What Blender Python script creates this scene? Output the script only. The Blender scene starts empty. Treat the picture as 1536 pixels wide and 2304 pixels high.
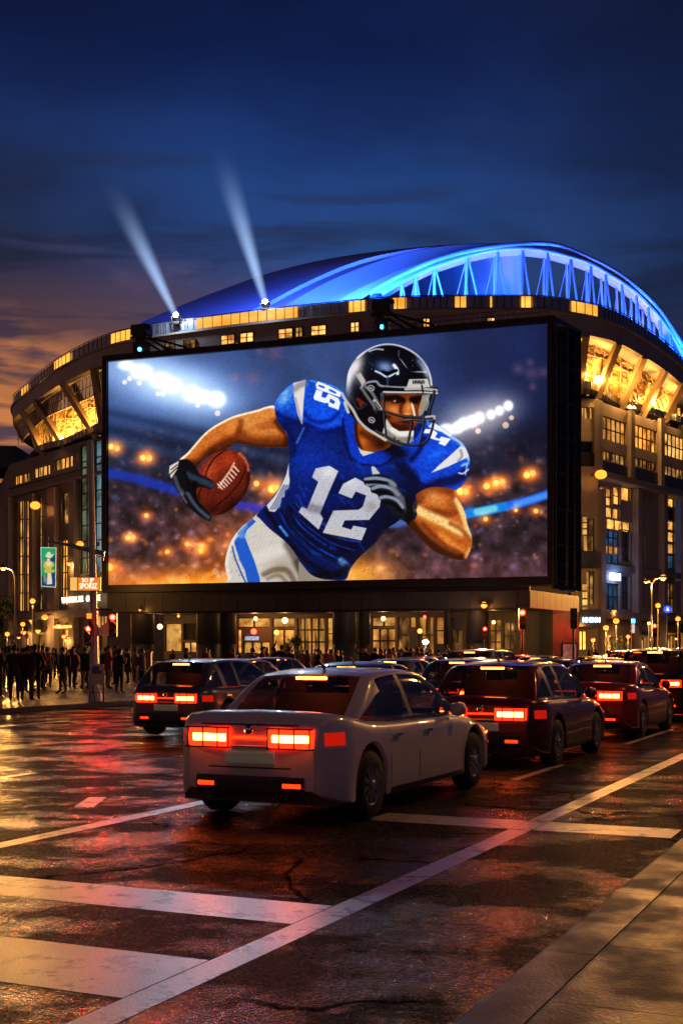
"""Night street with a stadium and a giant video screen, built object by object."""
import bpy, bmesh, math, random
import numpy as np
from mathutils import Vector, Matrix
random.seed(7)
sc = bpy.context.scene
col = sc.collection
PI = math.pi
# ---- camera frame (photo pixels 1536x2304 -> metres)
F, CX, HY, EYE = 2835.0, 768.0, 1468.0, 1.65
def P(x, y, D): return Vector(((x-CX)/F*D, D, EYE-(y-HY)/F*D))
def PX(x, D): return Vector(((x-CX)/F*D, D, 0))
RU = Vector((.412, .911, 0)).normalized(); RN = Vector((RU.y, -RU.x, 0))
def rd(s, v, z=0): q = RU*s + RN*v; return Vector((q.x, q.y, z))
ROADA = math.atan2(RU.y, RU.x)
# ---------------------------------------------------------------- materials
def nodes(name):
    m = bpy.data.materials.new(name); m.use_nodes = True; nt = m.node_tree
    return m, nt, nt.nodes['Principled BSDF']
def mat(name, c, r=.6, metal=0, var=.25, sc_=3., bump=0., bs=30., em=None, es=0., coat=0., rvar=0., stretch=None, spec=.5):
    m, nt, b = nodes(name); N = nt.nodes; L = nt.links
    tc = N.new('ShaderNodeTexCoord'); mp = N.new('ShaderNodeMapping'); L.new(tc.outputs['Object'], mp.inputs[0])
    if stretch: mp.inputs['Scale'].default_value = stretch
    n = N.new('ShaderNodeTexNoise'); n.inputs['Scale'].default_value = sc_; n.inputs['Detail'].default_value = 5; L.new(mp.outputs[0], n.inputs[0])
    mr = N.new('ShaderNodeMapRange'); mr.inputs[1].default_value = .25; mr.inputs[2].default_value = .75; mr.inputs[3].default_value = 1-var; mr.inputs[4].default_value = 1+var; L.new(n.outputs[0], mr.inputs[0])
    mx = N.new('ShaderNodeMix'); mx.data_type = 'RGBA'; mx.blend_type = 'MULTIPLY'; mx.inputs[0].default_value = 1; mx.inputs[6].default_value = (*c, 1); L.new(mr.outputs[0], mx.inputs[7]); L.new(mx.outputs[2], b.inputs['Base Color'])
    b.inputs['Roughness'].default_value = r; b.inputs['Metallic'].default_value = metal; b.inputs['Coat Weight'].default_value = coat; b.inputs['Specular IOR Level'].default_value = spec
    if rvar:
        m2 = N.new('ShaderNodeMapRange'); m2.inputs[1].default_value = .3; m2.inputs[2].default_value = .7; m2.inputs[3].default_value = max(.03, r-rvar); m2.inputs[4].default_value = r+rvar; L.new(n.outputs[0], m2.inputs[0]); L.new(m2.outputs[0], b.inputs['Roughness'])
    if bump:
        n2 = N.new('ShaderNodeTexNoise'); n2.inputs['Scale'].default_value = bs; n2.inputs['Detail'].default_value = 4; L.new(mp.outputs[0], n2.inputs[0])
        bp = N.new('ShaderNodeBump'); bp.inputs['Strength'].default_value = bump; bp.inputs['Distance'].default_value = .05; L.new(n2.outputs[0], bp.inputs['Height']); L.new(bp.outputs[0], b.inputs['Normal'])
    if em: b.inputs['Emission Color'].default_value = (*em, 1); b.inputs['Emission Strength'].default_value = es
    return m
def emit(name, c, s, sample=True):
    m, nt, b = nodes(name); b.inputs['Base Color'].default_value = (.02, .02, .02, 1)
    b.inputs['Emission Color'].default_value = (*c, 1); b.inputs['Emission Strength'].default_value = s
    if not sample: m.cycles.emission_sampling = 'NONE'
    return m
def room(name, c1, c2, s, scale=(.5, .5, .35), lo=.35, hi=.7, sample=False, base=(.02, .022, .025), blinds=0.):
    """lit glazing: an uneven, lamp-lit interior seen through glass"""
    m, nt, b = nodes(name); N = nt.nodes; L = nt.links
    tc = N.new('ShaderNodeTexCoord'); mp = N.new('ShaderNodeMapping'); mp.inputs['Scale'].default_value = scale; L.new(tc.outputs['Object'], mp.inputs[0])
    n = N.new('ShaderNodeTexNoise'); n.inputs['Scale'].default_value = 1.; n.inputs['Detail'].default_value = 3; L.new(mp.outputs[0], n.inputs[0])
    n3 = N.new('ShaderNodeTexVoronoi'); n3.inputs['Scale'].default_value = 2.2; L.new(mp.outputs[0], n3.inputs[0])
    a = N.new('ShaderNodeMath'); a.operation = 'MULTIPLY_ADD'; L.new(n3.outputs['Distance'], a.inputs[0]); a.inputs[1].default_value = -.22; L.new(n.outputs[0], a.inputs[2])
    r = N.new('ShaderNodeMapRange'); r.inputs[1].default_value = lo-.1; r.inputs[2].default_value = hi-.1; L.new(a.outputs[0], r.inputs[0])
    mx = N.new('ShaderNodeMix'); mx.data_type = 'RGBA'; mx.inputs[6].default_value = (*c1, 1); mx.inputs[7].default_value = (*c2, 1); L.new(r.outputs[0], mx.inputs[0]); L.new(mx.outputs[2], b.inputs['Emission Color'])
    oi = N.new('ShaderNodeObjectInfo'); ov = N.new('ShaderNodeMapRange'); ov.inputs[3].default_value = s*.6; ov.inputs[4].default_value = s*1.75; L.new(oi.outputs['Random'], ov.inputs[0]); L.new(ov.outputs[0], b.inputs['Emission Strength']); b.inputs['Base Color'].default_value = (*base, 1); b.inputs['Roughness'].default_value = .12
    if not sample: m.cycles.emission_sampling = 'NONE'
    return m
M = {}
M['concrete'] = mat('concrete', (.23, .205, .205), .75, var=.22, sc_=.35, bump=.25, bs=9)
M['concrete_dark'] = mat('concrete_dark', (.12, .105, .1), .7, var=.25, sc_=.4, bump=.2, bs=8)
M['cladding'] = mat('cladding', (.14, .12, .12), .6, var=.3, sc_=.25, bump=.2, bs=6, stretch=(1, 1, 2.5))
M['fascia'] = mat('fascia', (.3, .27, .25), .55, var=.18, sc_=.3)
M['black_steel'] = mat('black_steel', (.006, .006, .007), .38, .3, var=.4, sc_=1.5)
M['panel_dark'] = mat('panel_dark', (.022, .022, .025), .42, .2, var=.4, sc_=.5, rvar=.1)
M['column'] = mat('column', (.035, .033, .033), .55, 0, var=.3, sc_=.6, bump=.1, bs=4)
M['galv'] = mat('galv', (.3, .31, .33), .42, .6, var=.2, sc_=2)
M['dark_metal'] = mat('dark_metal', (.03, .03, .032), .45, .5)
M['mullion'] = mat('mullion', (.035, .03, .028), .45, .3)
M['glass_dark'] = mat('glass_dark', (.012, .016, .02), .08, 0, var=.3, spec=.8)
M['glass_blue'] = room('glass_blue', (.004, .012, .03), (.02, .06, .13), 1.0, (.4, .4, .6), base=(.01, .014, .02))
M['glass_grey'] = mat('glass_grey', (.05, .06, .075), .15, 0, var=.5, sc_=.6, spec=.8)
M['warm'] = room('warm_glazing', (.10, .03, .005), (1.0, .42, .08), 1.6, (.55, .55, .5), .3, .66)
M['warm2'] = room('warm_glazing_bright', (.30, .09, .012), (1.0, .5, .11), 1.5, (.8, .8, .9), .3, .64)
M['amber'] = room('amber_curtain_glazing', (.08, .028, .005), (.9, .40, .07), 1.3, (2.2, 2.2, .25), .38, .62)
M['dim'] = room('dim_glazing', (.03, .013, .004), (.6, .26, .05), 1.3, (.9, .9, .5), .42, .75)
M['green'] = room('green_blue_glazing', (.05, .05, .02), (.18, .26, .16), .8, (.25, .25, .35), .35, .6)
M['cyan'] = room('cyan_glazing', (.02, .05, .06), (.14, .3, .38), .8, (.25, .25, .35), .35, .6)
M['lit_panel'] = room('lit_balustrade_glass', (.85, .3, .02), (1., .5, .08), 1.5, (.25, .25, .9), .3, .7)
M['bal'] = mat('balustrade_glass', (.28, .32, .42), .25, 0, var=.25, sc_=.3, spec=.7)
M['soffit'] = None
M['strut'] = mat('concrete_strut', (.34, .25, .15), .6, var=.2, sc_=.5)
M['roof'] = mat('roof_membrane', (.32, .38, .62), .5, 0, var=.1, sc_=.08)
M['arch'] = mat('pale_blue_paint_steel', (.26, .45, .8), .35, 0, var=.08, sc_=.5)
M['lamp'] = emit('sodium_lamp', (1, .21, .02), 3.4)
M['lamp_w'] = emit('warm_white_lamp', (1, .55, .18), 5)
M['lamp_small'] = emit('small_warm_lamp', (1, .36, .06), 4, False)
M['lamp_cold'] = emit('cold_lamp', (.75, .86, 1), 120)
M['blue_led'] = emit('blue_indicator', (.05, .45, 1), 8, False)
M['red_sig'] = emit('red_signal', (1, .02, .01), 22)
M['red_core'] = emit('red_signal_core', (1, .35, .08), 16)
M['sign_o'] = room('orange_sign', (.9, .22, .02), (1, .30, .04), 1.0, (1, 1, 1))
M['letters'] = emit('lit_letters', (1, .74, .4), 3.0, False)
M['sign_w'] = emit('blue_white_sign', (.5, .72, 1), 5.0)
M['white_shop'] = room('shop_screen', (.3, .45, .8), (.9, .95, 1), 1.6, (1.5, 1.5, 2.5))
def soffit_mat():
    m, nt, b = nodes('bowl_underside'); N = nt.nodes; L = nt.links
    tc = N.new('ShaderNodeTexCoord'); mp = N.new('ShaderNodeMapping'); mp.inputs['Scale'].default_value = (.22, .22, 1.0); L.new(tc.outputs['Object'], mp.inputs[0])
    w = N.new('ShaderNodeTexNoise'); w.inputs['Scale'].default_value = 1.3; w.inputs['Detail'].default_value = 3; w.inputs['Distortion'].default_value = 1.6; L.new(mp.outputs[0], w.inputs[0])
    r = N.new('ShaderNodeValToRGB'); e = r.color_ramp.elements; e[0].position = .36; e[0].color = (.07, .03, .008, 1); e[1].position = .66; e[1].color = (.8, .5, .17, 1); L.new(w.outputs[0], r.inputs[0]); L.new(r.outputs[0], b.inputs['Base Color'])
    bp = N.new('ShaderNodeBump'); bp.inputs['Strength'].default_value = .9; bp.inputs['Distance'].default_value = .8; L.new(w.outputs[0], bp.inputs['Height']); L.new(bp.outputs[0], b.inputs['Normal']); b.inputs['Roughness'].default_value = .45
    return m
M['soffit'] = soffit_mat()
def asphalt():
    m, nt, b = nodes('wet_asphalt'); N = nt.nodes; L = nt.links; N.remove(b); out = N['Material Output']
    tc = N.new('ShaderNodeTexCoord')
    def noise(s, d=4, rough=.55, vec=None):
        n = N.new('ShaderNodeTexNoise'); n.inputs['Scale'].default_value = s; n.inputs['Detail'].default_value = d; n.inputs['Roughness'].default_value = rough; L.new(vec or tc.outputs['Object'], n.inputs[0]); return n.outputs[0]
    def rng(o, a, b_, c, d):
        r = N.new('ShaderNodeMapRange'); r.inputs[1].default_value = a; r.inputs[2].default_value = b_; r.inputs[3].default_value = c; r.inputs[4].default_value = d; L.new(o, r.inputs[0]); return r.outputs[0]
    def mul(a, b_, op='MULTIPLY'):
        q = N.new('ShaderNodeMath'); q.operation = op
        for k, v in enumerate((a, b_)):
            if isinstance(v, (int, float)): q.inputs[k].default_value = v
            else: L.new(v, q.inputs[k])
        return q.outputs[0]
    lanes = N.new('ShaderNodeMapping'); lanes.inputs['Rotation'].default_value = (0, 0, -ROADA); lanes.inputs['Scale'].default_value = (.8, 1, 1); L.new(tc.outputs['Object'], lanes.inputs[0])
    big = noise(.95, 8, .66, lanes.outputs[0]); mid = noise(3.0, 5, .6); gr = noise(55, 3, .7); fine = noise(120, 2, .6)
    v = N.new('ShaderNodeTexVoronoi'); v.inputs['Scale'].default_value = 48; L.new(tc.outputs['Object'], v.inputs[0])
    wet = rng(big, .47, .60, 0, 1); pud = rng(big, .66, .69, 0, 1)
    cr = N.new('ShaderNodeTexVoronoi'); cr.feature = 'DISTANCE_TO_EDGE'; cr.inputs['Scale'].default_value = .28
    mp = N.new('ShaderNodeVectorMath'); mp.operation = 'ADD'; L.new(tc.outputs['Object'], mp.inputs[0])
    dn = N.new('ShaderNodeTexNoise'); dn.inputs['Scale'].default_value = 1.2; dn.inputs['Detail'].default_value = 6; L.new(tc.outputs['Object'], dn.inputs[0]); L.new(dn.outputs['Color'], mp.inputs[1]); L.new(mp.outputs[0], cr.inputs[0])
    crack = rng(cr.outputs['Distance'], .002, .012, 0, 1)
    cm = mul(crack, rng(noise(.4, 2), .45, .5, 1, 0), 'MAXIMUM')
    r = N.new('ShaderNodeValToRGB'); e = r.color_ramp.elements; e[0].position = .42; e[0].color = (.006, .006, .006, 1); e[1].position = .72; e[1].color = (.075, .068, .06, 1); L.new(gr, r.inputs[0])
    mx = N.new('ShaderNodeMix'); mx.data_type = 'RGBA'; mx.blend_type = 'MULTIPLY'; mx.inputs[0].default_value = 1; L.new(r.outputs[0], mx.inputs[6]); L.new(mul(mul(rng(mid, .3, .7, .6, 1.3), rng(cm, 0, 1, .05, 1)), rng(wet, 0, 1, 1, .5)), mx.inputs[7])
    h = mul(mul(gr, 1.2), mul(v.outputs['Distance'], 1.6), 'ADD'); h = mul(h, mul(fine, .3), 'ADD'); h = mul(h, rng(wet, 0, 1, 1.0, .5)); h = mul(h, rng(pud, 0, 1, 1.0, .08)); h = mul(h, mul(mid, .12), 'ADD'); h = mul(h, mul(cm, 1.2), 'ADD')
    bp = N.new('ShaderNodeBump'); bp.inputs['Strength'].default_value = 1.; bp.inputs['Distance'].default_value = .007; L.new(h, bp.inputs['Height'])
    df = N.new('ShaderNodeBsdfDiffuse'); st = N.new('ShaderNodeSeparateColor'); L.new(v.outputs['Color'], st.inputs[0]); m3 = N.new('ShaderNodeMix'); m3.data_type = 'RGBA'; m3.blend_type = 'MULTIPLY'; m3.inputs[0].default_value = 1; L.new(mx.outputs[2], m3.inputs[6]); L.new(rng(st.outputs[0], .3, 1, .5, 3.2), m3.inputs[7]); L.new(m3.outputs[2], df.inputs[0]); L.new(bp.outputs[0], df.inputs['Normal'])
    gl = N.new('ShaderNodeBsdfGlossy'); gl.distribution = 'GGX'
    fv = N.new('ShaderNodeTexVoronoi'); fv.inputs['Scale'].default_value = 34; fv.inputs['Detail'].default_value = 1.; fv.inputs['Roughness'].default_value = .6; L.new(tc.outputs['Object'], fv.inputs[0])
    def vm(op, a_, b2=None, sc1=None):
        q = N.new('ShaderNodeVectorMath'); q.operation = op; L.new(a_, q.inputs[0])
        if b2 is not None:
            if isinstance(b2, tuple): q.inputs[1].default_value = b2
            else: L.new(b2, q.inputs[1])
        if sc1 is not None: L.new(sc1, q.inputs['Scale'])
        return q.outputs[0]
    til = vm('SCALE', vm('SUBTRACT', fv.outputs['Color'], (.5, .5, .5)), None, mul(rng(wet, 0, 1, .42, .24), rng(pud, 0, 1, 1, .05)))
    gn = vm('NORMALIZE', vm('ADD', bp.outputs[0], til)); L.new(gn, gl.inputs['Normal']); L.new(mul(rng(wet, 0, 1, .26, .13), rng(pud, 0, 1, 1, .3)), gl.inputs['Roughness'])
    fr = N.new('ShaderNodeFresnel'); fr.inputs[0].default_value = 1.5; L.new(bp.outputs[0], fr.inputs[1])
    fac = mul(mul(fr.outputs[0], mul(rng(wet, 0, 1, .13, 1.0), rng(pud, 0, 1, 1, 1.1))), rng(cm, 0, 1, .1, 1))
    ms = N.new('ShaderNodeMixShader'); L.new(fac, ms.inputs[0]); L.new(df.outputs[0], ms.inputs[1]); L.new(gl.outputs[0], ms.inputs[2]); L.new(ms.outputs[0], out.inputs['Surface'])
    return m
M['asphalt'] = asphalt()
def marking():
    m, nt, b = nodes('worn_road_paint'); N = nt.nodes; L = nt.links
    tc = N.new('ShaderNodeTexCoord')
    n = N.new('ShaderNodeTexNoise'); n.inputs['Scale'].default_value = 3.2; n.inputs['Detail'].default_value = 9; n.inputs['Roughness'].default_value = .72; L.new(tc.outputs['Object'], n.inputs[0])
    r = N.new('ShaderNodeValToRGB'); e = r.color_ramp.elements; e[0].position = .40; e[0].color = (.02, .018, .016, 1); e[1].position = .47; e[1].color = (.62, .55, .48, 1); L.new(n.outputs[0], r.inputs[0])
    g = N.new('ShaderNodeTexNoise'); g.inputs['Scale'].default_value = 70; g.inputs['Detail'].default_value = 3; L.new(tc.outputs['Object'], g.inputs[0])
    mr = N.new('ShaderNodeMapRange'); mr.inputs[1].default_value = .3; mr.inputs[2].default_value = .6; mr.inputs[3].default_value = .6; mr.inputs[4].default_value = 1.05; L.new(g.outputs[0], mr.inputs[0])
    mx = N.new('ShaderNodeMix'); mx.data_type = 'RGBA'; mx.blend_type = 'MULTIPLY'; mx.inputs[0].default_value = 1; L.new(r.outputs[0], mx.inputs[6]); L.new(mr.outputs[0], mx.inputs[7]); L.new(mx.outputs[2], b.inputs['Base Color'])
    b.inputs['Roughness'].default_value = .3; b.inputs['Specular IOR Level'].default_value = .45
    bp = N.new('ShaderNodeBump'); bp.inputs['Strength'].default_value = .4; bp.inputs['Distance'].default_value = .006; L.new(g.outputs[0], bp.inputs['Height']); L.new(bp.outputs[0], b.inputs['Normal'])
    return m
M['paint'] = marking()
def slabs(name, c, w, h, mort, r, rot=0., wetlo=.28, wethi=.5):
    m, nt, b = nodes(name); N = nt.nodes; L = nt.links
    tc = N.new('ShaderNodeTexCoord'); mp = N.new('ShaderNodeMapping'); mp.inputs['Rotation'].default_value = (0, 0, rot); L.new(tc.outputs['Object'], mp.inputs[0])
    k = N.new('ShaderNodeTexBrick'); L.new(mp.outputs[0], k.inputs[0]); k.inputs['Scale'].default_value = 1; k.inputs['Brick Width'].default_value = w; k.inputs['Row Height'].default_value = h; k.inputs['Mortar Size'].default_value = mort; k.offset = 0.; k.inputs['Mortar Smooth'].default_value = .2
    k.inputs['Color1'].default_value = (*c, 1); k.inputs['Color2'].default_value = (*[v*.72 for v in c], 1); k.inputs['Mortar'].default_value = (.008, .008, .008, 1)
    n = N.new('ShaderNodeTexNoise'); n.inputs['Scale'].default_value = 2.5; n.inputs['Detail'].default_value = 8; L.new(tc.outputs['Object'], n.inputs[0])
    mr = N.new('ShaderNodeMapRange'); mr.inputs[1].default_value = .3; mr.inputs[2].default_value = .7; mr.inputs[3].default_value = .55; mr.inputs[4].default_value = 1.3; L.new(n.outputs[0], mr.inputs[0])
    mx = N.new('ShaderNodeMix'); mx.data_type = 'RGBA'; mx.blend_type = 'MULTIPLY'; mx.inputs[0].default_value = 1; L.new(k.outputs[0], mx.inputs[6]); L.new(mr.outputs[0], mx.inputs[7]); L.new(mx.outputs[2], b.inputs['Base Color'])
    m2 = N.new('ShaderNodeMapRange'); m2.inputs[1].default_value = .38; m2.inputs[2].default_value = .6; m2.inputs[3].default_value = wetlo; m2.inputs[4].default_value = wethi; L.new(n.outputs[0], m2.inputs[0]); L.new(m2.outputs[0], b.inputs['Roughness']); b.inputs['Specular IOR Level'].default_value = .16
    g = N.new('ShaderNodeTexNoise'); g.inputs['Scale'].default_value = 55; g.inputs['Detail'].default_value = 4; L.new(tc.outputs['Object'], g.inputs[0])
    ad = N.new('ShaderNodeMath'); ad.operation = 'MULTIPLY_ADD'; L.new(k.outputs['Fac'], ad.inputs[0]); ad.inputs[1].default_value = -2.; L.new(g.outputs[0], ad.inputs[2])
    bp = N.new('ShaderNodeBump'); bp.inputs['Strength'].default_value = .5; bp.inputs['Distance'].default_value = .008; L.new(ad.outputs[0], bp.inputs['Height']); L.new(bp.outputs[0], b.inputs['Normal'])
    return m
M['slab_near'] = slabs('wet_paving_slabs', (.042, .037, .035), 1.15, .86, .016, .4, 0., .34, .6)
M['kerb'] = slabs('kerb_stone', (.085, .072, .064), 1.7, 3.0, .018, .4, 0., .34, .6)
M['slab_far'] = slabs('plaza_paving', (.2, .15, .11), 1.2, .6, .02, .4, ROADA, .25, .5)
M['earth'] = mat('ground_dark', (.03, .028, .026), .8, var=.3, sc_=.2)
# ---------------------------------------------------------------- mesh builder
class MB:
    def __init__(s): s.v = []; s.f = []; s.m = []; s.sm = []
    def add(s, vs, fs, mi=0, smooth=False):
        b = len(s.v); s.v += [tuple(v) for v in vs]; s.f += [tuple(b+i for i in f) for f in fs]; s.m += [mi]*len(fs); s.sm += [smooth]*len(fs)
    def quad(s, a, b, c, d, mi=0): s.add([a, b, c, d], [(0, 1, 2, 3)], mi)
    def obox(s, o, ax, ay, az, mi=0):
        o, ax, ay, az = map(Vector, (o, ax, ay, az))
        vs = [o+ax*i+ay*j+az*k for k in (0, 1) for j in (0, 1) for i in (0, 1)]
        s.add(vs, [(0, 2, 3, 1), (4, 5, 7, 6), (0, 1, 5, 4), (2, 6, 7, 3), (0, 4, 6, 2), (1, 3, 7, 5)], mi)
    def box(s, c, d, mi=0, rz=0.):
        c = Vector(c); ca, sa = math.cos(rz), math.sin(rz); ax = Vector((ca, sa, 0))*d[0]; ay = Vector((-sa, ca, 0))*d[1]; az = Vector((0, 0, d[2]))
        s.obox(c-ax/2-ay/2-az/2, ax, ay, az, mi)
    def tube(s, pts, r, n=8, mi=0, cap=True):
        pts = [Vector(p) for p in pts]; rs = r if isinstance(r, (list, tuple)) else [r]*len(pts); vs = []; fs = []
        for i, p in enumerate(pts):
            t = (pts[min(i+1, len(pts)-1)]-pts[max(i-1, 0)]).normalized(); a = t.cross(Vector((0, 0, 1)))
            if a.length < .05: a = t.cross(Vector((0, 1, 0)))
            a.normalize(); b = t.cross(a)
            vs += [p+(a*math.cos(2*PI*k/n)+b*math.sin(2*PI*k/n))*rs[i] for k in range(n)]
        for i in range(len(pts)-1):
            for k in range(n): fs.append((i*n+k, i*n+(k+1) % n, (i+1)*n+(k+1) % n, (i+1)*n+k))
        s.add(vs, fs, mi, True)
        if cap: s.add(vs[:n], [tuple(range(n))], mi); s.add(vs[-n:], [tuple(range(n-1, -1, -1))], mi)
    def lathe(s, prof, c=(0, 0, 0), n=16, mi=0, axis='z'):
        c = Vector(c); vs = []; fs = []
        for r, z in prof:
            for k in range(n):
                a = 2*PI*k/n; x, y = r*math.cos(a), r*math.sin(a)
                vs.append(c+(Vector((x, y, z)) if axis == 'z' else Vector((x, z, y)) if axis == 'y' else Vector((z, x, y))))
        for i in range(len(prof)-1):
            for k in range(n): fs.append((i*n+k, i*n+(k+1) % n, (i+1)*n+(k+1) % n, (i+1)*n+k))
        s.add(vs, fs, mi, True)
    def ball(s, c, r, n=12, mi=0, sz=1.):
        s.lathe([(max(.001, math.sin(PI*i/8))*r, -math.cos(PI*i/8)*r*sz) for i in range(9)], c, n, mi)
    def prism(s, poly, o, ax, ay, az, mi=0):
        """2-D polygon in (ax, ay) through thickness az"""
        o, ax, ay, az = map(Vector, (o, ax, ay, az)); n = len(poly)
        a = [o+ax*x+ay*y for x, y in poly]; b = [p+az for p in a]
        s.add(a+b, [tuple(range(n))[::-1], tuple(range(n, 2*n))]+[(i, (i+1) % n, n+(i+1) % n, n+i) for i in range(n)], mi)
    def loft(s, rows, mi=0, smooth=True, close=False):
        m = len(rows[0]); vs = [v for r in rows for v in r]; fs = []
        for i in range(len(rows)-1):
            for k in range(m if close else m-1): fs.append((i*m+k, i*m+(k+1) % m, (i+1)*m+(k+1) % m, (i+1)*m+k))
        s.add(vs, fs, mi, smooth)
    def build(s, name, mats, parent=None, org=(0, 0, 0)):
        me = bpy.data.meshes.new(name); o = Vector(org)
        me.from_pydata([(v[0]-o.x, v[1]-o.y, v[2]-o.z) for v in s.v], [], s.f)
        for mm in (mats if isinstance(mats, (list, tuple)) else [mats]): me.materials.append(M[mm] if isinstance(mm, str) else mm)
        me.polygons.foreach_set('material_index', s.m); me.polygons.foreach_set('use_smooth', s.sm); me.update()
        ob = bpy.data.objects.new(name, me); col.objects.link(ob)
        if parent: ob.parent = parent
        else: ob.location = o
        return ob
def fixn(ob):
    bm = bmesh.new(); bm.from_mesh(ob.data); bmesh.ops.recalc_face_normals(bm, faces=bm.faces); bm.to_mesh(ob.data); bm.free(); return ob
def tag(o, label=None, cat=None, group=None, kind=None):
    if label: o['label'] = label
    if cat: o['category'] = cat
    if group: o['group'] = group
    if kind: o['kind'] = kind
    return o
def empty(name, loc, rz=0, label=None, cat=None, group=None):
    o = bpy.data.objects.new(name, None); col.objects.link(o); o.location = loc; o.rotation_euler = (0, 0, rz); o.empty_display_size = .5
    return tag(o, label, cat, group)
def kids(o): return [c for c in ALLCH.get(o.name, [])]
def copy_tree(root, loc, rz, label, group=None):
    def rec(o, par):
        c = o.copy(); col.objects.link(c)
        if par: c.parent = par
        for ch in list(o.children): rec(ch, c)
        return c
    r = rec(root, None); r.location = loc; r.rotation_euler = (0, 0, rz); r['label'] = label
    if group: r['group'] = group
    return r
def light(kind, loc, power, c=(1, .5, .15), r=.15, rot=None, parent=None, spot=None, size=None, blend=.5):
    d = bpy.data.lights.new('lamp_light', kind); d.energy = power; d.color = c
    if kind in ('POINT', 'SPOT'): d.shadow_soft_size = r
    if kind == 'SPOT': d.spot_size = spot; d.spot_blend = blend
    if kind == 'AREA': d.size = size or 1
    o = bpy.data.objects.new('lamp_light', d); col.objects.link(o); o.location = loc
    if rot is not None: o.rotation_euler = Vector(rot).to_track_quat('-Z', 'Y').to_euler()
    if parent: o.parent = parent
    return o
def text_mesh(txt, size, depth, name, m, parent, org, o, ax, ay, align='CENTER', squeeze=1.):
    cu = bpy.data.curves.new('t', 'FONT'); cu.body = txt; cu.size = size; cu.extrude = depth; cu.align_x = align; cu.align_y = 'CENTER'; cu.resolution_u = 2; cu.offset = size*.012
    ob = bpy.data.objects.new('t', cu); col.objects.link(ob); bpy.context.view_layer.update()
    me = bpy.data.meshes.new_from_object(ob.evaluated_get(bpy.context.evaluated_depsgraph_get())); bpy.data.objects.remove(ob)
    ax = Vector(ax).normalized(); ay = Vector(ay).normalized(); az = ax.cross(ay); o = Vector(o)-Vector(org)
    for v in me.vertices: v.co = o+ax*v.co.x*squeeze+ay*v.co.y+az*v.co.z
    me.materials.clear(); me.materials.append(M[m] if isinstance(m, str) else m)
    ob = bpy.data.objects.new(name, me); col.objects.link(ob); ob.parent = parent; return ob
def crom3(p, n=6, closed=False):
    p = [Vector(q) for q in p]; out = []; m = len(p)
    for i in range(m if closed else m-1):
        a, b, c, d = (p[(i-1) % m], p[i], p[(i+1) % m], p[(i+2) % m]) if closed else (p[max(i-1, 0)], p[i], p[i+1], p[min(i+2, m-1)])
        for k in range(n):
            t = k/n; out.append(.5*((2*b)+(c-a)*t+(2*a-5*b+4*c-d)*t*t+(3*b-a-3*c+d)*t**3))
    if not closed: out.append(p[-1])
    return out
# ---------------------------------------------------------------- picture shown on the LED screen (computed, lit pixels)
def qa(*p): return [(360 + a/3.84, 740 + b/3.84) for a, b in p]
def qb(*p): return [(700 + a/3.84, 740 + b/3.84) for a, b in p]
def crom(p, n=5, closed=True):
    p = [np.array(q, float) for q in p]; out = []; m = len(p)
    for i in range(m if closed else m-1):
        a, b, c, d = (p[(i-1) % m], p[i], p[(i+1) % m], p[(i+2) % m]) if closed else (p[max(i-1, 0)], p[i], p[i+1], p[min(i+2, m-1)])
        for k in range(n):
            t = k/n
            out.append(.5*((2*b) + (c-a)*t + (2*a-5*b+4*c-d)*t*t + (3*b-a-3*c+d)*t**3))
    if not closed: out.append(p[-1])
    return out
def hsh(i, j, s):
    with np.errstate(over='ignore'):
        n = (i.astype(np.int64)*374761393 + j.astype(np.int64)*668265263 + s*1442695041)
        n = (n ^ (n >> 13))*1274126177
        return ((n ^ (n >> 16)) & 0xffff).astype(np.float32)/65535.
def vnoise(X, Y, sc, s):
    x = X/sc + s*17.3; y = Y/sc - s*5.1
    i = np.floor(x); j = np.floor(y); u = x-i; v = y-j; u = u*u*(3-2*u); v = v*v*(3-2*v)
    return (hsh(i, j, s)*(1-u)+hsh(i+1, j, s)*u)*(1-v) + (hsh(i, j+1, s)*(1-u)+hsh(i+1, j+1, s)*u)*v
def fbm(X, Y, sc, s, o=4):
    r = 0; a = .5; t = 0
    for k in range(o):
        r = r + a*vnoise(X, Y, sc/2**k, s+k); t += a; a *= .5
    return r/t
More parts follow.
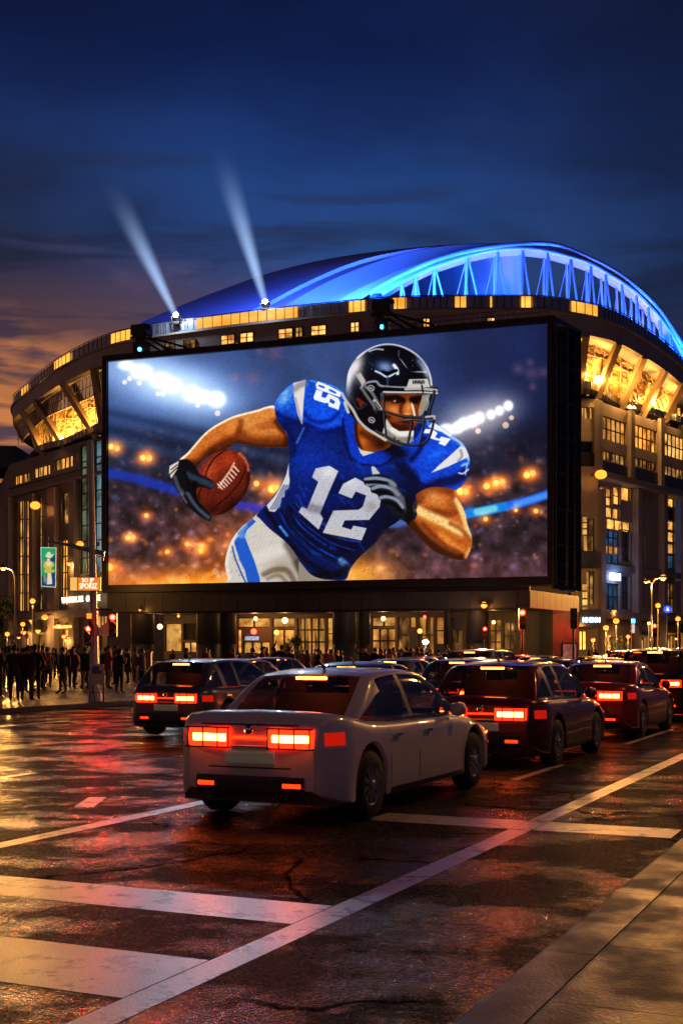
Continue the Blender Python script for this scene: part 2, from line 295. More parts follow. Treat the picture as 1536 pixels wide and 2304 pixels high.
class Cv:
    def __init__(s, X, Y):
        s.X = X.astype(np.float32); s.Y = Y.astype(np.float32); s.c = np.zeros(X.shape+(3,), np.float32)
    def box(s, p, m):
        a = np.array(p); x0, y0 = a.min(0)-m; x1, y1 = a.max(0)+m
        X = s.X[::8, ::8]; Y = s.Y[::8, ::8]
        k = (X > x0-20) & (X < x1+20) & (Y > y0-20) & (Y < y1+20)
        r = np.where(k.any(1))[0]*8; q = np.where(k.any(0))[0]*8
        if len(r) == 0: return None
        r = (max(r[0]-8, 0), r[-1]+8); q = (max(q[0]-8, 0), q[-1]+8)
        return slice(r[0], r[-1]+1), slice(q[0], q[-1]+1)
    def mask(s, p, soft=1.1, smooth=True, n=5):
        if smooth: p = crom(p, n)
        b = s.box(p, soft*2+2); M = np.zeros(s.X.shape, np.float32)
        if b is None: return M
        X = s.X[b]; Y = s.Y[b]; d = np.full(X.shape, 1e9, np.float32); w = np.zeros(X.shape, bool)
        for i in range(len(p)):
            ax, ay = p[i]; bx, by = p[(i+1) % len(p)]
            ex, ey = bx-ax, by-ay; L = ex*ex+ey*ey
            if L < 1e-9: continue
            t = np.clip(((X-ax)*ex+(Y-ay)*ey)/L, 0, 1)
            d = np.minimum(d, (X-ax-t*ex)**2+(Y-ay-t*ey)**2)
            if ay != by: w ^= ((ay > Y) != (by > Y)) & (X < (bx-ax)*(Y-ay)/(by-ay)+ax)
        d = np.sqrt(d)*np.where(w, 1, -1)
        M[b] = np.clip(.5+d/(2*soft), 0, 1); return M
    def put(s, M, col, a=1., b=None):
        M = (M*a)[..., None]; b = slice(None) if b is None else b
        s.c[b] = s.c[b]*(1-M) + (np.array(col, np.float32)/255.)*M
    def fill(s, p, col, soft=1.1, smooth=True, a=1., clip=None):
        M = s.mask(p, soft, smooth)
        if clip is not None: M = M*clip
        s.put(M, col, a); return M
    def line(s, p, w, col, a=1., soft=1., clip=None, smooth=True, w2=None):
        if smooth and len(p) > 2: p = crom(p, 6, False)
        w2 = w if w2 is None else w2
        b = s.box(p, max(w, w2)+soft*3)
        if b is None: return
        X = s.X[b]; Y = s.Y[b]; M = np.zeros(X.shape, np.float32); n = len(p)-1
        for i in range(n):
            ax, ay = p[i]; bx, by = p[i+1]; ex, ey = bx-ax, by-ay; L = ex*ex+ey*ey+1e-9
            t = np.clip(((X-ax)*ex+(Y-ay)*ey)/L, 0, 1)
            d = np.sqrt((X-ax-t*ex)**2+(Y-ay-t*ey)**2); r = .5*(w+(w2-w)*(i+t)/n)
            M = np.maximum(M, np.exp(-np.clip(d-r, 0, None)**2/(soft*soft)))
        if clip is not None: M = M*clip[b]
        s.put(M, col, a, b)
    def ell(s, x, y, rx, ry, ang):
        b = s.box([(x, y)], 2.6*max(rx, ry))
        if b is None: return None, None
        c, q = np.cos(np.radians(ang)), np.sin(np.radians(ang)); dx = s.X[b]-x; dy = s.Y[b]-y
        return b, ((dx*c+dy*q)/rx)**2 + ((-dx*q+dy*c)/ry)**2
    def blob(s, x, y, rx, ry, col, a=1., ang=0., clip=None, hard=False):
        b, r = s.ell(x, y, rx, ry, ang)
        if b is None: return
        M = np.clip((1.0-r)*3.0, 0, 1) if hard else np.exp(-r)
        if clip is not None: M = M*clip[b]
        s.put(M.astype(np.float32), col, a, b)
    def add(s, x, y, rx, ry, col, a=1., ang=0.):
        b, r = s.ell(x, y, rx, ry, ang)
        if b is None: return
        s.c[b] += (np.exp(-r)*a)[..., None].astype(np.float32)*np.array(col, np.float32)/255.
def paint(X, Y):
    C = Cv(X, Y); X = C.X; Y = C.Y; R = np.random.RandomState(5)
    sm = lambda a, b, v: np.clip((v-a)/(b-a), 0, 1)
    # ---- stadium background
    base = np.array([66, 84, 124], np.float32)/255*np.ones_like(C.c)
    rt = sm(700, 1230, X)[..., None]; base = base*(1-rt) + rt*np.array([30, 40, 74])/255
    n = fbm(X, Y, 150, 3)[..., None]; base = base*(.72+.6*n)
    lo = sm(960, 1130, Y + 40*(fbm(X, Y, 60, 8)-.5))[..., None]
    crowd = np.array([66, 52, 60])/255*(.35+1.2*fbm(X, Y, 22, 11, 3)[..., None])
    C.c = base*(1-lo) + crowd*lo
    t = sm(900, 1010, Y)[..., None]*(1-lo); C.c = C.c*(1-.35*t)
    for yy, sl in ((905, .22), (940, .24), (985, .25)):
        v = np.exp(-((Y-yy-(X-245)*sl)/9)**2)*(X < 700); C.put(v.astype(np.float32), (70, 100, 140), .25)
        v = np.exp(-((Y-yy-24-(X-245)*sl)/10)**2)*(X < 700); C.put(v.astype(np.float32), (18, 32, 62), .35)
    cols = [(214, 120, 60), (240, 150, 70), (110, 116, 190), (190, 130, 120), (220, 90, 40), (90, 110, 170), (150, 110, 130), (28, 26, 40), (30, 28, 44), (200, 160, 150)]
    for k in range(620):
        x = R.uniform(240, 1240); y = R.uniform(985, 1310) if R.rand() > .15 else R.uniform(960, 1010)
        if x > 480 and x < 900 and y < 1000: continue
        r = R.uniform(2.5, 7); m = max(.25, min(1, (y-950)/150))
        C.blob(x, y, r*R.uniform(.7, 1.6), r, cols[R.randint(len(cols))], R.uniform(.15, .55)*m)
    C.add(440, 1325, 180, 40, (255, 140, 10), .85); C.add(250, 1310, 150, 50, (170, 80, 24), .3); C.add(560, 1240, 130, 70, (255, 130, 20), .35)
    C.add(800, 1300, 90, 50, (255, 160, 30), .7); C.add(480, 1200, 120, 60, (150, 80, 50), .2); C.add(1050, 1290, 170, 50, (120, 70, 60), .35)
    # ribbon boards
    C.line([(240, 1063), (310, 1078), (400, 1105)], 11, (38, 66, 170), .8, 6); C.line([(500, 1130), (560, 1140), (600, 1146)], 10, (70, 70, 190), .75, 6)
    C.line([(1050, 1156), (1090, 1149), (1137, 1139)], 15, (28, 132, 220), .95, 3.5); C.line([(1072, 1152), (1112, 1144)], 8, (130, 205, 215), .8, 4)
    C.line([(1150, 1136), (1190, 1126), (1240, 1109)], 15, (36, 104, 226), .95, 3.5); C.line([(1160, 1134), (1236, 1112)], 7, (110, 165, 240), .6, 3)
    C.line([(880, 1180), (925, 1172)], 8, (90, 140, 230), .6, 6)
    # bokeh lamps
    for x, y, r in ((250, 1005, 7), (264, 1009, 7), (322, 1030, 7), (336, 1031, 8), (1035, 1106, 9), (1047, 1106, 9), (1094, 1094, 8), (1115, 1087, 8), (1129, 1084, 8), (1184, 1069, 8), (1197, 1065, 8),
                    (288, 1210, 6), (300, 1209, 6), (422, 1224, 6), (452, 1240, 6), (455, 1228, 5), (377, 1242, 6), (246, 1276, 10), (330, 1160, 6), (577, 1088, 7), (612, 1100, 10), (622, 1098, 9), (1160, 1148, 5), (1205, 1150, 6), (1092, 1168, 6)):
        C.add(x, y, r*2.6, r*2.2, (255, 120, 20), .55); C.blob(x, y, r, r, (255, 196, 96), .95, hard=True); C.blob(x, y, r*.6, r*.6, (255, 226, 160), .6)
    for x, y, r in ((485, 1286, 8), (1137, 957, 8), (1150, 940, 6), (490, 930, 7), (445, 912, 6), (281, 860, 6), (292, 852, 6), (314, 862, 6), (356, 886, 6), (367, 886, 7), (1075, 970, 7)):
        C.blob(x, y, r, r, (222, 178, 150), .6, hard=True)
    for x, y, r in ((620, 795, 18), (570, 850, 16), (530, 850, 10), (1195, 840, 15), (1165, 830, 13), (1222, 838, 12), (1198, 870, 9), (1192, 815, 8), (585, 790, 9)):
        C.blob(x, y, r, r, (128, 96, 122), .5)
    # floodlight banks
    for x, y, r, a in ((300, 832, 80, .45), (390, 868, 66, .42), (470, 895, 72, .45), (1045, 955, 66, .42), (1120, 925, 50, .35)):
        C.add(x, y, r*1.15, r*.8, (200, 224, 255) if x < 900 else (255, 226, 190), a, 15 if x < 900 else -20)
    for x, y, rx, ry in ((285, 822, 18, 10), (318, 836, 24, 16), (362, 856, 24, 16), (388, 868, 20, 15), (432, 886, 19, 16), (456, 893, 20, 14), (488, 899, 20, 17), (1004, 968, 20, 14), (1030, 962, 13, 13), (1044, 953, 14, 13), (1062, 948, 14, 13), (1078, 940, 12, 12), (1104, 933, 10, 10), (1123, 924, 10, 10), (1143, 913, 11, 11)):
        C.add(x, y, rx*.66, ry*.72, (255, 255, 250), 2.2)
    C.c = np.clip(C.c, 0, 1)
    SK = (168, 96, 48)
    # ---- far (viewer's left) arm
    m = C.fill(qa((1000,672),(930,671),(840,700),(700,735),(620,760),(520,810),(440,860),(370,920),(300,1000),(240,1070),(170,1135),(220,1200),(300,1210),(380,1130),(450,1080),(560,1045),(620,1010),(660,985),(740,1000),(850,1015),(980,1022),(1110,1020),(1110,950),(1060,860),(1010,790)), SK)
    C.line(qa((1100,1010),(980,1005),(850,1000),(740,985),(690,950),(700,900)), 14, (58, 24, 6), .92, 9, m)
    C.line(qa((610,1010),(520,1050),(420,1090),(330,1170),(290,1200)), 20, (62, 26, 7), .92, 10, m)
    C.line(qa((700,920),(600,960),(500,1010)), 8, (120, 60, 20), .6, 8, m)
    C.line(qa((760,880),(860,905),(990,900)), 7, (226, 158, 90), .5, 8, m)
    C.line(qa((960,700),(860,750),(740,800),(640,850)), 16, (224, 150, 84), .7, 11, m)
    C.line(qa((600,850),(500,900),(400,980),(300,1080)), 14, (212, 128, 60), .6, 10, m)
    C.line(qa((680,900),(760,940),(900,960),(1030,960)), 9, (150, 82, 30), .6, 8, m)
    C.line(qa((700,800),(690,860),(670,930)), 4, (110, 54, 18), .6, 5, m)
    C.line(qa((990,674),(930,674),(840,703),(700,740),(620,765),(520,815),(440,865),(370,925),(300,1005),(240,1075),(185,1130)), 3, (255, 236, 205), .95, 2.2, m)
    C.line(qa((1010,800),(1040,850),(1090,900),(1100,960)), 5, (70, 30, 8), .8, 5, m)
    FA = m
    # ---- pants
    m = PT = C.fill(qa((860,1580),(790,1650),(720,1700),(650,1780),(600,1870),(575,1960),(565,2050),(590,2150),(612,2250),(1330,2250),(1300,2130),(1220,2010),(1190,1940),(1130,1800),(1000,1640),(920,1580)), (206, 198, 188))
    C.blob(*qa((1060,2080))[0], 30, 30, (150, 132, 112), .6, clip=m); C.line(qa((900,2120),(1000,2080),(1100,2090),(1160,2180)), 4, (104, 88, 72), .7, 5, m)
    C.line(qa((1200,2020),(1230,2100),(1245,2200)), 8, (70, 60, 52), .85, 7, m); C.line(qa((850,1980),(940,1940),(1060,1900)), 10, (232, 226, 216), .6, 9, m)
    C.line(qa((1110,1860),(1170,1960),(1215,2060)), 9, (86, 76, 72), .7, 9, m); C.line(qa((930,2160),(1020,2130),(1090,2180)), 3, (120, 104, 88), .6, 3, m)
    s = C.fill(qa((800,1640),(735,1700),(660,1780),(640,1835),(655,1890),(690,2000),(735,2090),(770,2250),(870,2250),(862,2150),(815,2000),(770,1890),(735,1800),(750,1740),(830,1665)), (44, 100, 196), clip=m, smooth=False)
    C.line(qa((735,1700),(690,1780),(740,1780)), 4, (160, 190, 230), .5, 5, m); C.line(qa((625,1880),(650,1980),(690,2080),(745,2200)), 2, (40, 84, 170), .9, 1, m)
    C.line(qa((655,1780),(600,1870),(578,1960),(568,2050),(592,2150)), 4, (255, 244, 224), .8, 4, m)
    C.fill([(672,1262),(700,1292),(780,1300),(776,1320),(672,1320)], (150, 140, 130), 1.2, False)
    # ---- jersey body
    body = [(618,905),(624,896),(636,880),(660,861),(690,855),(720,858),(752,868),(775,884),(800,900),(880,960),(960,950),(990,960),(1018,980),(1041,998),(1054,1024),(1057,1047),(1050,1073),(1039,1092),(1022,1102),(999,1098),(971,1098),(950,1104),(938,1116),(930,1132),(912,1155),(893,1174),(869,1190),(846,1218),(826,1237),(804,1258),(788,1280),(776,1304),(740,1304),(716,1300),(697,1290),(682,1272),(667,1250),(646,1222),(607,1190),(586,1168),(578,1158),(600,1136),(616,1115),(631,1094),(642,1068),(649,1042),(653,1020),(649,1000),(647,975),(636,963),(624,945),(619,925)]
    B = C.fill(body, (8, 36, 98))
    # chest shading
    C.blob(700, 1030, 62, 50, (14, 60, 156), .8, clip=B); C.blob(830, 1050, 50, 34, (14, 62, 160), .7, clip=B)
    C.blob(690, 1180, 60, 60, (8, 40, 116), .7, clip=B); C.blob(800, 1225, 90, 70, (3, 13, 46), .92, clip=B); C.blob(900, 1170, 60, 50, (2, 9, 32), .9, clip=B); C.blob(770, 1100, 40, 30, (4, 20, 66), .7, clip=B); C.blob(900, 1130, 40, 50, (3, 14, 44), .85, clip=B)
    C.line([(790,1150),(760,1170),(700,1160)], 14, (4, 16, 50), .6, 12, B)
    for k in range(22):
        o = k*4.2+R.uniform(-3, 3); e = R.uniform(0, 18); f = R.uniform(.35, .9)
        C.line([(616+o*.6+e,1150-o*.2),(650+o*.7,1195-o*.3),(700+o*.8,1245-o*.5)] + ([(765+o*.6,1285-o*.9)] if k % 3 else []), R.uniform(.8, 2.6), (30, 92, 200) if k % 4 == 1 else (2, 9, 32), .35+.4*f, R.uniform(1, 3), B)
    for k in range(60):
        x = R.uniform(640, 900); y = R.uniform(1010, 1280); a = R.uniform(.3, 1.1); l = R.uniform(8, 26); C.line([(x, y), (x+l*np.cos(a), y+l*np.sin(a))], 1.5, (3, 12, 44) if k % 2 else (26, 84, 190), .35, 2.5, B)
    C.line([(600,1150),(640,1205),(690,1262),(745,1294)], 4, (2, 8, 26), .7, 5, B)
    C.line([(630,1185),(646,1205)], 2.5, (90, 160, 250), .8, 2, B); C.line([(768,1262),(782,1278)], 6, (140, 165, 210), .6, 6, B); C.line([(700,1296),(750,1294),(780,1278)], 6, (8, 10, 24), .8, 6, B)
    C.line([(800,1262),(832,1236),(868,1194)], 3.5, (60, 40, 36), .8, 3, B)
    # side panel white
    m = C.fill([(650,1042),(644,1068),(632,1094),(618,1116),(600,1137),(606,1150),(618,1152),(630,1140),(634,1120),(640,1118),(642,1104),(650,1098),(652,1080),(650,1066)], (200, 196, 196), clip=B, smooth=False)
    for k in range(4): C.line([(608+5*k,1146),(624+5*k,1120),(638+4*k,1092)], 1.3, (70, 86, 130), .7, 1, m)
    # shoulders (satin)
    m = C.fill([(618,905),(624,896),(636,880),(660,861),(690,855),(720,858),(752,868),(775,884),(790,910),(790,940),(770,960),(735,968),(705,972),(684,957),(664,948),(640,950),(625,940),(619,925)], (22, 82, 190), clip=B)
    C.blob(640, 890, 16, 26, (150, 190, 240), .75, 35, m); C.blob(735, 925, 40, 26, (16, 92, 226), .7, clip=m); C.line([(686,930),(700,946),(722,950),(745,944),(760,930)], 3, (6, 40, 130), .8, 4, m)
    C.line([(622,930),(650,946),(690,958),(730,972),(780,960)], 5, (4, 28, 96), .8, 5, B); C.line([(652,944),(690,962)], 9, (5, 26, 90), .5, 8, B)
    C.line([(640,955),(660,1000),(652,1022)], 6, (6, 26, 84), .8, 7, B); C.line([(684,962),(668,996)], 1.5, (120, 150, 200), .5, 1.5, B)
    C.line([(700,856),(752,868),(776,884)], 3, (90, 150, 240), .7, 2.5, m)
    C.fill(qa((1150,468),(1258,440),(1240,640),(1228,828),(1190,740),(1160,600)), (214, 206, 204), smooth=False); C.line(qa((1165,520),(1200,490),(1250,470)), 6, (130, 124, 128), .7, 5)
    C.line(qa((1170,600),(1200,720),(1225,810)), 2, (150, 140, 146), .7, 2)
    # shoulder figures
    W = (236, 236, 240)
    C.fill(qb((20,590),(45,525),(100,540),(88,588),(122,598),(150,560),(235,600),(252,640),(236,700),(150,668),(148,640),(112,640),(28,612)), W, .9, False)
    C.fill(qb((165,600),(208,628),(196,652),(158,632)), (20, 84, 206), .8, False)
    C.fill(qb((40,478),(60,455),(150,490),(262,548),(248,592),(150,555),(48,520)), W, .9, False)
    C.line(qb((70,490),(110,506)), 3.2, (20, 84, 206), 1, .7); C.line(qb((160,528),(208,552)), 3.4, (20, 84, 206), 1, .7)
    # right shoulder
    m = C.fill([(905,1000),(935,985),(960,950),(990,960),(1018,980),(1041,998),(1054,1024),(1057,1047),(1050,1073),(1039,1092),(1022,1102),(985,1092),(950,1085),(915,1052),(890,1030)], (20, 74, 184), clip=B)
    C.line([(976,950),(1018,980),(1041,998),(1056,1030)], 7, (190, 214, 246), .8, 5, m); C.blob(985, 1020, 30, 16, (34, 104, 232), .7, -30, m)
    C.line([(950,1110),(985,1088),(1022,1080),(1048,1062)], 9, (4, 18, 60), .8, 8, B); C.line([(905,1050),(930,1080),(930,1120)], 12, (3, 16, 54), .8, 9, B); C.line([(955,985),(945,1010),(925,1036)], 4, (3, 22, 80), .8, 4, m)
    C.fill(qb((1035,1245),(1100,1180),(1180,1110),(1290,1010),(1330,1030),(1362,1100),(1330,1120),(1180,1190)), (214, 212, 214), smooth=False); C.line(qb((1290,1050),(1300,1100),(1270,1140)), 2, (120, 120, 130), .7, 2)
    C.line(qb((1275,1245),(1310,1250),(1355,1215)), 2.5, (190, 205, 235), .8, 1); C.line(qb((1300,1180),(1350,1160)), 3, (170, 200, 240), .6, 2); C.line(qb((1345,1170),(1330,1260)), 1.6, (190, 205, 235), .7, 1)
    C.fill(qb((970,900),(985,865),(1050,868),(1090,900),(1070,940),(1110,950),(1120,930),(1205,950),(1155,1012),(1098,990),(1112,968),(1040,950),(1010,930),(1040,905)), W, .9, False)
    C.fill(qb((1010,845),(1050,805),(1120,850),(1215,915),(1200,935),(1130,890),(1090,880)), (226, 232, 246), .9, False)
    # collar & neck
    C.fill(qb((275,760),(290,700),(370,780),(380,960),(430,1085),(550,1065),(620,1040),(710,1110),(600,1180),(440,1170),(340,1080)), (14, 62, 168), clip=B, smooth=False)
    C.line(qb((440,1170),(600,1180),(710,1110)), 1.6, (3, 20, 70), .9, 1.5); C.line(qb((275,780),(280,960),(350,1140)), 1.6, (3, 20, 70), .9, 1.5)
    C.blob(*qb((760,1080))[0], 26, 16, (3, 8, 26), .9, clip=B); C.blob(*qb((680,1030))[0], 22, 10, (3, 6, 18), .95)
    m = C.fill(qb((370,800),(375,930),(410,1030),(450,1075),(540,1065),(640,1040),(690,1010),(640,920),(520,860)), (150, 84, 34), smooth=False)
    C.blob(*qb((450,960))[0], 12, 16, (196, 116, 50), .8, clip=m); C.blob(*qb((600,990))[0], 22, 16, (46, 18, 6), .9, clip=m); C.line(qb((375,820),(385,940),(420,1040)), 5, (40, 16, 6), .8, 4, m); C.line(qb((440,900),(520,940),(600,950)), 5, (70, 32, 10), .7, 6, m)
    C.fill(qb((405,1020),(440,1050),(545,1068),(450,1100),(425,1075)), (206, 196, 184), smooth=False)
    # chest figures 12
    num = C.fill([(702,1074),(710,1054),(741,1048),(761,1060),(738,1112),(720,1155),(727,1167),(717,1192),(672,1152),(679,1140),(691,1145),(716,1084)], (176, 176, 186), .9, False)
    num2 = C.fill(qb((235,1420),(275,1340),(380,1285),(520,1360),(600,1480),(590,1540),(500,1650),(290,1655),(265,1710),(345,1735),(365,1700),(480,1722),(435,1828),(100,1762),(190,1570),(410,1562),(445,1535),(475,1440),(385,1405),(350,1465)), (176, 176, 186), .9, False)
    N = np.maximum(num, num2)
    C.line([(668,1120),(700,1142),(740,1150)], 8, (104, 100, 108), .6, 7, N); C.blob(740, 1062, 18, 14, (214, 214, 222), .8, clip=N); C.blob(790, 1085, 20, 12, (206, 206, 216), .7, clip=N); C.blob(760, 1200, 30, 8, (190, 178, 166), .7, clip=N); C.blob(835, 1140, 16, 14, (140, 132, 132), .7, clip=N)
    tex = .86+.28*(((np.sin(X*1.75+Y*.5)*np.sin(Y*1.75-X*.5)) > 0)).astype(np.float32)
    C.c = np.where((N > .5)[..., None], C.c*tex[..., None], C.c)
    bt = .8+.45*fbm(X, Y, 5, 31, 2); C.c = np.where((B > .5)[..., None] & (N < .3)[..., None] & (C.c[..., 2:3] > C.c[..., 0:1]*1.6), C.c*bt[..., None], C.c)
    # ---- near arm
    m = C.fill(qb((905,1440),(960,1395),(1040,1368),(1150,1370),(1225,1392),(1230,1420),(1290,1510),(1330,1600),(1345,1680),(1380,1780),(1387,1850),(1365,1930),(1335,1985),(1290,2000),(1200,1980),(1100,1940),(1020,1890),(960,1830),(900,1760),(820,1680),(870,1640),(905,1570),(920,1500)), (184, 106, 50))
    C.line(qb((920,1480),(970,1420),(1100,1385),(1220,1400)), 10, (110, 52, 18), .8, 8, m); C.blob(*qb((1060,1450))[0], 26, 16, (224, 150, 92), .7, 20, m)
    C.line(qb((960,1560),(1080,1580),(1180,1600),(1240,1580)), 5, (110, 52, 20), .75, 6, m); C.line(qb((1240,1430),(1230,1500),(1200,1590)), 8, (150, 82, 36), .7, 7, m)
    C.line(qb((1260,1480),(1310,1590),(1345,1700),(1370,1800)), 6, (255, 214, 150), .8, 5, m); C.line(qb((930,1570),(1050,1630),(1180,1690),(1290,1750)), 9, (255, 206, 140), .9, 7, m); NA = m
    C.line(qb((980,1700),(1100,1760),(1220,1830),(1330,1880)), 10, (176, 98, 40), .75, 9, m); C.line(qb((1200,1680),(1290,1730),(1370,1820)), 3, (110, 52, 18), .6, 4, m)
    C.line(qb((1120,1800),(1220,1880),(1300,1940)), 8, (232, 150, 72), .6, 8, m); C.line(qb((850,1690),(940,1800),(1060,1900),(1200,1965),(1290,1990)), 16, (62, 28, 8), .92, 8, m); C.line(qb((960,1690),(1060,1790),(1160,1880),(1260,1930)), 5, (120, 62, 24), .8, 5, m); C.line(qb((1340,1970),(1370,1910)), 4, (250, 190, 120), .6, 4, m)
    # ---- near glove
    m = C.fill(qb((440,1290),(500,1262),(590,1250),(680,1280),(725,1310),(760,1380),(800,1440),(850,1490),(905,1560),(915,1600),(900,1640),(840,1680),(780,1650),(700,1600),(650,1530),(600,1480),(575,1460),(600,1440),(520,1412),(508,1370),(462,1345),(450,1310)), (22, 30, 44), smooth=False)
    C.fill(qb((518,1200),(530,1182),(560,1205),(595,1252),(530,1258)), (188, 184, 178), smooth=False)
    for q in (((470,1300),(560,1290),(660,1310),(720,1350)), ((530,1380),(600,1360),(690,1380),(750,1430)), ((590,1460),(660,1450),(740,1480),(790,1540)), ((480,1345),(560,1335),(640,1345))):
        C.line(qb(*q), 4, (150, 158, 176), .85, 2.4, m)
    for q in (((460,1325),(560,1325),(660,1335)), ((510,1410),(600,1410),(700,1430)), ((640,1500),(720,1520),(780,1580))):
        C.line(qb(*q), 3, (3, 5, 10), .9, 2.5, m)
    C.line(qb((690,1330),(740,1420),(800,1500),(840,1560)), 7, (126, 122, 132), .7, 5, m); C.fill(qb((835,1470),(900,1540),(915,1580),(890,1590),(850,1540)), (84, 86, 94), clip=m, smooth=False)
    C.line(qb((840,1480),(850,1580),(830,1670)), 9, (4, 5, 8), .9, 4, m)
    # ---- ball
    m = BL_ = C.fill(qa((600,1048),(690,1065),(745,1120),(770,1200),(780,1280),(760,1370),(720,1450),(650,1530),(560,1590),(480,1612),(430,1600),(390,1560),(350,1500),(320,1420),(316,1340),(330,1230),(380,1150),(450,1085),(520,1055)), (104, 40, 22))
    C.blob(*qa((430,1230))[0], 20, 30, (180, 84, 54), .75, 30, m); C.blob(*qa((590,1130))[0], 26, 22, (176, 74, 42), .7, clip=m); C.blob(*qa((620,1530))[0], 34, 16, (52, 14, 6), .9, -40, m); C.blob(*qa((450,1560))[0], 22, 18, (64, 18, 8), .8, clip=m); C.line(qa((780,1250),(760,1390),(680,1510),(560,1595)), 5, (46, 12, 6), .7, 6, m)
    C.line(qa((745,1170),(730,1240),(680,1340),(590,1440),(500,1520),(440,1580)), 1.4, (40, 12, 8), .9, 1, m); C.line(qa((560,1050),(470,1120),(410,1220),(380,1340),(340,1420),(345,1500)), 1.4, (40, 12, 8), .9, 1, m)
    C.line(qa((690,1080),(745,1140),(768,1220)), 3, (230, 140, 110), .5, 3, m)
    C.line(qa((510,1370),(560,1290),(610,1220),(640,1160)), 2.5, (214, 170, 150), .85, 1.2, m)
    for k in range(8):
        t = k/7; a = (500+140*t, 1340-155*t+20*np.sin(3*t)); C.line(qa(a, (a[0]+40, a[1]+44)), 2.0, (224, 186, 168), .9, .8, m, False)
    # ---- far glove
    m = C.fill(qa((170,1135),(240,1128),(300,1180),(320,1215),(350,1258),(410,1285),(460,1315),(475,1355),(440,1385),(380,1372),(325,1372),(312,1420),(340,1500),(400,1560),(440,1610),(435,1658),(390,1645),(320,1600),(260,1550),(210,1500),(180,1440),(150,1400),(130,1360),(105,1290),(110,1240),(150,1180)), (14, 19, 28))
    C.line(qa((240,1260),(300,1290),(380,1320),(450,1350)), 6, (62, 74, 92), .8, 5, m); C.line(qa((130,1280),(160,1370),(200,1420)), 4, (90, 96, 106), .8, 3, m); C.line(qa((240,1420),(290,1500),(350,1570),(420,1630)), 4, (84, 92, 108), .85, 2.5, m)
    C.line(qa((300,1340),(300,1420),(360,1520)), 6, (3, 4, 8), .9, 4, m); C.line(qa((210,1240),(250,1330),(250,1400)), 2, (3, 4, 8), .9, 2, m); C.line(qa((180,1420),(230,1500)), 2, (120, 116, 112), .7, 2, m)
    C.fill(qa((85,1185),(165,1140),(150,1215),(100,1292),(80,1250)), (206, 196, 182), smooth=False); C.line(qa((85,1260),(150,1200)), 1.4, (60, 56, 54), .9, 1); C.line(qa((100,1215),(150,1175)), 1.6, (80, 76, 72), .8, 1)
    # ---- helmet: face first
    f = C.fill(qb((590,600),(640,560),(960,560),(950,650),(925,760),(910,830),(872,885),(740,885),(680,835),(640,770),(600,700)), (120, 60, 24), smooth=False)
    C.blob(*qb((720,700))[0], 20, 13, (226, 140, 78), .85, 12, f); C.blob(*qb((840,680))[0], 10, 17, (236, 150, 84), .85, 10, f); C.line(qb((868,640),(882,700),(892,745)), 2.2, (255, 236, 210), .95, 1.2, f)
    C.line(qb((640,600),(740,596),(790,620)), 6, (20, 8, 4), .95, 4, f); C.line(qb((870,610),(940,600)), 6, (18, 8, 4), .95, 4, f); C.blob(*qb((735,628))[0], 12, 4.4, (30, 14, 8), .95, clip=f); C.blob(*qb((722,624))[0], 3, 2.4, (214, 200, 180), .9, clip=f); C.blob(*qb((900,635))[0], 9, 4.6, (24, 10, 6), .95, clip=f); C.blob(*qb((742,628))[0], 2.4, 2.6, (6, 4, 4), .95, clip=f)
    C.line(qb((780,650),(770,710),(790,740)), 3, (90, 38, 12), .8, 3, f); C.blob(*qb((830,738))[0], 11, 4, (236, 170, 120), .8, clip=f); C.line(qb((800,762),(860,760)), 3, (60, 22, 10), .8, 2.5, f)
    C.line(qb((805,800),(850,790),(890,800)), 3.4, (172, 82, 52), .95, 2, f); C.line(qb((800,808),(880,812)), 1.5, (50, 16, 8), .9, 1.2, f); C.line(qb((800,840),(870,850)), 6, (84, 36, 14), .8, 5, f); C.line(qb((660,780),(720,850),(800,870)), 8, (60, 24, 8), .85, 6, f); C.blob(*qb((700,790))[0], 12, 6, (170, 92, 44), .6, clip=f)
    C.fill(qb((925,700),(960,575),(1040,560),(1010,640),(960,740),(925,760)), (150, 138, 116), smooth=False); C.fill(qb((960,760),(1030,560),(1050,560),(1020,740)), (30, 40, 56), smooth=False)
    # chin cup
    c = C.fill(qb((640,755),(665,800),(700,850),(760,885),(885,880),(880,965),(830,1000),(760,1010),(690,985),(630,945),(600,890),(625,850),(640,800)), (190, 184, 174), smooth=False)
    C.line(qb((660,900),(740,960),(860,950)), 6, (112, 106, 98), .7, 5, c); C.line(qb((700,870),(780,905),(880,900)), 5, (232, 228, 220), .8, 4, c); C.line(qb((640,930),(740,1000),(860,1000)), 2.5, (60, 50, 44), .8, 2.5, c); C.blob(*qb((718,945))[0], 2, 3, (20, 18, 16), .9); C.blob(*qb((752,968))[0], 3, 2, (20, 18, 16), .9)
    # shell
    m = C.fill(qb((298,600),(303,480),(325,360),(395,245),(500,168),(610,130),(720,130),(830,165),(930,232),(1000,320),(1032,400),(1045,470),(1050,555),(960,560),(630,545),(600,590),(600,640),(620,700),(650,760),(630,840),(600,920),(540,890),(450,850),(370,770),(310,700)), (7, 11, 22))
    C.blob(*qb((380,330))[0], 16, 34, (236, 226, 226), .95, 22, m); C.blob(*qb((325,420))[0], 8, 36, (250, 244, 244), .9, 6, m); C.blob(*qb((420,440))[0], 12, 20, (120, 120, 136), .5, 10, m); C.blob(*qb((330,560))[0], 10, 30, (130, 134, 160), .45, clip=m)
    C.blob(*qb((640,330))[0], 17, 11, (214, 226, 246), .95, 15, m); C.blob(*qb((640,330))[0], 34, 22, (40, 70, 120), .5, 15, m); C.line(qb((715,315),(740,350),(745,385)), 3, (240, 244, 252), .95, 2.5, m)
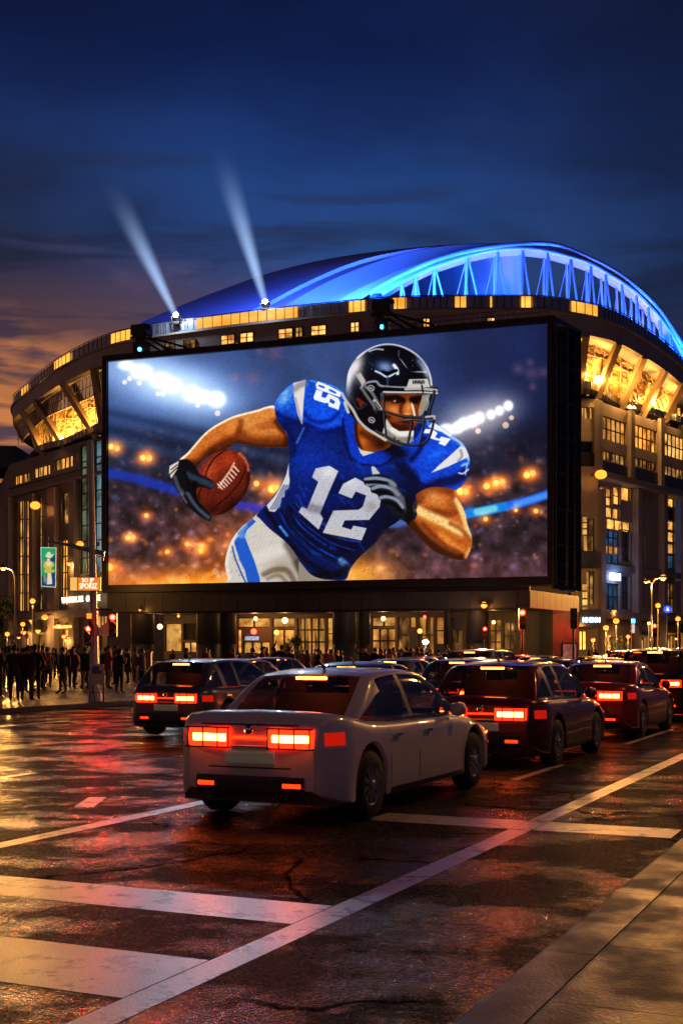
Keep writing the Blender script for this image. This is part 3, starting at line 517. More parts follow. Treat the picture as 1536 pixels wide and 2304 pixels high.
    C.line(qb((555,365),(600,385),(660,415),(740,370)), 2, (200, 208, 224), .95, 1.2, m); C.line(qb((620,372),(660,385),(700,372),(735,360)), 5, (1, 2, 4), 1, 1.2, m); C.line(qb((660,418),(658,500)), 1.6, (70, 90, 130), .7, 2, m)
    C.line(qb((752,250),(790,290),(835,350),(900,370),(995,372)), 1.5, (150, 150, 160), .9, 1, m); C.line(qb((758,190),(752,250)), 1.3, (110, 112, 124), .7, 1, m); C.line(qb((740,240),(820,345),(900,362)), 2, (1, 2, 4), .9, 1.4, m)
    C.line(qb((400,245),(500,170),(610,132),(720,132),(830,168),(930,235),(1000,322),(1030,400),(1040,480)), 3, (222, 224, 236), .85, 2.2, m); C.blob(*qb((985,360))[0], 7, 26, (214, 214, 228), .75, -25, m); C.blob(*qb((940,290))[0], 8, 14, (110, 124, 156), .7, -35, m)
    C.line(qb((500,195),(560,175),(620,180)), 1.6, (190, 196, 210), .8, 1.2, m)
    for k in range(16):
        a = qb((R.uniform(380, 560), R.uniform(200, 420)))[0] if k % 2 else qb((R.uniform(860, 1000), R.uniform(200, 380)))[0]
        C.blob(a[0], a[1], .9, .9, (200, 206, 224), .7, clip=m)
    # ear guard, strap, clips
    C.fill(qb((385,600),(400,590),(470,640),(440,660),(430,690)), (110, 44, 22), smooth=False); C.line(qb((350,560),(400,690),(480,650)), 2.4, (50, 56, 70), .8, 1.6, m)
    C.fill(qb((385,400),(425,375),(470,450),(440,500),(428,470)), (176, 170, 166), smooth=False); C.line(qb((430,510),(470,470),(560,455),(640,500),(1060,510)), 3, (150, 150, 158), .9, 1.3)
    C.line(qb((440,520),(480,580),(530,650),(560,710)), 3.4, (120, 116, 112), .9, 2); C.line(qb((470,500),(530,560),(600,690)), 3, (158, 156, 152), .7, 2.5, m); C.line(qb((545,620),(600,695)), 4.5, (190, 190, 190), .9, 1.2); C.line(qb((552,632),(594,688)), 1.8, (30, 30, 40), .9, .8)
    for q in ((518,512), (522,788)):
        a = qb(q)[0]; C.blob(a[0], a[1], 9, 7.5, (160, 158, 160), .95, 30, hard=True); C.blob(a[0], a[1], 6.4, 5, (30, 34, 44), .9, 30, hard=True); C.line([(a[0]-3, a[1]-1), (a[0]+3, a[1]+2)], 1.6, (170, 170, 176), .9, .8)
    C.line(qb((265,560),(300,620),(360,700),(410,790),(480,860),(560,910),(640,960)), 3.6, (186, 180, 172), .95, 1.6); C.line(qb((290,640),(320,720)), 4, (200, 196, 190), .9, 1.6)
    # brow plate and mask bars
    C.fill(qb((818,520),(845,435),(1005,432),(1025,500),(1030,520)), (188, 184, 180), smooth=False)
    for k, g in enumerate(("10111", "10101", "10100", "10100", "11111", "11001", "10111")):
        x0 = 880+k*15; C.line(qb((x0, 448), (x0, 474)), 1.5, (14, 14, 20), .95, .5)
        if g[1] == '1' or k % 2: C.line(qb((x0, 450 if k % 2 else 474), (x0+9, 450 if k % 2 else 474)), 1.3, (14, 14, 20), .9, .5)
        if g[2] == '1': C.line(qb((x0, 461), (x0+9, 461)), 1.2, (14, 14, 20), .9, .5)
    C.line(qb((630,520),(800,530),(960,525),(1075,520)), 7.5, (6, 8, 14), 1, 1); C.line(qb((815,520),(940,518),(1080,530)), 4.5, (176, 172, 166), .95, 1); C.line(qb((625,545),(800,548),(960,548),(1086,556)), 2, (196, 194, 190), .95, 1)
    C.line(qb((955,490),(965,545)), 2.6, (20, 24, 32), 1, .8)
    K = (8, 10, 16); H = (120, 124, 136)
    for q, w in ((((628,560),(628,640),(630,760),(648,930)), 3.2), (((1062,540),(1055,600),(1025,700),(1020,740)), 4.6), (((540,705),(640,715),(760,750),(900,765),(1055,765)), 4.2), (((870,765),(862,850),(835,985)), 3.8),
                 (((1058,770),(1045,860),(1005,960),(940,1003),(830,1000),(740,975),(640,925),(560,880)), 4), (((975,765),(968,850),(935,1000)), 3), (((760,800),(900,790),(1050,800)), 2.2)):
        C.line(qb(*q), w, K, 1, .9); C.line([(a-1.2, b-1.2) for a, b in qb(*q)], .8, H, .65, .8)
    C.line(qb((990,762),(1060,755),(1062,775)), 3, (178, 176, 176), .9, 1); C.line(qb((1000,600),(1010,640),(990,700)), 2.4, (150, 170, 196), .7, 1.4); C.line(qb((1005,800),(1015,830)), 3, (120, 150, 220), .6, 2)
    # skin and cloth texture: pores, pebbling, knitted mesh
    wm = (C.c[..., 0] > C.c[..., 2]*1.5) & (X > 385) & (X < 1065) & (Y > 900) & (Y < 1265)
    sk = (.88+.24*fbm(X, Y, 4.5, 41, 3)+.12*(hsh(np.floor(X/1.8), np.floor(Y/1.8), 5)-.5)); ball = ((X-512)**2+(Y-1082)**2 < 78**2)
    inside = np.maximum(np.maximum(NA, FA), BL_)
    C.c = np.where((inside > .5)[..., None], C.c*np.where(ball, (.80+.42*fbm(X, Y, 2.6, 51, 2)), sk)[..., None], C.c)
    C.c = np.where((PT > .5)[..., None], C.c*(.82+.3*(((np.sin(X*1.6+Y*.4)*np.sin(Y*1.6-X*.4)) > .1)))[..., None], C.c)
    # fine LED grain and dust
    g = (hsh(np.floor(X/1.6), np.floor(Y/1.6), 9)-.5)*.05; C.c += g[..., None]
    for k in range(260):
        x = R.uniform(250, 560) if k % 3 else R.uniform(800, 1000); y = R.uniform(1130, 1300); C.blob(x, y, 1.1, 1.1, (50, 26, 20), .6)
    # contrast, dark LED pixel seams
    c = np.clip(C.c, 0, 1); c = c + .6*(c*c*(3-2*c)-c); l = c.mean(2, keepdims=True); return np.clip(l+(c-l)*1.0, 0, 1)
# ================================================================ camera, world
cam = bpy.data.cameras.new('camera'); co = bpy.data.objects.new('camera', cam); col.objects.link(co)
co.location = (0, 0, EYE); co.rotation_euler = (PI/2, 0, 0); cam.sensor_fit = 'VERTICAL'; cam.sensor_height = 36; cam.lens = F/2304*36; cam.shift_y = (HY-1152)/2304; cam.clip_end = 6000; cam.clip_start = .1
sc.camera = co
w = bpy.data.worlds.new('World'); sc.world = w; w.use_nodes = True
nt = w.node_tree; N = nt.nodes; L = nt.links; bg = N['Background']
tc = N.new('ShaderNodeTexCoord'); sx = N.new('ShaderNodeSeparateXYZ'); L.new(tc.outputs['Generated'], sx.inputs[0])
def mth(op, a, b=None, clamp=False):
    q = N.new('ShaderNodeMath'); q.operation = op; q.use_clamp = clamp
    for k, v in enumerate((a, b)):
        if v is None: continue
        if isinstance(v, (int, float)): q.inputs[k].default_value = v
        else: L.new(v, q.inputs[k])
    return q.outputs[0]
def rngw(o, a, b, c=0., d=1., smooth=True):
    r = N.new('ShaderNodeMapRange'); r.interpolation_type = 'SMOOTHSTEP' if smooth else 'LINEAR'
    for k, v in enumerate((a, b, c, d)): r.inputs[k+1].default_value = v
    L.new(o, r.inputs[0]); return r.outputs[0]
def mixw(f, a, b, mode='MIX'):
    q = N.new('ShaderNodeMix'); q.data_type = 'RGBA'; q.blend_type = mode
    if isinstance(f, (int, float)): q.inputs[0].default_value = f
    else: L.new(f, q.inputs[0])
    for k, v in ((6, a), (7, b)):
        if isinstance(v, tuple): q.inputs[k].default_value = (*v, 1)
        else: L.new(v, q.inputs[k])
    return q.outputs[2]
ramp = N.new('ShaderNodeValToRGB'); L.new(sx.outputs['Z'], ramp.inputs[0]); cr = ramp.color_ramp
pts = [(0, (.05, .035, .05)), (.14, (.06, .055, .10)), (.22, (.045, .075, .19)), (.30, (.020, .070, .25)), (.37, (.009, .038, .17)), (.43, (.003, .014, .085)), (.49, (.0012, .005, .038)), (1, (.001, .002, .012))]
cr.elements[0].position = 0; cr.elements[0].color = (*pts[0][1], 1); cr.elements[1].position = 1; cr.elements[1].color = (*pts[-1][1], 1)
for p, c in pts[1:-1]: e = cr.elements.new(p); e.color = (*c, 1)
az = mth('DIVIDE', sx.outputs['X'], mth('MAXIMUM', mth('ABSOLUTE', sx.outputs['Y']), .05))      # tan of the bearing: left is negative
# soft stratus sheets: noise in a flattened direction space
mp = N.new('ShaderNodeMapping'); mp.inputs['Scale'].default_value = (3.0, 3.0, 19); L.new(tc.outputs['Generated'], mp.inputs[0])
cn = N.new('ShaderNodeTexNoise'); cn.inputs['Scale'].default_value = 1.5; cn.inputs['Detail'].default_value = 7; cn.inputs['Roughness'].default_value = .55; cn.inputs['Distortion'].default_value = .5; L.new(mp.outputs[0], cn.inputs[0])
mp2 = N.new('ShaderNodeMapping'); mp2.inputs['Scale'].default_value = (2.2, 2.2, 5); mp2.inputs['Location'].default_value = (3, 1, 2); L.new(tc.outputs['Generated'], mp2.inputs[0])
cn2 = N.new('ShaderNodeTexNoise'); cn2.inputs['Scale'].default_value = 2.2; cn2.inputs['Detail'].default_value = 5; L.new(mp2.outputs[0], cn2.inputs[0])
left = rngw(az, -.02, -.27); right = rngw(az, .0, .27)
low = rngw(sx.outputs['Z'], .31, .16)
cloud = rngw(cn.outputs[0], .42, .60)
zone = rngw(sx.outputs['Z'], .42, .30)
c = mixw(mth('MULTIPLY', mth('MULTIPLY', cloud, zone), rngw(az, -.3, .3, .62, .62)), ramp.outputs[0], (.014, .020, .052))
c = mixw(mth('MULTIPLY', right, .45), c, (.012, .02, .06))
c = mixw(mth('MULTIPLY', rngw(az, -.05, -.27, 0, .62), rngw(sx.outputs['Z'], .42, .30)), c, (.018, .02, .045))
glow = mth('MULTIPLY', rngw(az, .04, -.2), rngw(sx.outputs['Z'], .315, .20))
gc = mixw(rngw(cn.outputs[0], .45, .57), (.9, .30, .075), (.13, .06, .085))
gc = mixw(rngw(cn2.outputs[0], .42, .60, 0, .75), gc, (.10, .05, .07))
c = mixw(mth('MULTIPLY', glow, .92), c, gc)
c = mixw(rngw(cn2.outputs[0], .38, .62, 0, .6), c, mixw(1., c, (.38, .42, .5), 'MULTIPLY'))
c = mixw(rngw(mth('ABSOLUTE', az), .08, .30, 0, .55), c, mixw(1., c, (.45, .45, .5), 'MULTIPLY'))
sky = N.new('ShaderNodeTexSky'); sky.sky_type = 'NISHITA'; sky.sun_disc = False; sky.sun_elevation = math.radians(-3); sky.sun_rotation = math.radians(-60)
add = mixw(.05, c, sky.outputs[0], 'ADD')
L.new(add, bg.inputs[0]); bg.inputs[1].default_value = 1.0
sun = bpy.data.lights.new('sun', 'SUN'); sun.energy = .03; sun.angle = math.radians(8); sun.color = (1, .5, .25); so = bpy.data.objects.new('sun', sun); col.objects.link(so)
so.rotation_euler = Vector((math.sin(math.radians(60)), -math.cos(math.radians(60)), -.05)).to_track_quat('-Z', 'Y').to_euler()
# ================================================================ ground, road, pavements
def sheet(name, pts, z, m, org=(0, 0, 0)):
    b = MB(); b.add([(p.x, p.y, z) for p in pts], [tuple(range(len(pts)))]); o = b.build(name, m, None, org); return tag(o, kind='structure')
sheet('ground', [Vector((-2500, -400, 0)), Vector((2500, -400, 0)), Vector((2500, 3500, 0)), Vector((-2500, 3500, 0))], -.02, 'earth')
VK, VF = -1.72, -22.4
sheet('road', [rd(-60, VF), rd(-60, VK), rd(700, VK), rd(700, VF)], 0, 'asphalt')
b = MB(); b.obox(rd(-60, VK+.27, -.1), RU*760, RN*30, (0, 0, .22)); o = b.build('near_pavement', 'slab_near', None, rd(-60, VK+.27)); o.rotation_euler = (0, 0, 0); tag(o, kind='structure')
# express the slabs and kerbs in road-aligned local axes so their joints run along the kerb
def aligned(name, s0, v0, ls, lv, z0, z1, m):
    bb = MB(); bb.obox((0, 0, z0), (ls, 0, 0), (0, -lv, 0), (0, 0, z1-z0)); q = bb.build(name, m, None); q.location = rd(s0, v0); q.rotation_euler = (0, 0, ROADA); fixn(q); return tag(q, kind='structure')
bpy.data.objects.remove(o)
aligned('near_pavement', -60.15, VK+.27, 760, 30, -.1, .12, 'slab_near')
aligned('near_kerb', -60, VK, 760, .266, -.1, .124, 'kerb')
aligned('far_kerb', -60, VF-.3, 760, .296, -.1, .134, 'kerb')
aligned('far_pavement', -60, VF-160.3, 760, 160, -.1, .13, 'slab_far')
# markings, each a sheet 4 mm above the road
mk = MB()
def stripe(s0, s1, v0, v1): mk.quad(rd(s0, v0, .0012), rd(s0, v1, .0012), rd(s1, v1, .0012), rd(s1, v0, .0012))
stripe(4.6, 260, -3.42, -3.22); stripe(7.8, 300, -7.2, -7.0)
stripe(6.85, 7.45, -12, -3.43); stripe(5.05, 5.86, -12, -3.43); stripe(11.4, 12.0, -4.9, -3.43); stripe(11.4, 12.0, -3.21, -1.95)
stripe(15.8, 18.2, -4.75, -4.63); stripe(22.8, 27.5, -4.75, -4.63)
for k in range(24): stripe(10+k*9, 14+k*9, -11.0, -10.87); stripe(14+k*9, 18+k*9, -14.9, -14.77); stripe(12+k*9, 16+k*9, -18.6, -18.47)
mk.quad(P(188, 1792, 1), P(188, 1792, 1), P(188, 1792, 1), P(188, 1792, 1)) if 0 else None
D_ = EYE*F/(1804-HY); c0 = PX(207, D_); mk.add([(c0.x-.1, c0.y-.45, .0012), (c0.x+.11, c0.y-.45, .0012), (c0.x+.08, c0.y+.45, .0012), (c0.x-.12, c0.y+.45, .0012)], [(0, 1, 2, 3)])
tag(mk.build('road_markings', 'paint'), kind='structure')
# ================================================================ stadium
ST = empty('stadium', (0, 165, .13), 0, 'large round concrete stadium with a blue-lit arched roof and gold-lit bowl behind the giant screen', 'stadium')
so_ = Vector((0, 165, .13))
def sp(b, name, m, parent=None): return b.build(name, m, parent or ST, so_)
KH = 104390.
rimtab = [(30, 577), (60, 605), (100, 640), (140, 668), (200, 700), (260, 722), (330, 737), (400, 748), (520, 764), (640, 778), (760, 790), (860, 799), (960, 803), (1050, 804), (1150, 804), (1240, 801), (1347, 782), (1400, 763), (1450, 733), (1496, 700), (1536, 662), (1562, 620)]
rim_pts = [PX(x, KH/h) for x, h in rimtab]
ZR = 1.65+KH/F
back = [Vector((56, 190, 0)), Vector((56, 225, 0)), Vector((35, 255, 0)), Vector((0, 262, 0)), Vector((-32, 250, 0)), Vector((-48, 228, 0)), Vector((-50.5, 203, 0)), Vector((-49, 190, 0))]
rim = crom3(rim_pts+back, 6, True)
def pxof(p): return CX+p.x/p.y*F
def inset(curve, d):
    out = []; n = len(curve)
    for i in range(n):
        t = (curve[(i+1) % n]-curve[(i-1) % n]); t.z = 0; t.normalize(); out.append(curve[i]+Vector((-t.y, t.x, 0))*d)   # left of travel = inwards
    return out
def at(curve, z): return [Vector((p.x, p.y, z)) for p in curve]
def ring(rows, name, m, closed=True, smooth=True):
    b = MB(); b.loft(rows, 0, smooth, closed); return sp(b, name, m)
nf = (len(rimtab)-1)*6+1         # front samples
ZB = 37.1
ring([at(inset(rim, .25), ZB), at(inset(rim, .25), ZR)], 'glass_balustrade', 'bal')
b = MB()                                                                     # handrail and posts of the balustrade
for i in range(0, nf-1):
    for q in (ZB+.05, ZR): b.tube([Vector((rim[i].x, rim[i].y, q)), Vector((rim[i+1].x, rim[i+1].y, q))], .055, 4, cap=False)
    seg = (rim[i+1]-rim[i]).length; k = max(1, round(seg/1.3))
    for j in range(k):
        q = rim[i].lerp(rim[i+1], j/k); b.tube([Vector((q.x, q.y, ZB)), Vector((q.x, q.y, ZR))], .045, 4, cap=False)
sp(b, 'balustrade_rail', 'dark_metal')
ring([at(inset(rim, .9), ZB+.02), at(inset(rim, -.25), ZB), at(inset(rim, -.3), ZB-.25), at(inset(rim, -.05), ZB-.32), at(inset(rim, 0.05), 35.05), at(inset(rim, .5), 34.9), at(inset(rim, 3), 34.9)], 'rim_fascia', 'fascia', smooth=False)
for r0, r1 in ((47, 64), (122, 160), (248, 318), (441, 671), (785, 822), (882, 915), (1022, 1048), (1100, 1108), (1172, 1196), (1284, 1345)):
    b = MB(); c1 = [p for p in inset(rim, .12)[:nf]]
    dense = [c1[i].lerp(c1[i+1], k/8) for i in range(nf-1) for k in range(8)]
    run = [p for p in dense if r0 <= pxof(p) <= r1]
    if len(run) < 2: continue
    b.loft([at(run, ZB+.12), at(run, ZR-.1)], 0, False); sp(b, 'lit_glass_panel', 'lit_panel')
# windows under the balustrade, above the screen
ins = inset(rim, .0)[:nf]; dense = [ins[i].lerp(ins[i+1], k/10) for i in range(nf-1) for k in range(10)]
def ring_pt(x, c=dense): return min(c, key=lambda p: abs(pxof(p)-x))
for x0, x1, m in ((372, 395, 'dim'), (414, 443, 'dim'), (497, 529, 'warm2'), (541, 571, 'warm2'), (625, 660, 'warm2'), (664, 682, 'dim'), (700, 736, 'warm2'), (788, 810, 'warm2'), (949, 968, 'warm2'), (1094, 1114, 'warm2')):
    a = ring_pt(x0); c = ring_pt(x1); t = (c-a).normalized(); n = Vector((t.y, -t.x, 0)); h0, h1 = 35.02, 36.15
    f = MB(); L_ = (c-a).length
    for o_, ln, z0, z1 in ((0, .12, h0, h1), (L_-.12, .12, h0, h1), (L_/2-.05, .1, h0, h1), (0, L_, h0, h0+.1), (0, L_, h1-.1, h1), (0, L_, (h0+h1)/2-.03, (h0+h1)/2+.03)):
        f.obox(a+t*o_+n*.02+Vector((0, 0, z0)), t*ln, n*.14, (0, 0, z1-z0))
    fo = sp(f, 'window', 'mullion')
    g = MB(); g.quad(*[q+n*.06 for q in (a+Vector((0, 0, h0)), c+Vector((0, 0, h0)), c+Vector((0, 0, h1)), a+Vector((0, 0, h1)))]); sp(g, 'pane', m, fo)
# bowl: bottom curve
bot = [(62, 188, 27.6), (60, 182, 27.8), (66, 176, 27.9), (80, 170, 28), (98, 165, 28), (148, 160.6, 28), (215, 151.8, 28.1), (240, 149.5, 28.2), (400, 145, 28.5), (640, 142, 29.2), (860, 139.5, 29.8), (1100, 138, 30.2), (1240, 137.6, 30.5), (1306, 138, 30.5), (1343, 140.5, 30.5), (1393, 148.5, 30.5), (1442, 152, 30.5), (1490, 155.8, 30.5), (1536, 160, 30.5), (1575, 168, 30.5), (1600, 180, 30.5)]
bc = crom3([Vector((*PX(x, D)[:2], z)) for x, D, z in bot], 6)
def resample(c, n):
    ds = [0]
    for i in range(len(c)-1): ds.append(ds[-1]+(c[i+1]-c[i]).length)
    out = []; j = 0
    for k in range(n):
        t = ds[-1]*k/(n-1)
        while j < len(c)-2 and ds[j+1] < t: j += 1
        out.append(c[j].lerp(c[j+1], min(1, (t-ds[j])/max(1e-6, ds[j+1]-ds[j]))))
    return out
NB = 120
rimf = rim[:nf]; rin = inset(rim, 2.2)[:nf]
tops = resample(at(rin, 35.), NB)
bin_ = [p for p in bc]; bt = resample(bc, NB)
def inw(c, d):
    out = []
    for i in range(len(c)):
        t = c[min(i+1, len(c)-1)]-c[max(i-1, 0)]; t.z = 0; t.normalize(); out.append(c[i]+Vector((-t.y, t.x, 0))*d)
    return out
bti = inw(bt, 2.4)
# match by bearing so struts and soffit stay in register
def by_px(c, x): return min(c, key=lambda p: abs(pxof(p)-x))
rows = []
for k in range(9):
    q = k/8; rows.append([tops[i].lerp(bti[i], q)+Vector((0, 0, -.9*math.sin(PI*q)*(.6+.4*math.sin(i*.9)))) for i in range(NB)])
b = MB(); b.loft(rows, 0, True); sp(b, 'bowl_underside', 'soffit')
b = MB(); b.loft([inw(bt, -.3), [p+Vector((0, 0, .9)) for p in inw(bt, -.3)]], 0, False)
for i in range(0, NB-1): q = inw(bt, -.3)[i]; b.tube([q, q+Vector((0, 0, .95))], .05, 4, 1, cap=False)
sp(b, 'terrace_parapet', ['glass_dark', 'dark_metal'])
b = MB(); b.loft([[p+Vector((0, 0, .02)) for p in inw(bt, -.5)], [p+Vector((0, 0, .02)) for p in bti]], 0, False); sp(b, 'terrace_floor', 'concrete_dark')
b = MB()
for i in range(0, NB, 2): b.tube([rows[k][i]+Vector((0, -.12, -.12)) for k in range(9)], .1, 4, cap=False)
for k in (1, 3, 5, 7): b.tube([p+Vector((0, -.15, -.1)) for p in rows[k]], .09, 4, cap=False)
sp(b, 'bowl_ribs', 'strut')
# glazed upper galleries on the left: dark panes in sloping frames
rl = resample(at(inset(rim, .8)[:nf], 34.9), NB)
b = MB(); m = [i for i in range(NB) if pxof(rl[i]) < 330 and pxof(bt[i]) < 330]
for q0, q1 in ((.02, .36),):
    b.loft([[rl[i].lerp(bt[i], q) for i in m] for q in (q0, q1)], 0, False)
sp(b, 'gallery_glazing', 'glass_grey')
b = MB()
for i in m:
    b.tube([rl[i].lerp(bt[i], .02), rl[i].lerp(bt[i], .37)], .06, 4, cap=False)
for q in (.02, .19, .37): b.tube([rl[i].lerp(bt[i], q) for i in m], .1 if q > .3 else .05, 4, cap=False)
sp(b, 'gallery_mullions', 'strut')
# raking struts, each one by its own
rdense = [p for i in range(nf-1) for p in (rimf[i].lerp(rimf[i+1], k/8) for k in range(8))]
bdense = [p for i in range(len(bc)-1) for p in (bc[i].lerp(bc[i+1], k/8) for k in range(8))]
for xt, xb in ((51, 98), (80, 148), (141, 215), (213, 236), (300, 300), (420, 410), (540, 530), (660, 650), (780, 770), (900, 890), (1020, 1010), (1130, 1115), (1230, 1212), (1319, 1304), (1391, 1343), (1449, 1393), (1496, 1442), (1534, 1490), (1556, 1530)):
    a = by_px(rdense, xt); c = by_px(bdense, xb)
    a = Vector((a.x, a.y, 35.1)); d = (c-a); s = d.cross(Vector((0, 0, 1))); s.normalize(); u = s.cross(d).normalized(); b = MB()
    b.obox(a-s*.42-u*.45, s*.7, u*.7, d+Vector((0, 0, -.3))); sp(b, 'strut', 'strut')
for xb in (70, 90, 120, 165, 190, 222, 1300, 1322, 1360, 1378, 1412, 1428, 1460, 1476, 1506, 1524):
    c = by_px(bdense, xb); t = inw(bt, 1.2); c = by_px(t, xb)
    b = MB(); b.tube([c, c+Vector((0, 0, 2.6))], .16, 6); b.box(c+Vector((0, 0, .6)), (.5, .5, 1.1), 0); sp(b, 'terrace_lamp', 'warm2')
for xb, pw in ((75, 700), (110, 1500), (150, 1500), (190, 1500), (225, 900), (1312, 1500), (1350, 2400), (1395, 2400), (1435, 2400), (1475, 2400), (1515, 2400)):
    c = by_px(inw(bt, .5), xb); light('POINT', c+Vector((0, 0, 1.6)), pw*.85, (1, .45, .09), .25)
    tq = by_px([rl_.lerp(b_, .5) for rl_, b_ in zip(tops, bt)], xb); light('POINT', tq+Vector((0, -1.4, -1.2)), pw*.7, (1, .45, .09), .2)  # second row of point lights added halfway up to brighten the underside
# ---------------------------------------------------------------- base walls with windows
class Wall:
    def __init__(s, A, B, z0, z1, name='wall', m='concrete', th=.8):
        s.A = Vector((A[0], A[1], 0)); s.B = Vector((B[0], B[1], 0)); s.d = (s.B-s.A).normalized(); s.L = (s.B-s.A).length; s.n = Vector((s.d.y, -s.d.x, 0)); s.z0 = z0; s.z1 = z1; s.op = []; s.name = name; s.m = m; s.th = th; s.extra = []
    def uz(s, x, y):
        kx = (x-CX)/F; u = (kx*s.A.y-s.A.x)/(s.d.x-kx*s.d.y); D = s.A.y+u*s.d.y; return u, EYE-(y-HY)/F*D
    def pt(s, u, z, o=0): q = s.A+s.d*u+s.n*o; return Vector((q.x, q.y, z))
    def rect(s, x0, x1, yt, yb):
        u0, z1 = s.uz(x0, yt); _, z0 = s.uz(x0, yb); u1, _ = s.uz(x1, yt); return u0, u1, z0, z1
    def win(s, x0, x1, yt, yb, m='warm', nu=3, nz=2, sill=False, name='window'): s.op.append((*s.rect(x0, x1, yt, yb), m, nu, nz, name))
    def band(s, x0, x1, yt, yb, m, proud=.12, name='panel'): s.extra.append((*s.rect(x0, x1, yt, yb), m, proud, name))
    def build(s, parent, org):
        e = lambda v, q: min(max(v, q[0]), q[1])
        ops = [(e(a, (.05, s.L-.05)), e(b_, (.05, s.L-.05)), e(c, (s.z0+.02, s.z1-.05)), e(d, (s.z0+.02, s.z1-.05)), *r) for a, b_, c, d, *r in s.op]
        us = sorted({0, s.L, *[o[0] for o in ops], *[o[1] for o in ops]}); zs = sorted({s.z0, s.z1, *[o[2] for o in ops], *[o[3] for o in ops]})
        b = MB(); vi = {}
        def vid(u, z):
            if (u, z) not in vi: vi[(u, z)] = len(b.v); b.v.append(tuple(s.pt(u, z)))
            return vi[(u, z)]
        for i in range(len(us)-1):
            for j in range(len(zs)-1):
                cu, cz = (us[i]+us[i+1])/2, (zs[j]+zs[j+1])/2
                if any(o[0] < cu < o[1] and o[2] < cz < o[3] for o in ops): continue
                b.f.append((vid(us[i], zs[j]), vid(us[i+1], zs[j]), vid(us[i+1], zs[j+1]), vid(us[i], zs[j+1]))); b.m.append(0); b.sm.append(False)
        for o in ops:
            c = [(o[0], o[2]), (o[1], o[2]), (o[1], o[3]), (o[0], o[3])]
            for k in range(4): (u0, z0), (u1, z1) = c[k], c[(k+1) % 4]; b.quad(s.pt(u0, z0), s.pt(u1, z1), s.pt(u1, z1, -.5), s.pt(u0, z0, -.5))
        q = [s.pt(0, s.z0, -s.th), s.pt(s.L, s.z0, -s.th), s.pt(s.L, s.z1, -s.th), s.pt(0, s.z1, -s.th)]; b.quad(*q[::-1])
        b.quad(s.pt(0, s.z1), s.pt(s.L, s.z1), q[2], q[3]); b.quad(s.pt(0, s.z0), s.pt(0, s.z1), q[3], q[0]); b.quad(s.pt(s.L, s.z0), q[1], q[2], s.pt(s.L, s.z1))
        W = b.build(s.name, s.m, parent, org)
        for o in ops:
            f = MB(); u0, u1, z0, z1, m, nu, nz, nm = o; t = .07 if (u1-u0) > 2 else .05
            if nu*nz:
                for k in range(nu+1): u = u0+(u1-u0)*k/nu; f.obox(s.pt(u-t if k else u, z0, -.34), s.d*(t if k in (0, nu) else 2*t), s.n*.12, (0, 0, z1-z0))
                for k in range(nz+1): z = z0+(z1-z0)*k/nz; f.obox(s.pt(u0, z-(t if k else 0), -.35), s.d*(u1-u0), s.n*.11, (0, 0, t if k in (0, nz) else 2*t))
                fo = f.build(nm, 'mullion', W, org)
            else: fo = W
            g = MB(); g.quad(s.pt(u0, z0, -.4), s.pt(u1, z0, -.4), s.pt(u1, z1, -.4), s.pt(u0, z1, -.4)); g.build('pane', m, fo, org)
        for u0, u1, z0, z1, m, pr, nm in s.extra:
            g = MB(); g.obox(s.pt(u0, z0, .003), s.d*(u1-u0), s.n*pr, (0, 0, z1-z0)); g.build(nm, m, W, org)
        return W
Z0 = .13
# left wing
W = Wall(PX(22, 174.6), PX(242, 150), Z0, 27.7, 'left_wing_wall', 'cladding')
for a in ((31, 68, 1072, 1092, 'amber'), (74, 113, 1055, 1077, 'amber'), (123, 164, 1035, 1060, 'amber')): W.win(*a[:4], a[4], 4, 1)
W.win(173, 179, 1020, 1040, 'amber', 1, 1)
W.win(180, 204, 1004, 1292, 'green', 2, 8); W.win(212, 238, 992, 1290, 'cyan', 2, 8)
W.win(41, 54, 1128, 1376, 'amber', 2, 6); W.win(57, 72, 1128, 1376, 'warm', 2, 6); W.win(86, 98, 1120, 1372, 'dim', 2, 6); W.win(107, 117, 1235, 1366, 'warm', 1, 4); W.win(137, 156, 1216, 1362, 'amber', 3, 4); W.win(140, 162, 1110, 1180, 'dim', 2, 2); W.win(107, 126, 1130, 1200, 'dim', 2, 2)
W.win(56, 74, 1432, 1468, 'warm', 2, 1); W.win(84, 101, 1428, 1466, 'dim', 1, 1); W.win(108, 118, 1428, 1466, 'warm', 1, 1); W.win(140, 172, 1416, 1462, 'warm2', 3, 2); W.win(186, 200, 1410, 1462, 'dim', 1, 1); W.win(216, 238, 1384, 1420, 'warm', 3, 1); W.win(222, 232, 1428, 1460, 'dim', 1, 1)
for x0, x1, yt, yb in ((22, 31, 1120, 1500), (76, 84, 1112, 1500), (118, 134, 1100, 1500), (166, 178, 1085, 1500)): W.band(x0, x1, yt, yb if 0 else 1476, 'concrete', .7, 'pier')
for x0, x1, yt, yb, m, pr in ((22, 240, 1115, 1121, 'concrete', .5), (22, 240, 1098, 1101, 'concrete_dark', .25), (22, 240, 1382, 1398, 'concrete', .9), (75, 98, 1400, 1424, 'dark_metal', 1.6), (140, 174, 1408, 1414, 'lit_panel', 1.2)): W.band(x0, x1, yt, yb, m, pr, 'ledge' if pr < 1 else 'awning')
W.build(ST, so_)
LW = W
tx = MB(); u0, z = W.uz(158, 1355)
text_mesh('WASHIHOAL SUR', 1.02, .04, 'wall_lettering', 'letters', ST, so_, W.pt(W.uz(181, 1352)[0], W.uz(181, 1352)[1]+.1, 1.05), W.d, (0, 0, 1), squeeze=.78)
text_mesh('OPASTRIE', 1.02, .04, 'wall_lettering', 'letters', ST, so_, W.pt(W.uz(228, 1349)[0], W.uz(228, 1349)[1]+.1, 1.05), W.d, (0, 0, 1), squeeze=.86)
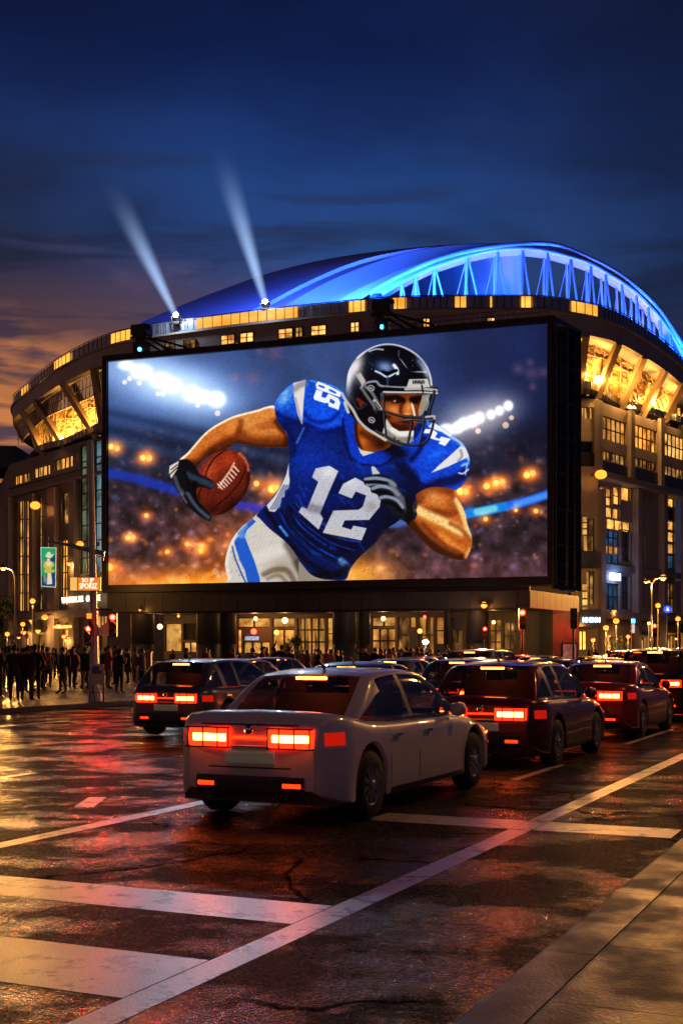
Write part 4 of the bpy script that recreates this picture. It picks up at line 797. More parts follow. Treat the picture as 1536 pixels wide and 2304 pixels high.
# small wing return wall and roof deck
b = MB(); a = PX(22, 174.6); b.obox((a.x, a.y, Z0), (.6, .6, 0), Vector((-8, 24, 0)), (0, 0, 27.5)); sp(b, 'wing_side_wall', 'cladding')
b = MB(); b.add([(a.x, a.y, 27.6), (PX(242, 150).x, 150, 27.6), (-10, 175, 27.6), (-46, 200, 27.6)], [(0, 1, 2, 3)]); sp(b, 'wing_roof', 'concrete_dark')
# middle wall, mostly behind the screen
W = Wall((-27.7, 149.8), (-12, 144), Z0, 28.3, 'middle_wall', 'cladding'); W.build(ST, so_)
W = Wall((-12, 144), (25, 139.6), Z0, 29.4, 'middle_wall', 'cladding')
for k in range(6): W.op.append((2+k*6, 6+k*6, 1, 5, 'dim', 3, 1, 'window'))
W.build(ST, so_)
# right face, near-frontal return
A = PX(1285, 139.2); B = PX(1344, 140)
W = Wall(A, B, Z0, 29.8, 'right_return_wall', 'concrete')
W.win(1290, 1305, 915, 941, 'warm', 1, 1); W.win(1306, 1333, 915, 941, 'amber', 3, 1); W.win(1290, 1333, 992, 1018, 'glass_dark', 2, 1); W.win(1312, 1336, 1166, 1240, 'dim', 2, 2); W.win(1318, 1336, 1285, 1360, 'dim', 2, 2)
W.band(1290, 1334, 972, 991, 'fascia', .1); W.band(1290, 1338, 1019, 1047, 'panel_dark', .15); W.band(1290, 1340, 1050, 1160, 'concrete', .5); W.band(1290, 1339, 1244, 1280, 'glass_grey', 1.4, 'box_bay'); W.band(1290, 1338, 1372, 1410, 'glass_grey', 1.4, 'box_bay'); W.win(1303, 1320, 1420, 1462, 'warm', 2, 1)
W.build(ST, so_); RW = W
b = MB()
for k in range(3):
    q = W.pt(W.uz(1309, 1170+14*k)[0], W.uz(1309, 1170+14*k)[1], .6); b.box(q, (.4, .3, .5), 0)
for k in range(5):
    q = W.pt(W.uz(1309, 1322+17*k)[0], W.uz(1309, 1322+17*k)[1], .6); b.box(q, (.5, .3, .6), 0)
sp(b, 'wall_light_column', 'warm2')
text_mesh('MHIMM', .8, .04, 'shop_lettering', 'sign_w', ST, so_, W.pt(W.uz(1316, 1396)[0], W.uz(1316, 1396)[1], 1.5), W.d, (0, 0, 1), squeeze=.8)
# right curving face: upper overhang
A = PX(1344, 140); B = PX(1545, 160.2)
W = Wall(A, B, 21.3, 29.6, 'right_upper_wall', 'concrete')
for x0, x1, yt, yb, m in ((1346, 1409, 931, 984, 'warm'), (1420, 1477, 951, 1003, 'warm'), (1487, 1540, 969, 1021, 'warm')): W.win(x0, x1, yt, yb, m, 6, 2)
for x0, x1, yt, yb in ((1346, 1408, 1009, 1031), (1421, 1476, 1026, 1046), (1487, 1540, 1043, 1065)): W.win(x0, x1, yt, yb, 'dim', 6, 1)
for x0, x1, yt, yb in ((1346, 1411, 1034, 1056), (1421, 1479, 1049, 1075), (1488, 1540, 1068, 1092)): W.band(x0, x1, yt, yb, 'panel_dark', .06)
for x0, x1, yt, yb in ((1336, 1346, 900, 1066), (1410, 1419, 924, 1074), (1478, 1486, 942, 1092)): W.band(x0, x1, yt, yb, 'concrete', .5, 'pier')
W.build(ST, so_); UW = W
n = W.n; A2 = A-n*1.6; B2 = B-n*1.6
W = Wall(A2, B2, Z0, 21.3, 'right_lower_wall', 'concrete')
W.win(1349, 1377, 1094, 1133, 'warm2', 2, 2); W.win(1379, 1395, 1094, 1133, 'warm', 1, 2); W.win(1397, 1418, 1094, 1124, 'amber', 1, 1)
W.win(1349, 1394, 1136, 1160, 'amber', 3, 1); W.win(1349, 1420, 1162, 1186, 'warm2', 4, 1); W.win(1349, 1394, 1188, 1222, 'glass_blue', 4, 2); W.win(1349, 1394, 1224, 1242, 'warm', 4, 1); W.win(1349, 1394, 1244, 1264, 'glass_blue', 3, 1); W.win(1398, 1417, 1190, 1262, 'glass_dark', 1, 2)
W.win(1446, 1450, 1204, 1272, 'glass_dark', 1, 1)
for yt, yb, m in ((1114, 1136, 'warm2'), (1140, 1165, 'glass_dark'), (1168, 1189, 'warm2'), (1193, 1216, 'warm2'), (1220, 1243, 'warm2'), (1246, 1276, 'glass_blue')): W.win(1490, 1519, yt, yb, m, 2, 1)
W.win(1351, 1393, 1310, 1370, 'glass_blue', 4, 2); W.win(1397, 1416, 1296, 1370, 'glass_dark', 1, 2); W.win(1493, 1530, 1310, 1378, 'dim', 3, 2)
W.win(1366, 1380, 1428, 1466, 'warm2', 1, 1); W.win(1396, 1399, 1428, 1466, 'warm2', 1, 1); W.win(1431, 1439, 1432, 1468, 'warm2', 1, 1); W.win(1443, 1451, 1432, 1468, 'warm2', 1, 1); W.win(1456, 1478, 1428, 1466, 'dim', 2, 1); W.win(1496, 1530, 1428, 1466, 'warm', 3, 1)
W.band(1350, 1540, 1376, 1392, 'concrete', 1.2, 'ledge'); W.band(1430, 1457, 1403, 1421, 'fascia', .5); W.band(1492, 1540, 1404, 1424, 'dark_metal', 2.2, 'awning'); W.band(1350, 1420, 1400, 1404, 'concrete_dark', .8, 'ledge'); W.band(1430, 1457, 1421, 1430, 'dark_metal', 1.5, 'awning')
for x0, x1 in ((1338, 1348), (1421, 1429), (1480, 1488)): W.band(x0, x1, 1100, 1476, 'concrete', .8, 'pier')
W.band(1350, 1540, 1268, 1282, 'concrete', .4, 'ledge')
W.build(ST, so_); DW = W
b = MB(); b.quad(Vector((A.x, A.y, 21.3)), Vector((B.x, B.y, 21.3)), Vector((B2.x, B2.y, 21.3))-n*1, Vector((A2.x, A2.y, 21.3))-n*1); sp(b, 'overhang_soffit', 'concrete')
A3 = B; Wx = Wall(A3, (52, 185), Z0, 29.6, 'right_end_wall', 'cladding'); Wx.build(ST, so_)
q = W.pt(W.uz(1375, 1298)[0], W.uz(1375, 1298)[1], .35); b = MB(); b.obox(q-W.d*1.25-Vector((0, 0, .42)), W.d*2.5, W.n*.2, (0, 0, .84)); sp(b, 'blue_white_lightbox', 'sign_w')
light('POINT', q+W.n*1.1, 300, (.15, .4, 1), .4)
# joints in the stonework: thin proud string courses
# ---------------------------------------------------------------- roof
def curve(tab, n=60):
    c = crom3([P(x, y, D) for x, y, D in tab], 8); return resample(c, n)
C4 = curve([(316, 726, 168), (400, 690, 176), (500, 651, 184), (600, 616, 188), (700, 590, 190), (800, 572, 188), (900, 560, 182), (1000, 551, 172), (1090, 547, 163), (1180, 548, 158)])
C3b = curve([(560, 700, 152), (600, 682, 155), (652, 654, 158), (715, 623, 161), (782, 595, 163), (860, 573, 163), (965, 556, 162), (1080, 548, 159.5), (1180, 548.5, 157)])
C3 = curve([(640, 690, 151), (673, 669, 153), (746, 630, 156), (834, 594, 158), (912, 570, 158.5), (1000, 554, 158), (1100, 548, 157), (1180, 549, 156)])
C2 = curve([(745, 686, 148), (769, 671, 149), (808, 649, 150), (860, 625, 151), (912, 602, 152), (1000, 572, 153), (1090, 554, 154), (1180, 550, 155)])
C1 = curve([(800, 682, 147.3), (832, 661, 148), (886, 630, 149), (951, 599, 150), (1000, 582, 151), (1060, 566, 152), (1120, 557, 153), (1180, 551, 154)])
rb = curve([(318, 735, 150), (400, 722, 148), (470, 714, 146), (520, 708, 146), (560, 706, 147)])
b = MB(); mid_ = [C4[i].lerp(C3b[i], .5)+Vector((0, 0, 2.6*math.sin(PI*i/59))) for i in range(60)]
q1 = [C4[i].lerp(mid_[i], .5)+Vector((0, 0, .8*math.sin(PI*i/59))) for i in range(60)]; q2 = [mid_[i].lerp(C3b[i], .5) for i in range(60)]
base = resample([rb[k] for k in range(60)]+[C3b[0]], 60)
b.loft([C4, [C4[i].lerp(C3b[i], .33) for i in range(60)], [C4[i].lerp(C3b[i], .66) for i in range(60)], C3b], 0, True)
b.add([*[C4[0], *rb, C3b[0], C3b[1]]], [(0, k, k+1) for k in range(1, 62)], 0, True)
# back slope, down to the far rim
bk = [Vector((p.x*1.0, p.y+46*math.sin(PI*min(1, (i+12)/60))*.8+10, 37)) for i, p in enumerate(C4)]
b.loft([bk, [bk[i].lerp(C4[i], .55)+Vector((0, 0, 5*math.sin(PI*i/59))) for i in range(60)], C4], 0, True)
sp(b, 'roof_shell', 'roof')
b = MB(); b.loft([C3b, [p+Vector((0, 0, -.5)) for p in C3b], C3], 0, False); sp(b, 'roof_ridge_band', 'roof')
b = MB(); b.loft([C3, [C3[i].lerp(C2[i], .5)+Vector((0, 0, -.7)) for i in range(60)], C2], 0, True); sp(b, 'lit_roof_band', 'roof')
b = MB(); b.loft([C2, C1], 0, True); sp(b, 'roof_edge_band', 'roof')
outer = [(832, 661, 148), (886, 630, 149), (951, 598, 150), (1000, 581, 151), (1060, 565, 152), (1120, 556, 153), (1180, 550, 154), (1210, 548.5, 154.5), (1252, 553, 155.5), (1314, 577, 157), (1376, 608, 158.5), (1438, 654, 160.5), (1480, 697, 162.5), (1521, 757, 165), (1545, 800, 167)]
inner = [(860, 659, 148), (900, 636, 149), (951, 610, 150), (991, 594, 150.6), (1057, 573, 152), (1119, 560, 153), (1181, 558, 154), (1231, 564, 155), (1281, 577, 156), (1326, 592, 157.2), (1360, 611, 158), (1397, 634, 159), (1430, 658, 160.3), (1455, 683, 161.5), (1480, 711, 162.6), (1513, 756, 165), (1536, 800, 167)]
Oc = curve(outer, 80); Ic = curve(inner, 80)
# the arch: a deep boxed rib
b = MB(); off = Vector((.0, 3.2, 0)); b.loft([Oc, Ic, [p+off for p in Ic], [p+off for p in Oc], Oc], 0, False); sp(b, 'arch_rib', 'arch')
b = MB()
b.tube([p+Vector((0, -.15, 0)) for p in Oc], .3, 6); sp(b, 'arch_top_tube', 'arch')
b = MB(); b.tube([p+Vector((0, -.1, -.1)) for p in Ic], .28, 6); sp(b, 'arch_lower_tube', 'arch')
# base ring girder under the arch
ring_b = [PX(x, D)+Vector((0, 0, 38.1)) for x, D in ((850, 147), (950, 149), (1100, 151.5), (1200, 153.5), (1300, 155.5), (1380, 157.5), (1450, 161), (1510, 165), (1550, 170))]
b = MB(); b.tube(crom3(ring_b, 6), .5, 6); sp(b, 'base_girder', 'arch')
def onI(x): return min([Ic[i].lerp(Ic[i+1], k/6) for i in range(79) for k in range(6)], key=lambda p: abs(pxof(p)-x))
def foot(x, dy=0):
    c = crom3(ring_b, 12); q = min(c, key=lambda p: abs(pxof(p)-x)); return Vector((q.x, q.y+dy, 38.2))
vs_ = [(903, 903, 905, 925), (935, 935, 939, 962), (977, 977, 995, 1026), (1051, 1045, 1062, 1100), (1119, 1111, 1123, 1162), (1176, 1170, 1184, 1212), (1231, 1222, 1238, 1262), (1283, 1271, 1290, 1312), (1328, 1318, 1332, 1350), (1362, 1362, 1378, 1386), (1397, 1402, 1412, 1420), (1430, 1432, 1440, 1452), (1457, 1460, 1468, 1474), (1482, 1486, 1490, 1500), (1505, 1510, 1514, 1522)]
for t, l, m_, r in vs_:
    a = onI(t)
    for x, dy, rr in ((l, .0, .17), (r, .0, .12), (m_, 4.5, .16)):
        f = foot(x, dy)
        if f.z > a.z-1 and 0: continue
        b = MB(); b.tube([a+Vector((0, min(dy, 3.), 0)), f], rr, 8); sp(b, 'arch_strut', 'arch')
for k in range(len(vs_)-1):
    a, c = onI(vs_[k][0]), onI(vs_[k+1][0]); f0, f1 = foot(vs_[k][2], 3.), foot(vs_[k+1][2], 3.)
    for p_, q_ in ((c+Vector((0, 2.6, 0)), f0),):
        b = MB(); b.tube([p_, q_], .065, 6); sp(b, 'arch_diagonal', 'arch')
# blue floods along the arch, and warm uplights at the rear feet
BL = (.018, .15, 1)
def arealight(p, d, pw, c, size): o = light('AREA', p, pw, c, rot=d, size=size); return o
for x, pw in ((905, 900), (960, 1800), (1020, 3000), (1090, 4200), (1160, 4200), (1230, 4200), (1300, 4000), (1360, 3600), (1410, 3000), (1455, 2600), (1495, 2200), (1525, 1600)):
    f = foot(x); f.z = 38.9; f.y -= 2.2; a = onI(x); light('SPOT', f, pw*2.2, BL, .3, rot=(a-f), spot=math.radians(120))
for x in (940, 997, 1062, 1123, 1186, 1240, 1290, 1334, 1378, 1412, 1442, 1470):
    f = foot(x, 4.5); a = onI(x)+Vector((0, 4, 0)); light('SPOT', f+Vector((0, -1.6, .4)), 2600, (1, .42, .18), .15, rot=(a-f)*.7+Vector((0, .8, 0)), spot=math.radians(60))
# cyan floods washing the roof bands, blue wash on the shell
light('SPOT', P(768, 672, 140)+Vector((0, 0, 1)), 26000, (.02, .36, 1), .5, rot=P(790, 630, 154)-P(768, 676, 140), spot=math.radians(75))
light('SPOT', P(900, 650, 141), 20000, (.03, .24, 1), .5, rot=P(920, 590, 156)-P(900, 650, 141), spot=math.radians(85))
light('SPOT', P(1040, 650, 144), 14000, (.03, .2, 1), .5, rot=P(1000, 562, 157)-P(1040, 650, 144), spot=math.radians(80))
for x, y, D, tx_, ty, tD, pw in ((420, 700, 138, 520, 670, 178, 9000), (520, 690, 136, 640, 640, 176, 16000), (640, 680, 134, 740, 610, 176, 20000), (760, 660, 136, 850, 585, 172, 16000)):
    a = P(x, y, D)+Vector((0, 0, 1.5)); light('SPOT', a, pw*3.0, (.05, .13, 1), .6, rot=P(tx_, ty, tD)-a, spot=math.radians(95))
# warm wash of the concrete walls, from lamps fixed on them
def wall_lamp(Wl, x, y, pw, o=1.6, lab='', c=(1, .43, .1), drop=True, big=.3):
    u, z = Wl.uz(x, y); q = Wl.pt(u, z, o); a = Wl.pt(u, z+.1, .02)
    t = empty('wall_lamp', a, 0, lab, 'lamp'); b = MB(); b.tube([a, a+(q-a)*.55+Vector((0, 0, .35)), q+Vector((0, 0, .22))], .06, 6); b.box(a, (.3, .3, .5), 0); b.build('bracket', 'dark_metal', t, a)
    b = MB(); b.lathe([(.05, .3), (big*1.1, .14), (big*1.15, .0)], q, 12); b.build('lamp_head', 'dark_metal', t, a)
    b = MB(); b.ball(q-Vector((0, 0, .02)), big*1.2, 12, sz=.75); b.build('bulb', 'lamp', t, a)
    light('POINT', q-a+Vector((0, 0, -.25)), pw, c, .3, parent=t)
    if pw > 1000: light('SPOT', q-a+Wl.n*big, pw*(4.5 if x > 1000 else 4.5), c, big*.8, rot=Wl.n+Vector((0, 0, -.15)), spot=math.radians(90), parent=t)
    return t
wall_lamp(LW, 123, 1140, 6500, 2.6, 'large orange floodlight on a bracket high on the stadium wing at the far left', big=.55)
wall_lamp(LW, 222, 1226, 1300, 2.4, 'orange lamp on the stadium wing just left of the giant screen', big=.38)
wall_lamp(LW, 176, 1268, 500, 1.2, 'small dim amber wall lamp above the orange sign', big=.28)
wall_lamp(LW, 135, 1389, 900, 2, 'orange double lamp on the stadium wing above the shop doors', big=.36)
wall_lamp(LW, 95, 1396, 300, 1.5, 'tiny white wall lamp left of the double lamp', big=.22)
wall_lamp(LW, 86, 1422, 900, 2, 'orange wall lamp over a doorway of the left wing', big=.3)
wall_lamp(LW, 119, 1419, 700, 2, 'round yellow wall lamp beside the doorway under the green banner', big=.3)
wall_lamp(RW, 1325, 1075, 3400, 2.8, 'large orange floodlight on the stadium wall right of the giant screen', big=.55)
for Wl_, x_, y_, pw_, lab_ in ((LW, 62, 1434, 160, 'tiny amber shop lamp nearest the far left corner of the stadium wing'), (LW, 78, 1417, 200, 'small white shop lamp right of the far left doorway'), (LW, 152, 1406, 260, 'lit lamp on the doorway awning below the orange sign'), (LW, 168, 1438, 200, 'small warm lamp at the right side of the lit doorway left of the signal pole'), (LW, 229, 1386, 240, 'cluster lamp above the shop window beside the right red signal'),
    (DW, 1443, 1438, 200, 'small lamp over the narrow lit door under the cream sign board'), (DW, 1500, 1436, 300, 'amber lamp over the shops below the dark awning at the far right'), (DW, 1524, 1450, 260, 'white shop lamp at the right frame edge, street level'), (DW, 1372, 1440, 260, 'small lamp in the lit doorway behind the pair of post lamps')):
    wall_lamp(Wl_, x_, y_, pw_, 1.2, lab_, big=.2)
wall_lamp(DW, 1359, 1374, 200, 1.2, 'small amber downlight under the ledge right of the screen', big=.22)
# ================================================================ giant LED screen
DL, DR = 105.0, 105*653/740.
SL = PX(245, DL); SR = PX(1232, DR); sd = (SR-SL).normalized(); sn = Vector((sd.y, -sd.x, 0)); zb, zt = EYE+151*DL/F, EYE+653*DL/F; SLen = (SR-SL).length
def S(u, z, o=0): q = SL+sd*u+sn*o; return Vector((q.x, q.y, z))
BB = empty('video_screen', (SL.x, SL.y, 6.5), 0, 'giant black-framed video screen showing an American football player in blue number 12 with the ball', 'screen'); bo = BB.location.copy()
NX, NZ = 1150, 640
u = np.linspace(0, 1, NX); v = np.linspace(0, 1, NZ); U, V = np.meshgrid(u, v)
WX = SL.x+(SR.x-SL.x)*U; WY = SL.y+(SR.y-SL.y)*U; WZ = zt+(zb-zt)*V
ppx = CX+WX/WY*F; ppy = HY-(WZ-EYE)/WY*F
img = paint(ppx, ppy)
lin = np.where(img <= .04045, img/12.92, ((img+.055)/1.055)**2.4)
me = bpy.data.meshes.new('display'); nv = NX*NZ
me.vertices.add(nv); co_ = np.stack([WX+sn.x*.02-bo.x, WY+sn.y*.02-bo.y, WZ-bo.z], -1).astype(np.float32).reshape(-1); me.vertices.foreach_set('co', co_)
idx = np.arange(nv).reshape(NZ, NX); q = np.stack([idx[1:, :-1], idx[1:, 1:], idx[:-1, 1:], idx[:-1, :-1]], -1).reshape(-1).astype(np.int32); nfc = q.size//4
me.loops.add(q.size); me.loops.foreach_set('vertex_index', q); me.polygons.add(nfc); me.polygons.foreach_set('loop_start', np.arange(0, q.size, 4, dtype=np.int32)); me.update(calc_edges=True)
ca = me.color_attributes.new('picture', 'FLOAT_COLOR', 'POINT'); cc = np.ones((nv, 4), np.float32); cc[:, :3] = lin.reshape(-1, 3); ca.data.foreach_set('color', cc.reshape(-1))
m_, nt_, b_ = nodes('led_display'); at_ = nt_.nodes.new('ShaderNodeVertexColor'); at_.layer_name = 'picture'; nt_.links.new(at_.outputs[0], b_.inputs['Emission Color']); b_.inputs['Emission Strength'].default_value = 1.0; b_.inputs['Base Color'].default_value = (.004, .004, .004, 1); b_.inputs['Roughness'].default_value = .7; m_.cycles.emission_sampling = 'NONE'
me.materials.append(m_); dsp = bpy.data.objects.new('display', me); col.objects.link(dsp); dsp.parent = BB
b = MB(); t = .42; dp = -2.4
b.obox(S(-t, zb-.62, dp), sd*(SLen+2*t), sn*(.35-dp), (0, 0, .62)); b.obox(S(-t, zt, dp), sd*(SLen+2*t), sn*(.35-dp), (0, 0, .5))
b.obox(S(-t, zb, dp), sd*t, sn*(.35-dp), (0, 0, zt-zb)); b.obox(S(SLen, zb, dp), sd*t, sn*(.35-dp), (0, 0, zt-zb)); b.obox(S(0, zb, dp), sd*SLen, sn*.3, (0, 0, zt-zb))
b.build('frame', 'black_steel', BB, bo)
# service cage on the right end: open braced tower
p0 = S(SLen+t, 0, .35); p1 = PX(1302, 96.4); e = (p1-p0); el = e.length; e.normalize(); en = Vector((e.y, -e.x, 0)); ez0, ez1 = 6.3, zt+.35
b = MB()
for k in (0, .5, .82): c = p0+e*el*k; b.box((c.x, c.y, (ez0+ez1)/2), (.16, .16, ez1-ez0))
c = p1; b.obox((c.x-.3, c.y-.3, ez0), (.42, .1, 0), (-.1, 2.2, 0), (0, 0, ez1-ez0))
bk_ = S(SLen+t, 0, dp); b.obox(bk_+Vector((0, 0, ez0)), (p1-bk_)*.97, sn*.1, (0, 0, ez1-ez0))
b.obox(p0+Vector((0, 0, ez1-.2)), e*el, en*.12, (0, 0, .3)); b.obox(p0+Vector((0, 0, ez0)), e*el, en*.12, (0, 0, .3))
b.build('service_cage', 'black_steel', BB, bo)
b = MB()
for k in range(8):
    z = ez0+.6+(ez1-ez0-1.2)*k/7; a = p0+e*.5; c = p0+e*el*.86; b.tube([Vector((a.x, a.y, z)), Vector((c.x, c.y, z+.1))], .06, 6)
    if k < 7: b.tube([Vector((a.x, a.y, z+1.4)), Vector((c.x, c.y, z+1.15))], .03, 5)
for kk in (.12, .55, .84): c = p0+e*el*kk; b.tube([Vector((c.x, c.y, ez0)), Vector((c.x, c.y, ez1))], .07, 6)
b.build('cage_ladder', mat('weathered_steel', (.16, .1, .06), .5, .5), BB, bo)
b = MB(); zz = zt+.5
for k in range(23): b.tube([S(SLen*(.62+.38*k/22), zz, 0), S(SLen*(.62+.38*k/22), zz+.75, 0)], .025, 4)
for h in (.4, .75): b.tube([S(SLen*.62, zz+h, 0), S(SLen, zz+h, 0)], .022, 4)
b.build('top_rail', 'black_steel', BB, bo)
# maintenance rigs on the top edge
def rig(x, ytop, lab):
    u = (x/1.-CX)/F; uu = (u*SL.y-SL.x)/(sd.x-u*sd.y); D = SL.y+uu*sd.y; z1 = EYE+(HY-ytop)*D/F; o = S(uu, zz, -1.2)
    t = empty('projector_rig', o, ROADA*0+math.atan2(sd.y, sd.x), lab, 'projector', 'projector rigs standing on the top edge of the screen'); h = z1-zz
    b = MB(); b.box((0, 0, h*.22), (1.1, .9, h*.44)); b.box((-.1, 0, h*.52), (.6, .6, .3)); b.build('base_cabinet', 'black_steel', t)
    b = MB(); b.box((0, 0, h*.83), (1.45, 1.1, h*.32)); b.prism([(-.9, 0), (.95, 0), (.5, .3), (-.4, .3)], (0, .5, h*.58), (1, 0, 0), (0, 0, 1), (0, -1, 0)); b.tube([(.7, -.3, h*.9), (1.0, -.3, h*.9)], .18, 8); b.build('lamp_head', 'black_steel', t)
    b = MB()
    for a, c in (((.6, 0, h*.6), (2.9, 0, .1)), ((.5, 0, h*.45), (2.2, 0, .1)), ((.5, 0, h*.62), (4.2, 0, .45)), ((1.6, 0, h*.35), (3.6, 0, 0))): b.tube([a, c], .09, 5)
    b.build('brace', 'black_steel', t); b = MB(); b.ball((.1, -.52, h*.2), .17, 10); b.build('status_light', 'blue_led', t); return t
rig(303, 724, 'black projector rig with a blue status light at the left end of the screen top'); rig(850, 666, 'black projector rig with a blue status light on the middle of the screen top')
# ================================================================ podium building under the screen
A = PX(245, 104.5); B = PX(1190, 93.5); C = PX(1300, 104.5); back_ = (C-B)*1.0
PD = empty('podium_building', (A.x, A.y, .13), math.atan2((B-A).y, (B-A).x)*0, 'low dark-clad building with lit shop fronts carrying the giant screen', 'building'); po = PD.location.copy()
cd = (B-A).normalized(); cn_ = Vector((cd.y, -cd.x, 0)); CL = (B-A).length
def Cc(u, z, o=0): q = A+cd*u+cn_*o; return Vector((q.x, q.y, z))
b = MB(); poly = [A, B, C, A+back_*1.4]
lo = [Vector((p.x, p.y, 4.96)) for p in poly]; hi = [Vector((p.x, p.y, 6.3)) for p in poly]; b.add(lo+hi, [(3, 2, 1, 0), (4, 5, 6, 7), (0, 1, 5, 4), (1, 2, 6, 5), (2, 3, 7, 6), (3, 0, 4, 7)]); b.build('canopy', 'panel_dark', PD, po)
b = MB(); ws = 0; k = 0
rr = random.Random(3); xs = [0]
while xs[-1] < CL-1: xs.append(xs[-1]+rr.uniform(1.55, 1.85))
for i in range(len(xs)-1):
    x1 = min(xs[i+1], CL); b.obox(Cc(xs[i]+.02, 5.0, .01), cd*(x1-xs[i]-.04), cn_*.05, (0, 0, 1.26))
b.build('fascia_panels', mat('fascia_panel', (.03, .027, .027), .45, .2, var=.45, sc_=.35), PD, po); b = MB()
e2 = (C-B); L2 = e2.length; e2.normalize(); n2 = Vector((e2.y, -e2.x, 0))
for i in range(8): q = B+e2*(L2*i/8+.02)+n2*.01; b.obox(q+Vector((0, 0, 5.0)), e2*(L2/8-.04), n2*.05, (0, 0, 1.26))
b.build('side_fascia_panels', mat('side_fascia_panel', (.045, .038, .034), .45, .2, var=.45, sc_=.35), PD, po)
b = MB(); b.obox(Cc(0, 6.3, -.3), cd*CL, cn_*.15, (0, 0, .25)); b.obox(Cc(.5, 4.82, -.6), cd*(CL-1), cn_*.3, (0, 0, .14)); b.build('canopy_trim', 'black_steel', PD, po)
PA_, PL_, pn_, pd_ = A.copy(), CL, cn_.copy(), cd.copy()
def step_z(p):
    q = (p-PA_); o = q.dot(pn_); u_ = q.dot(pd_)
    return 0 if (u_ < -.5 or u_ > PL_+3 or o < -9) else .75 if o < 1.6 else .5 if o < 3.4 else .25 if o < 5.2 else 0
b = MB()
for o_, z_ in ((5.2, .38), (3.4, .63), (1.6, .88)): b.obox(Cc(-.5, .1, -9), cd*(CL+3.5), cn_*(o_+9), (0, 0, z_-.1))
tag(b.build('podium_steps', 'slab_far', None, (0, 0, 0)), kind='structure')
def cu(x, o=-1.0):
    kx = (x-CX)/F; q = A+cn_*o; return (kx*q.y-q.x)/(cd.x-kx*cd.y)
def column(x0, x1, o, w=1.5):
    u0, u1 = cu(x0, o), cu(x1, o); c = Cc((u0+u1)/2, 0, o); b = MB(); r = (u1-u0)/2; b.lathe([(r, .13), (r, 2.3), (r-.02, 2.31), (r-.02, 2.34), (r, 2.35), (r, 4.96)], (c.x, c.y, 0), 24); b.lathe([(r+.08, .13), (r+.08, .4), (r, .42)], (c.x, c.y, 0), 24); b.build('column', 'column', PD, po)
for x0, x1, o in ((297, 345, -1.3), (445, 492, -1.3), (492, 530, -3.8), (750, 800, -1.3), (804, 832, -4.5), (1048, 1098, -1.3), (998, 1012, -5.5)): column(x0, x1, o)
b = MB(); q0 = PX(1243, 99); q1 = PX(1300, 104); b.obox((q0.x, q0.y, .13), q1-q0, (-.8, 1.6, 0), (0, 0, 4.83)); b.build('corner_pier', 'panel_dark', PD, po)
# shop front set back under the canopy
WA = A+cn_*-8.2+cd*1.0; WB = B+cn_*-8.2+cd*-.5
W = Wall(WA, WB, .13, 4.96, 'shop_wall', 'concrete_dark', .4)
y0, y1 = 1388, 1484
W.win(350, 408, 1403, 1466, 'warm2', 1, 1); W.win(412, 441, 1403, 1440, 'glass_grey', 1, 1); W.win(412, 441, 1445, 1468, 'warm', 2, 1)
W.win(533, 606, 1390, 1412, 'warm2', 2, 1); W.win(612, 662, 1390, 1412, 'warm2', 1, 1); W.win(533, 543, 1416, 1470, 'warm2', 1, 1); W.win(546, 582, 1430, 1442, 'white_shop', 1, 1); W.win(546, 606, 1444, 1472, 'warm2', 3, 1); W.win(612, 662, 1416, 1472, 'warm', 2, 1); W.win(668, 730, 1390, 1472, 'amber', 4, 3); W.win(735, 747, 1390, 1462, 'warm2', 1, 2)
W.win(835, 888, 1388, 1410, 'warm2', 2, 1); W.win(835, 888, 1414, 1470, 'warm', 3, 2); W.win(894, 920, 1388, 1470, 'dim', 1, 2); W.win(921, 934, 1388, 1412, 'warm2', 1, 1); W.win(940, 975, 1388, 1470, 'amber', 2, 2); W.win(980, 997, 1388, 1450, 'warm', 1, 2); W.win(1014, 1024, 1390, 1412, 'glass_blue', 1, 1); W.win(1014, 1040, 1416, 1470, 'dim', 2, 1)
W.win(1100, 1126, 1394, 1470, 'warm', 2, 3)
W.win(1132, 1160, 1400, 1462, 'dim', 2, 2)
W.build(PD, po); SW = W
# right bay, glazed lobby with lit offices seen inside
W = Wall(PX(1128, 105.6), PX(1243, 105.8), .13, 4.96, 'lobby_wall', 'concrete_dark', .3)
W.win(1133, 1162, 1404, 1470, 'amber', 2, 2); W.win(1168, 1186, 1416, 1432, 'white_shop', 1, 1); W.win(1190, 1212, 1402, 1470, 'dim', 1, 2); W.win(1228, 1241, 1418, 1434, 'white_shop', 2, 2); W.win(1216, 1226, 1404, 1470, 'warm', 1, 3)
W.build(PD, po)
# shelves, counters and people-height clutter silhouetted in the shops
b = MB(); rr = random.Random(8)
for x0, x1 in ((350, 440), (535, 605), (612, 662), (836, 887), (940, 975)):
    for k in range(7):
        x = rr.uniform(x0, x1); u_, _ = SW.uz(x, 1450); b.box(SW.pt(u_, .13+.5, -.15), (rr.uniform(.3, .9), .3, rr.uniform(.7, 1.2)), 0)
b.build('shop_fittings', 'dark_metal', PD, po)
def hang(x, y, o, r, m, pw, c=(1, .5, .14)):
    u_ = cu(x, o); D = Cc(u_, 0, o).y; z = EYE+(HY-y)*D/F; q = Cc(u_, z, o); b = MB(); b.ball(q, r, 10); b.build('ceiling_lamp', m, PD, po)
    if z < 4.8 and z > 3.5:
        b = MB(); b.tube([q+Vector((0, 0, r)), Vector((q.x, q.y, 4.96))], .03, 5); b.build('lamp_rod', 'dark_metal', PD, po)
    if pw: light('POINT', q-Vector((0, 0, .25))+cn_*.2, pw, c, r)
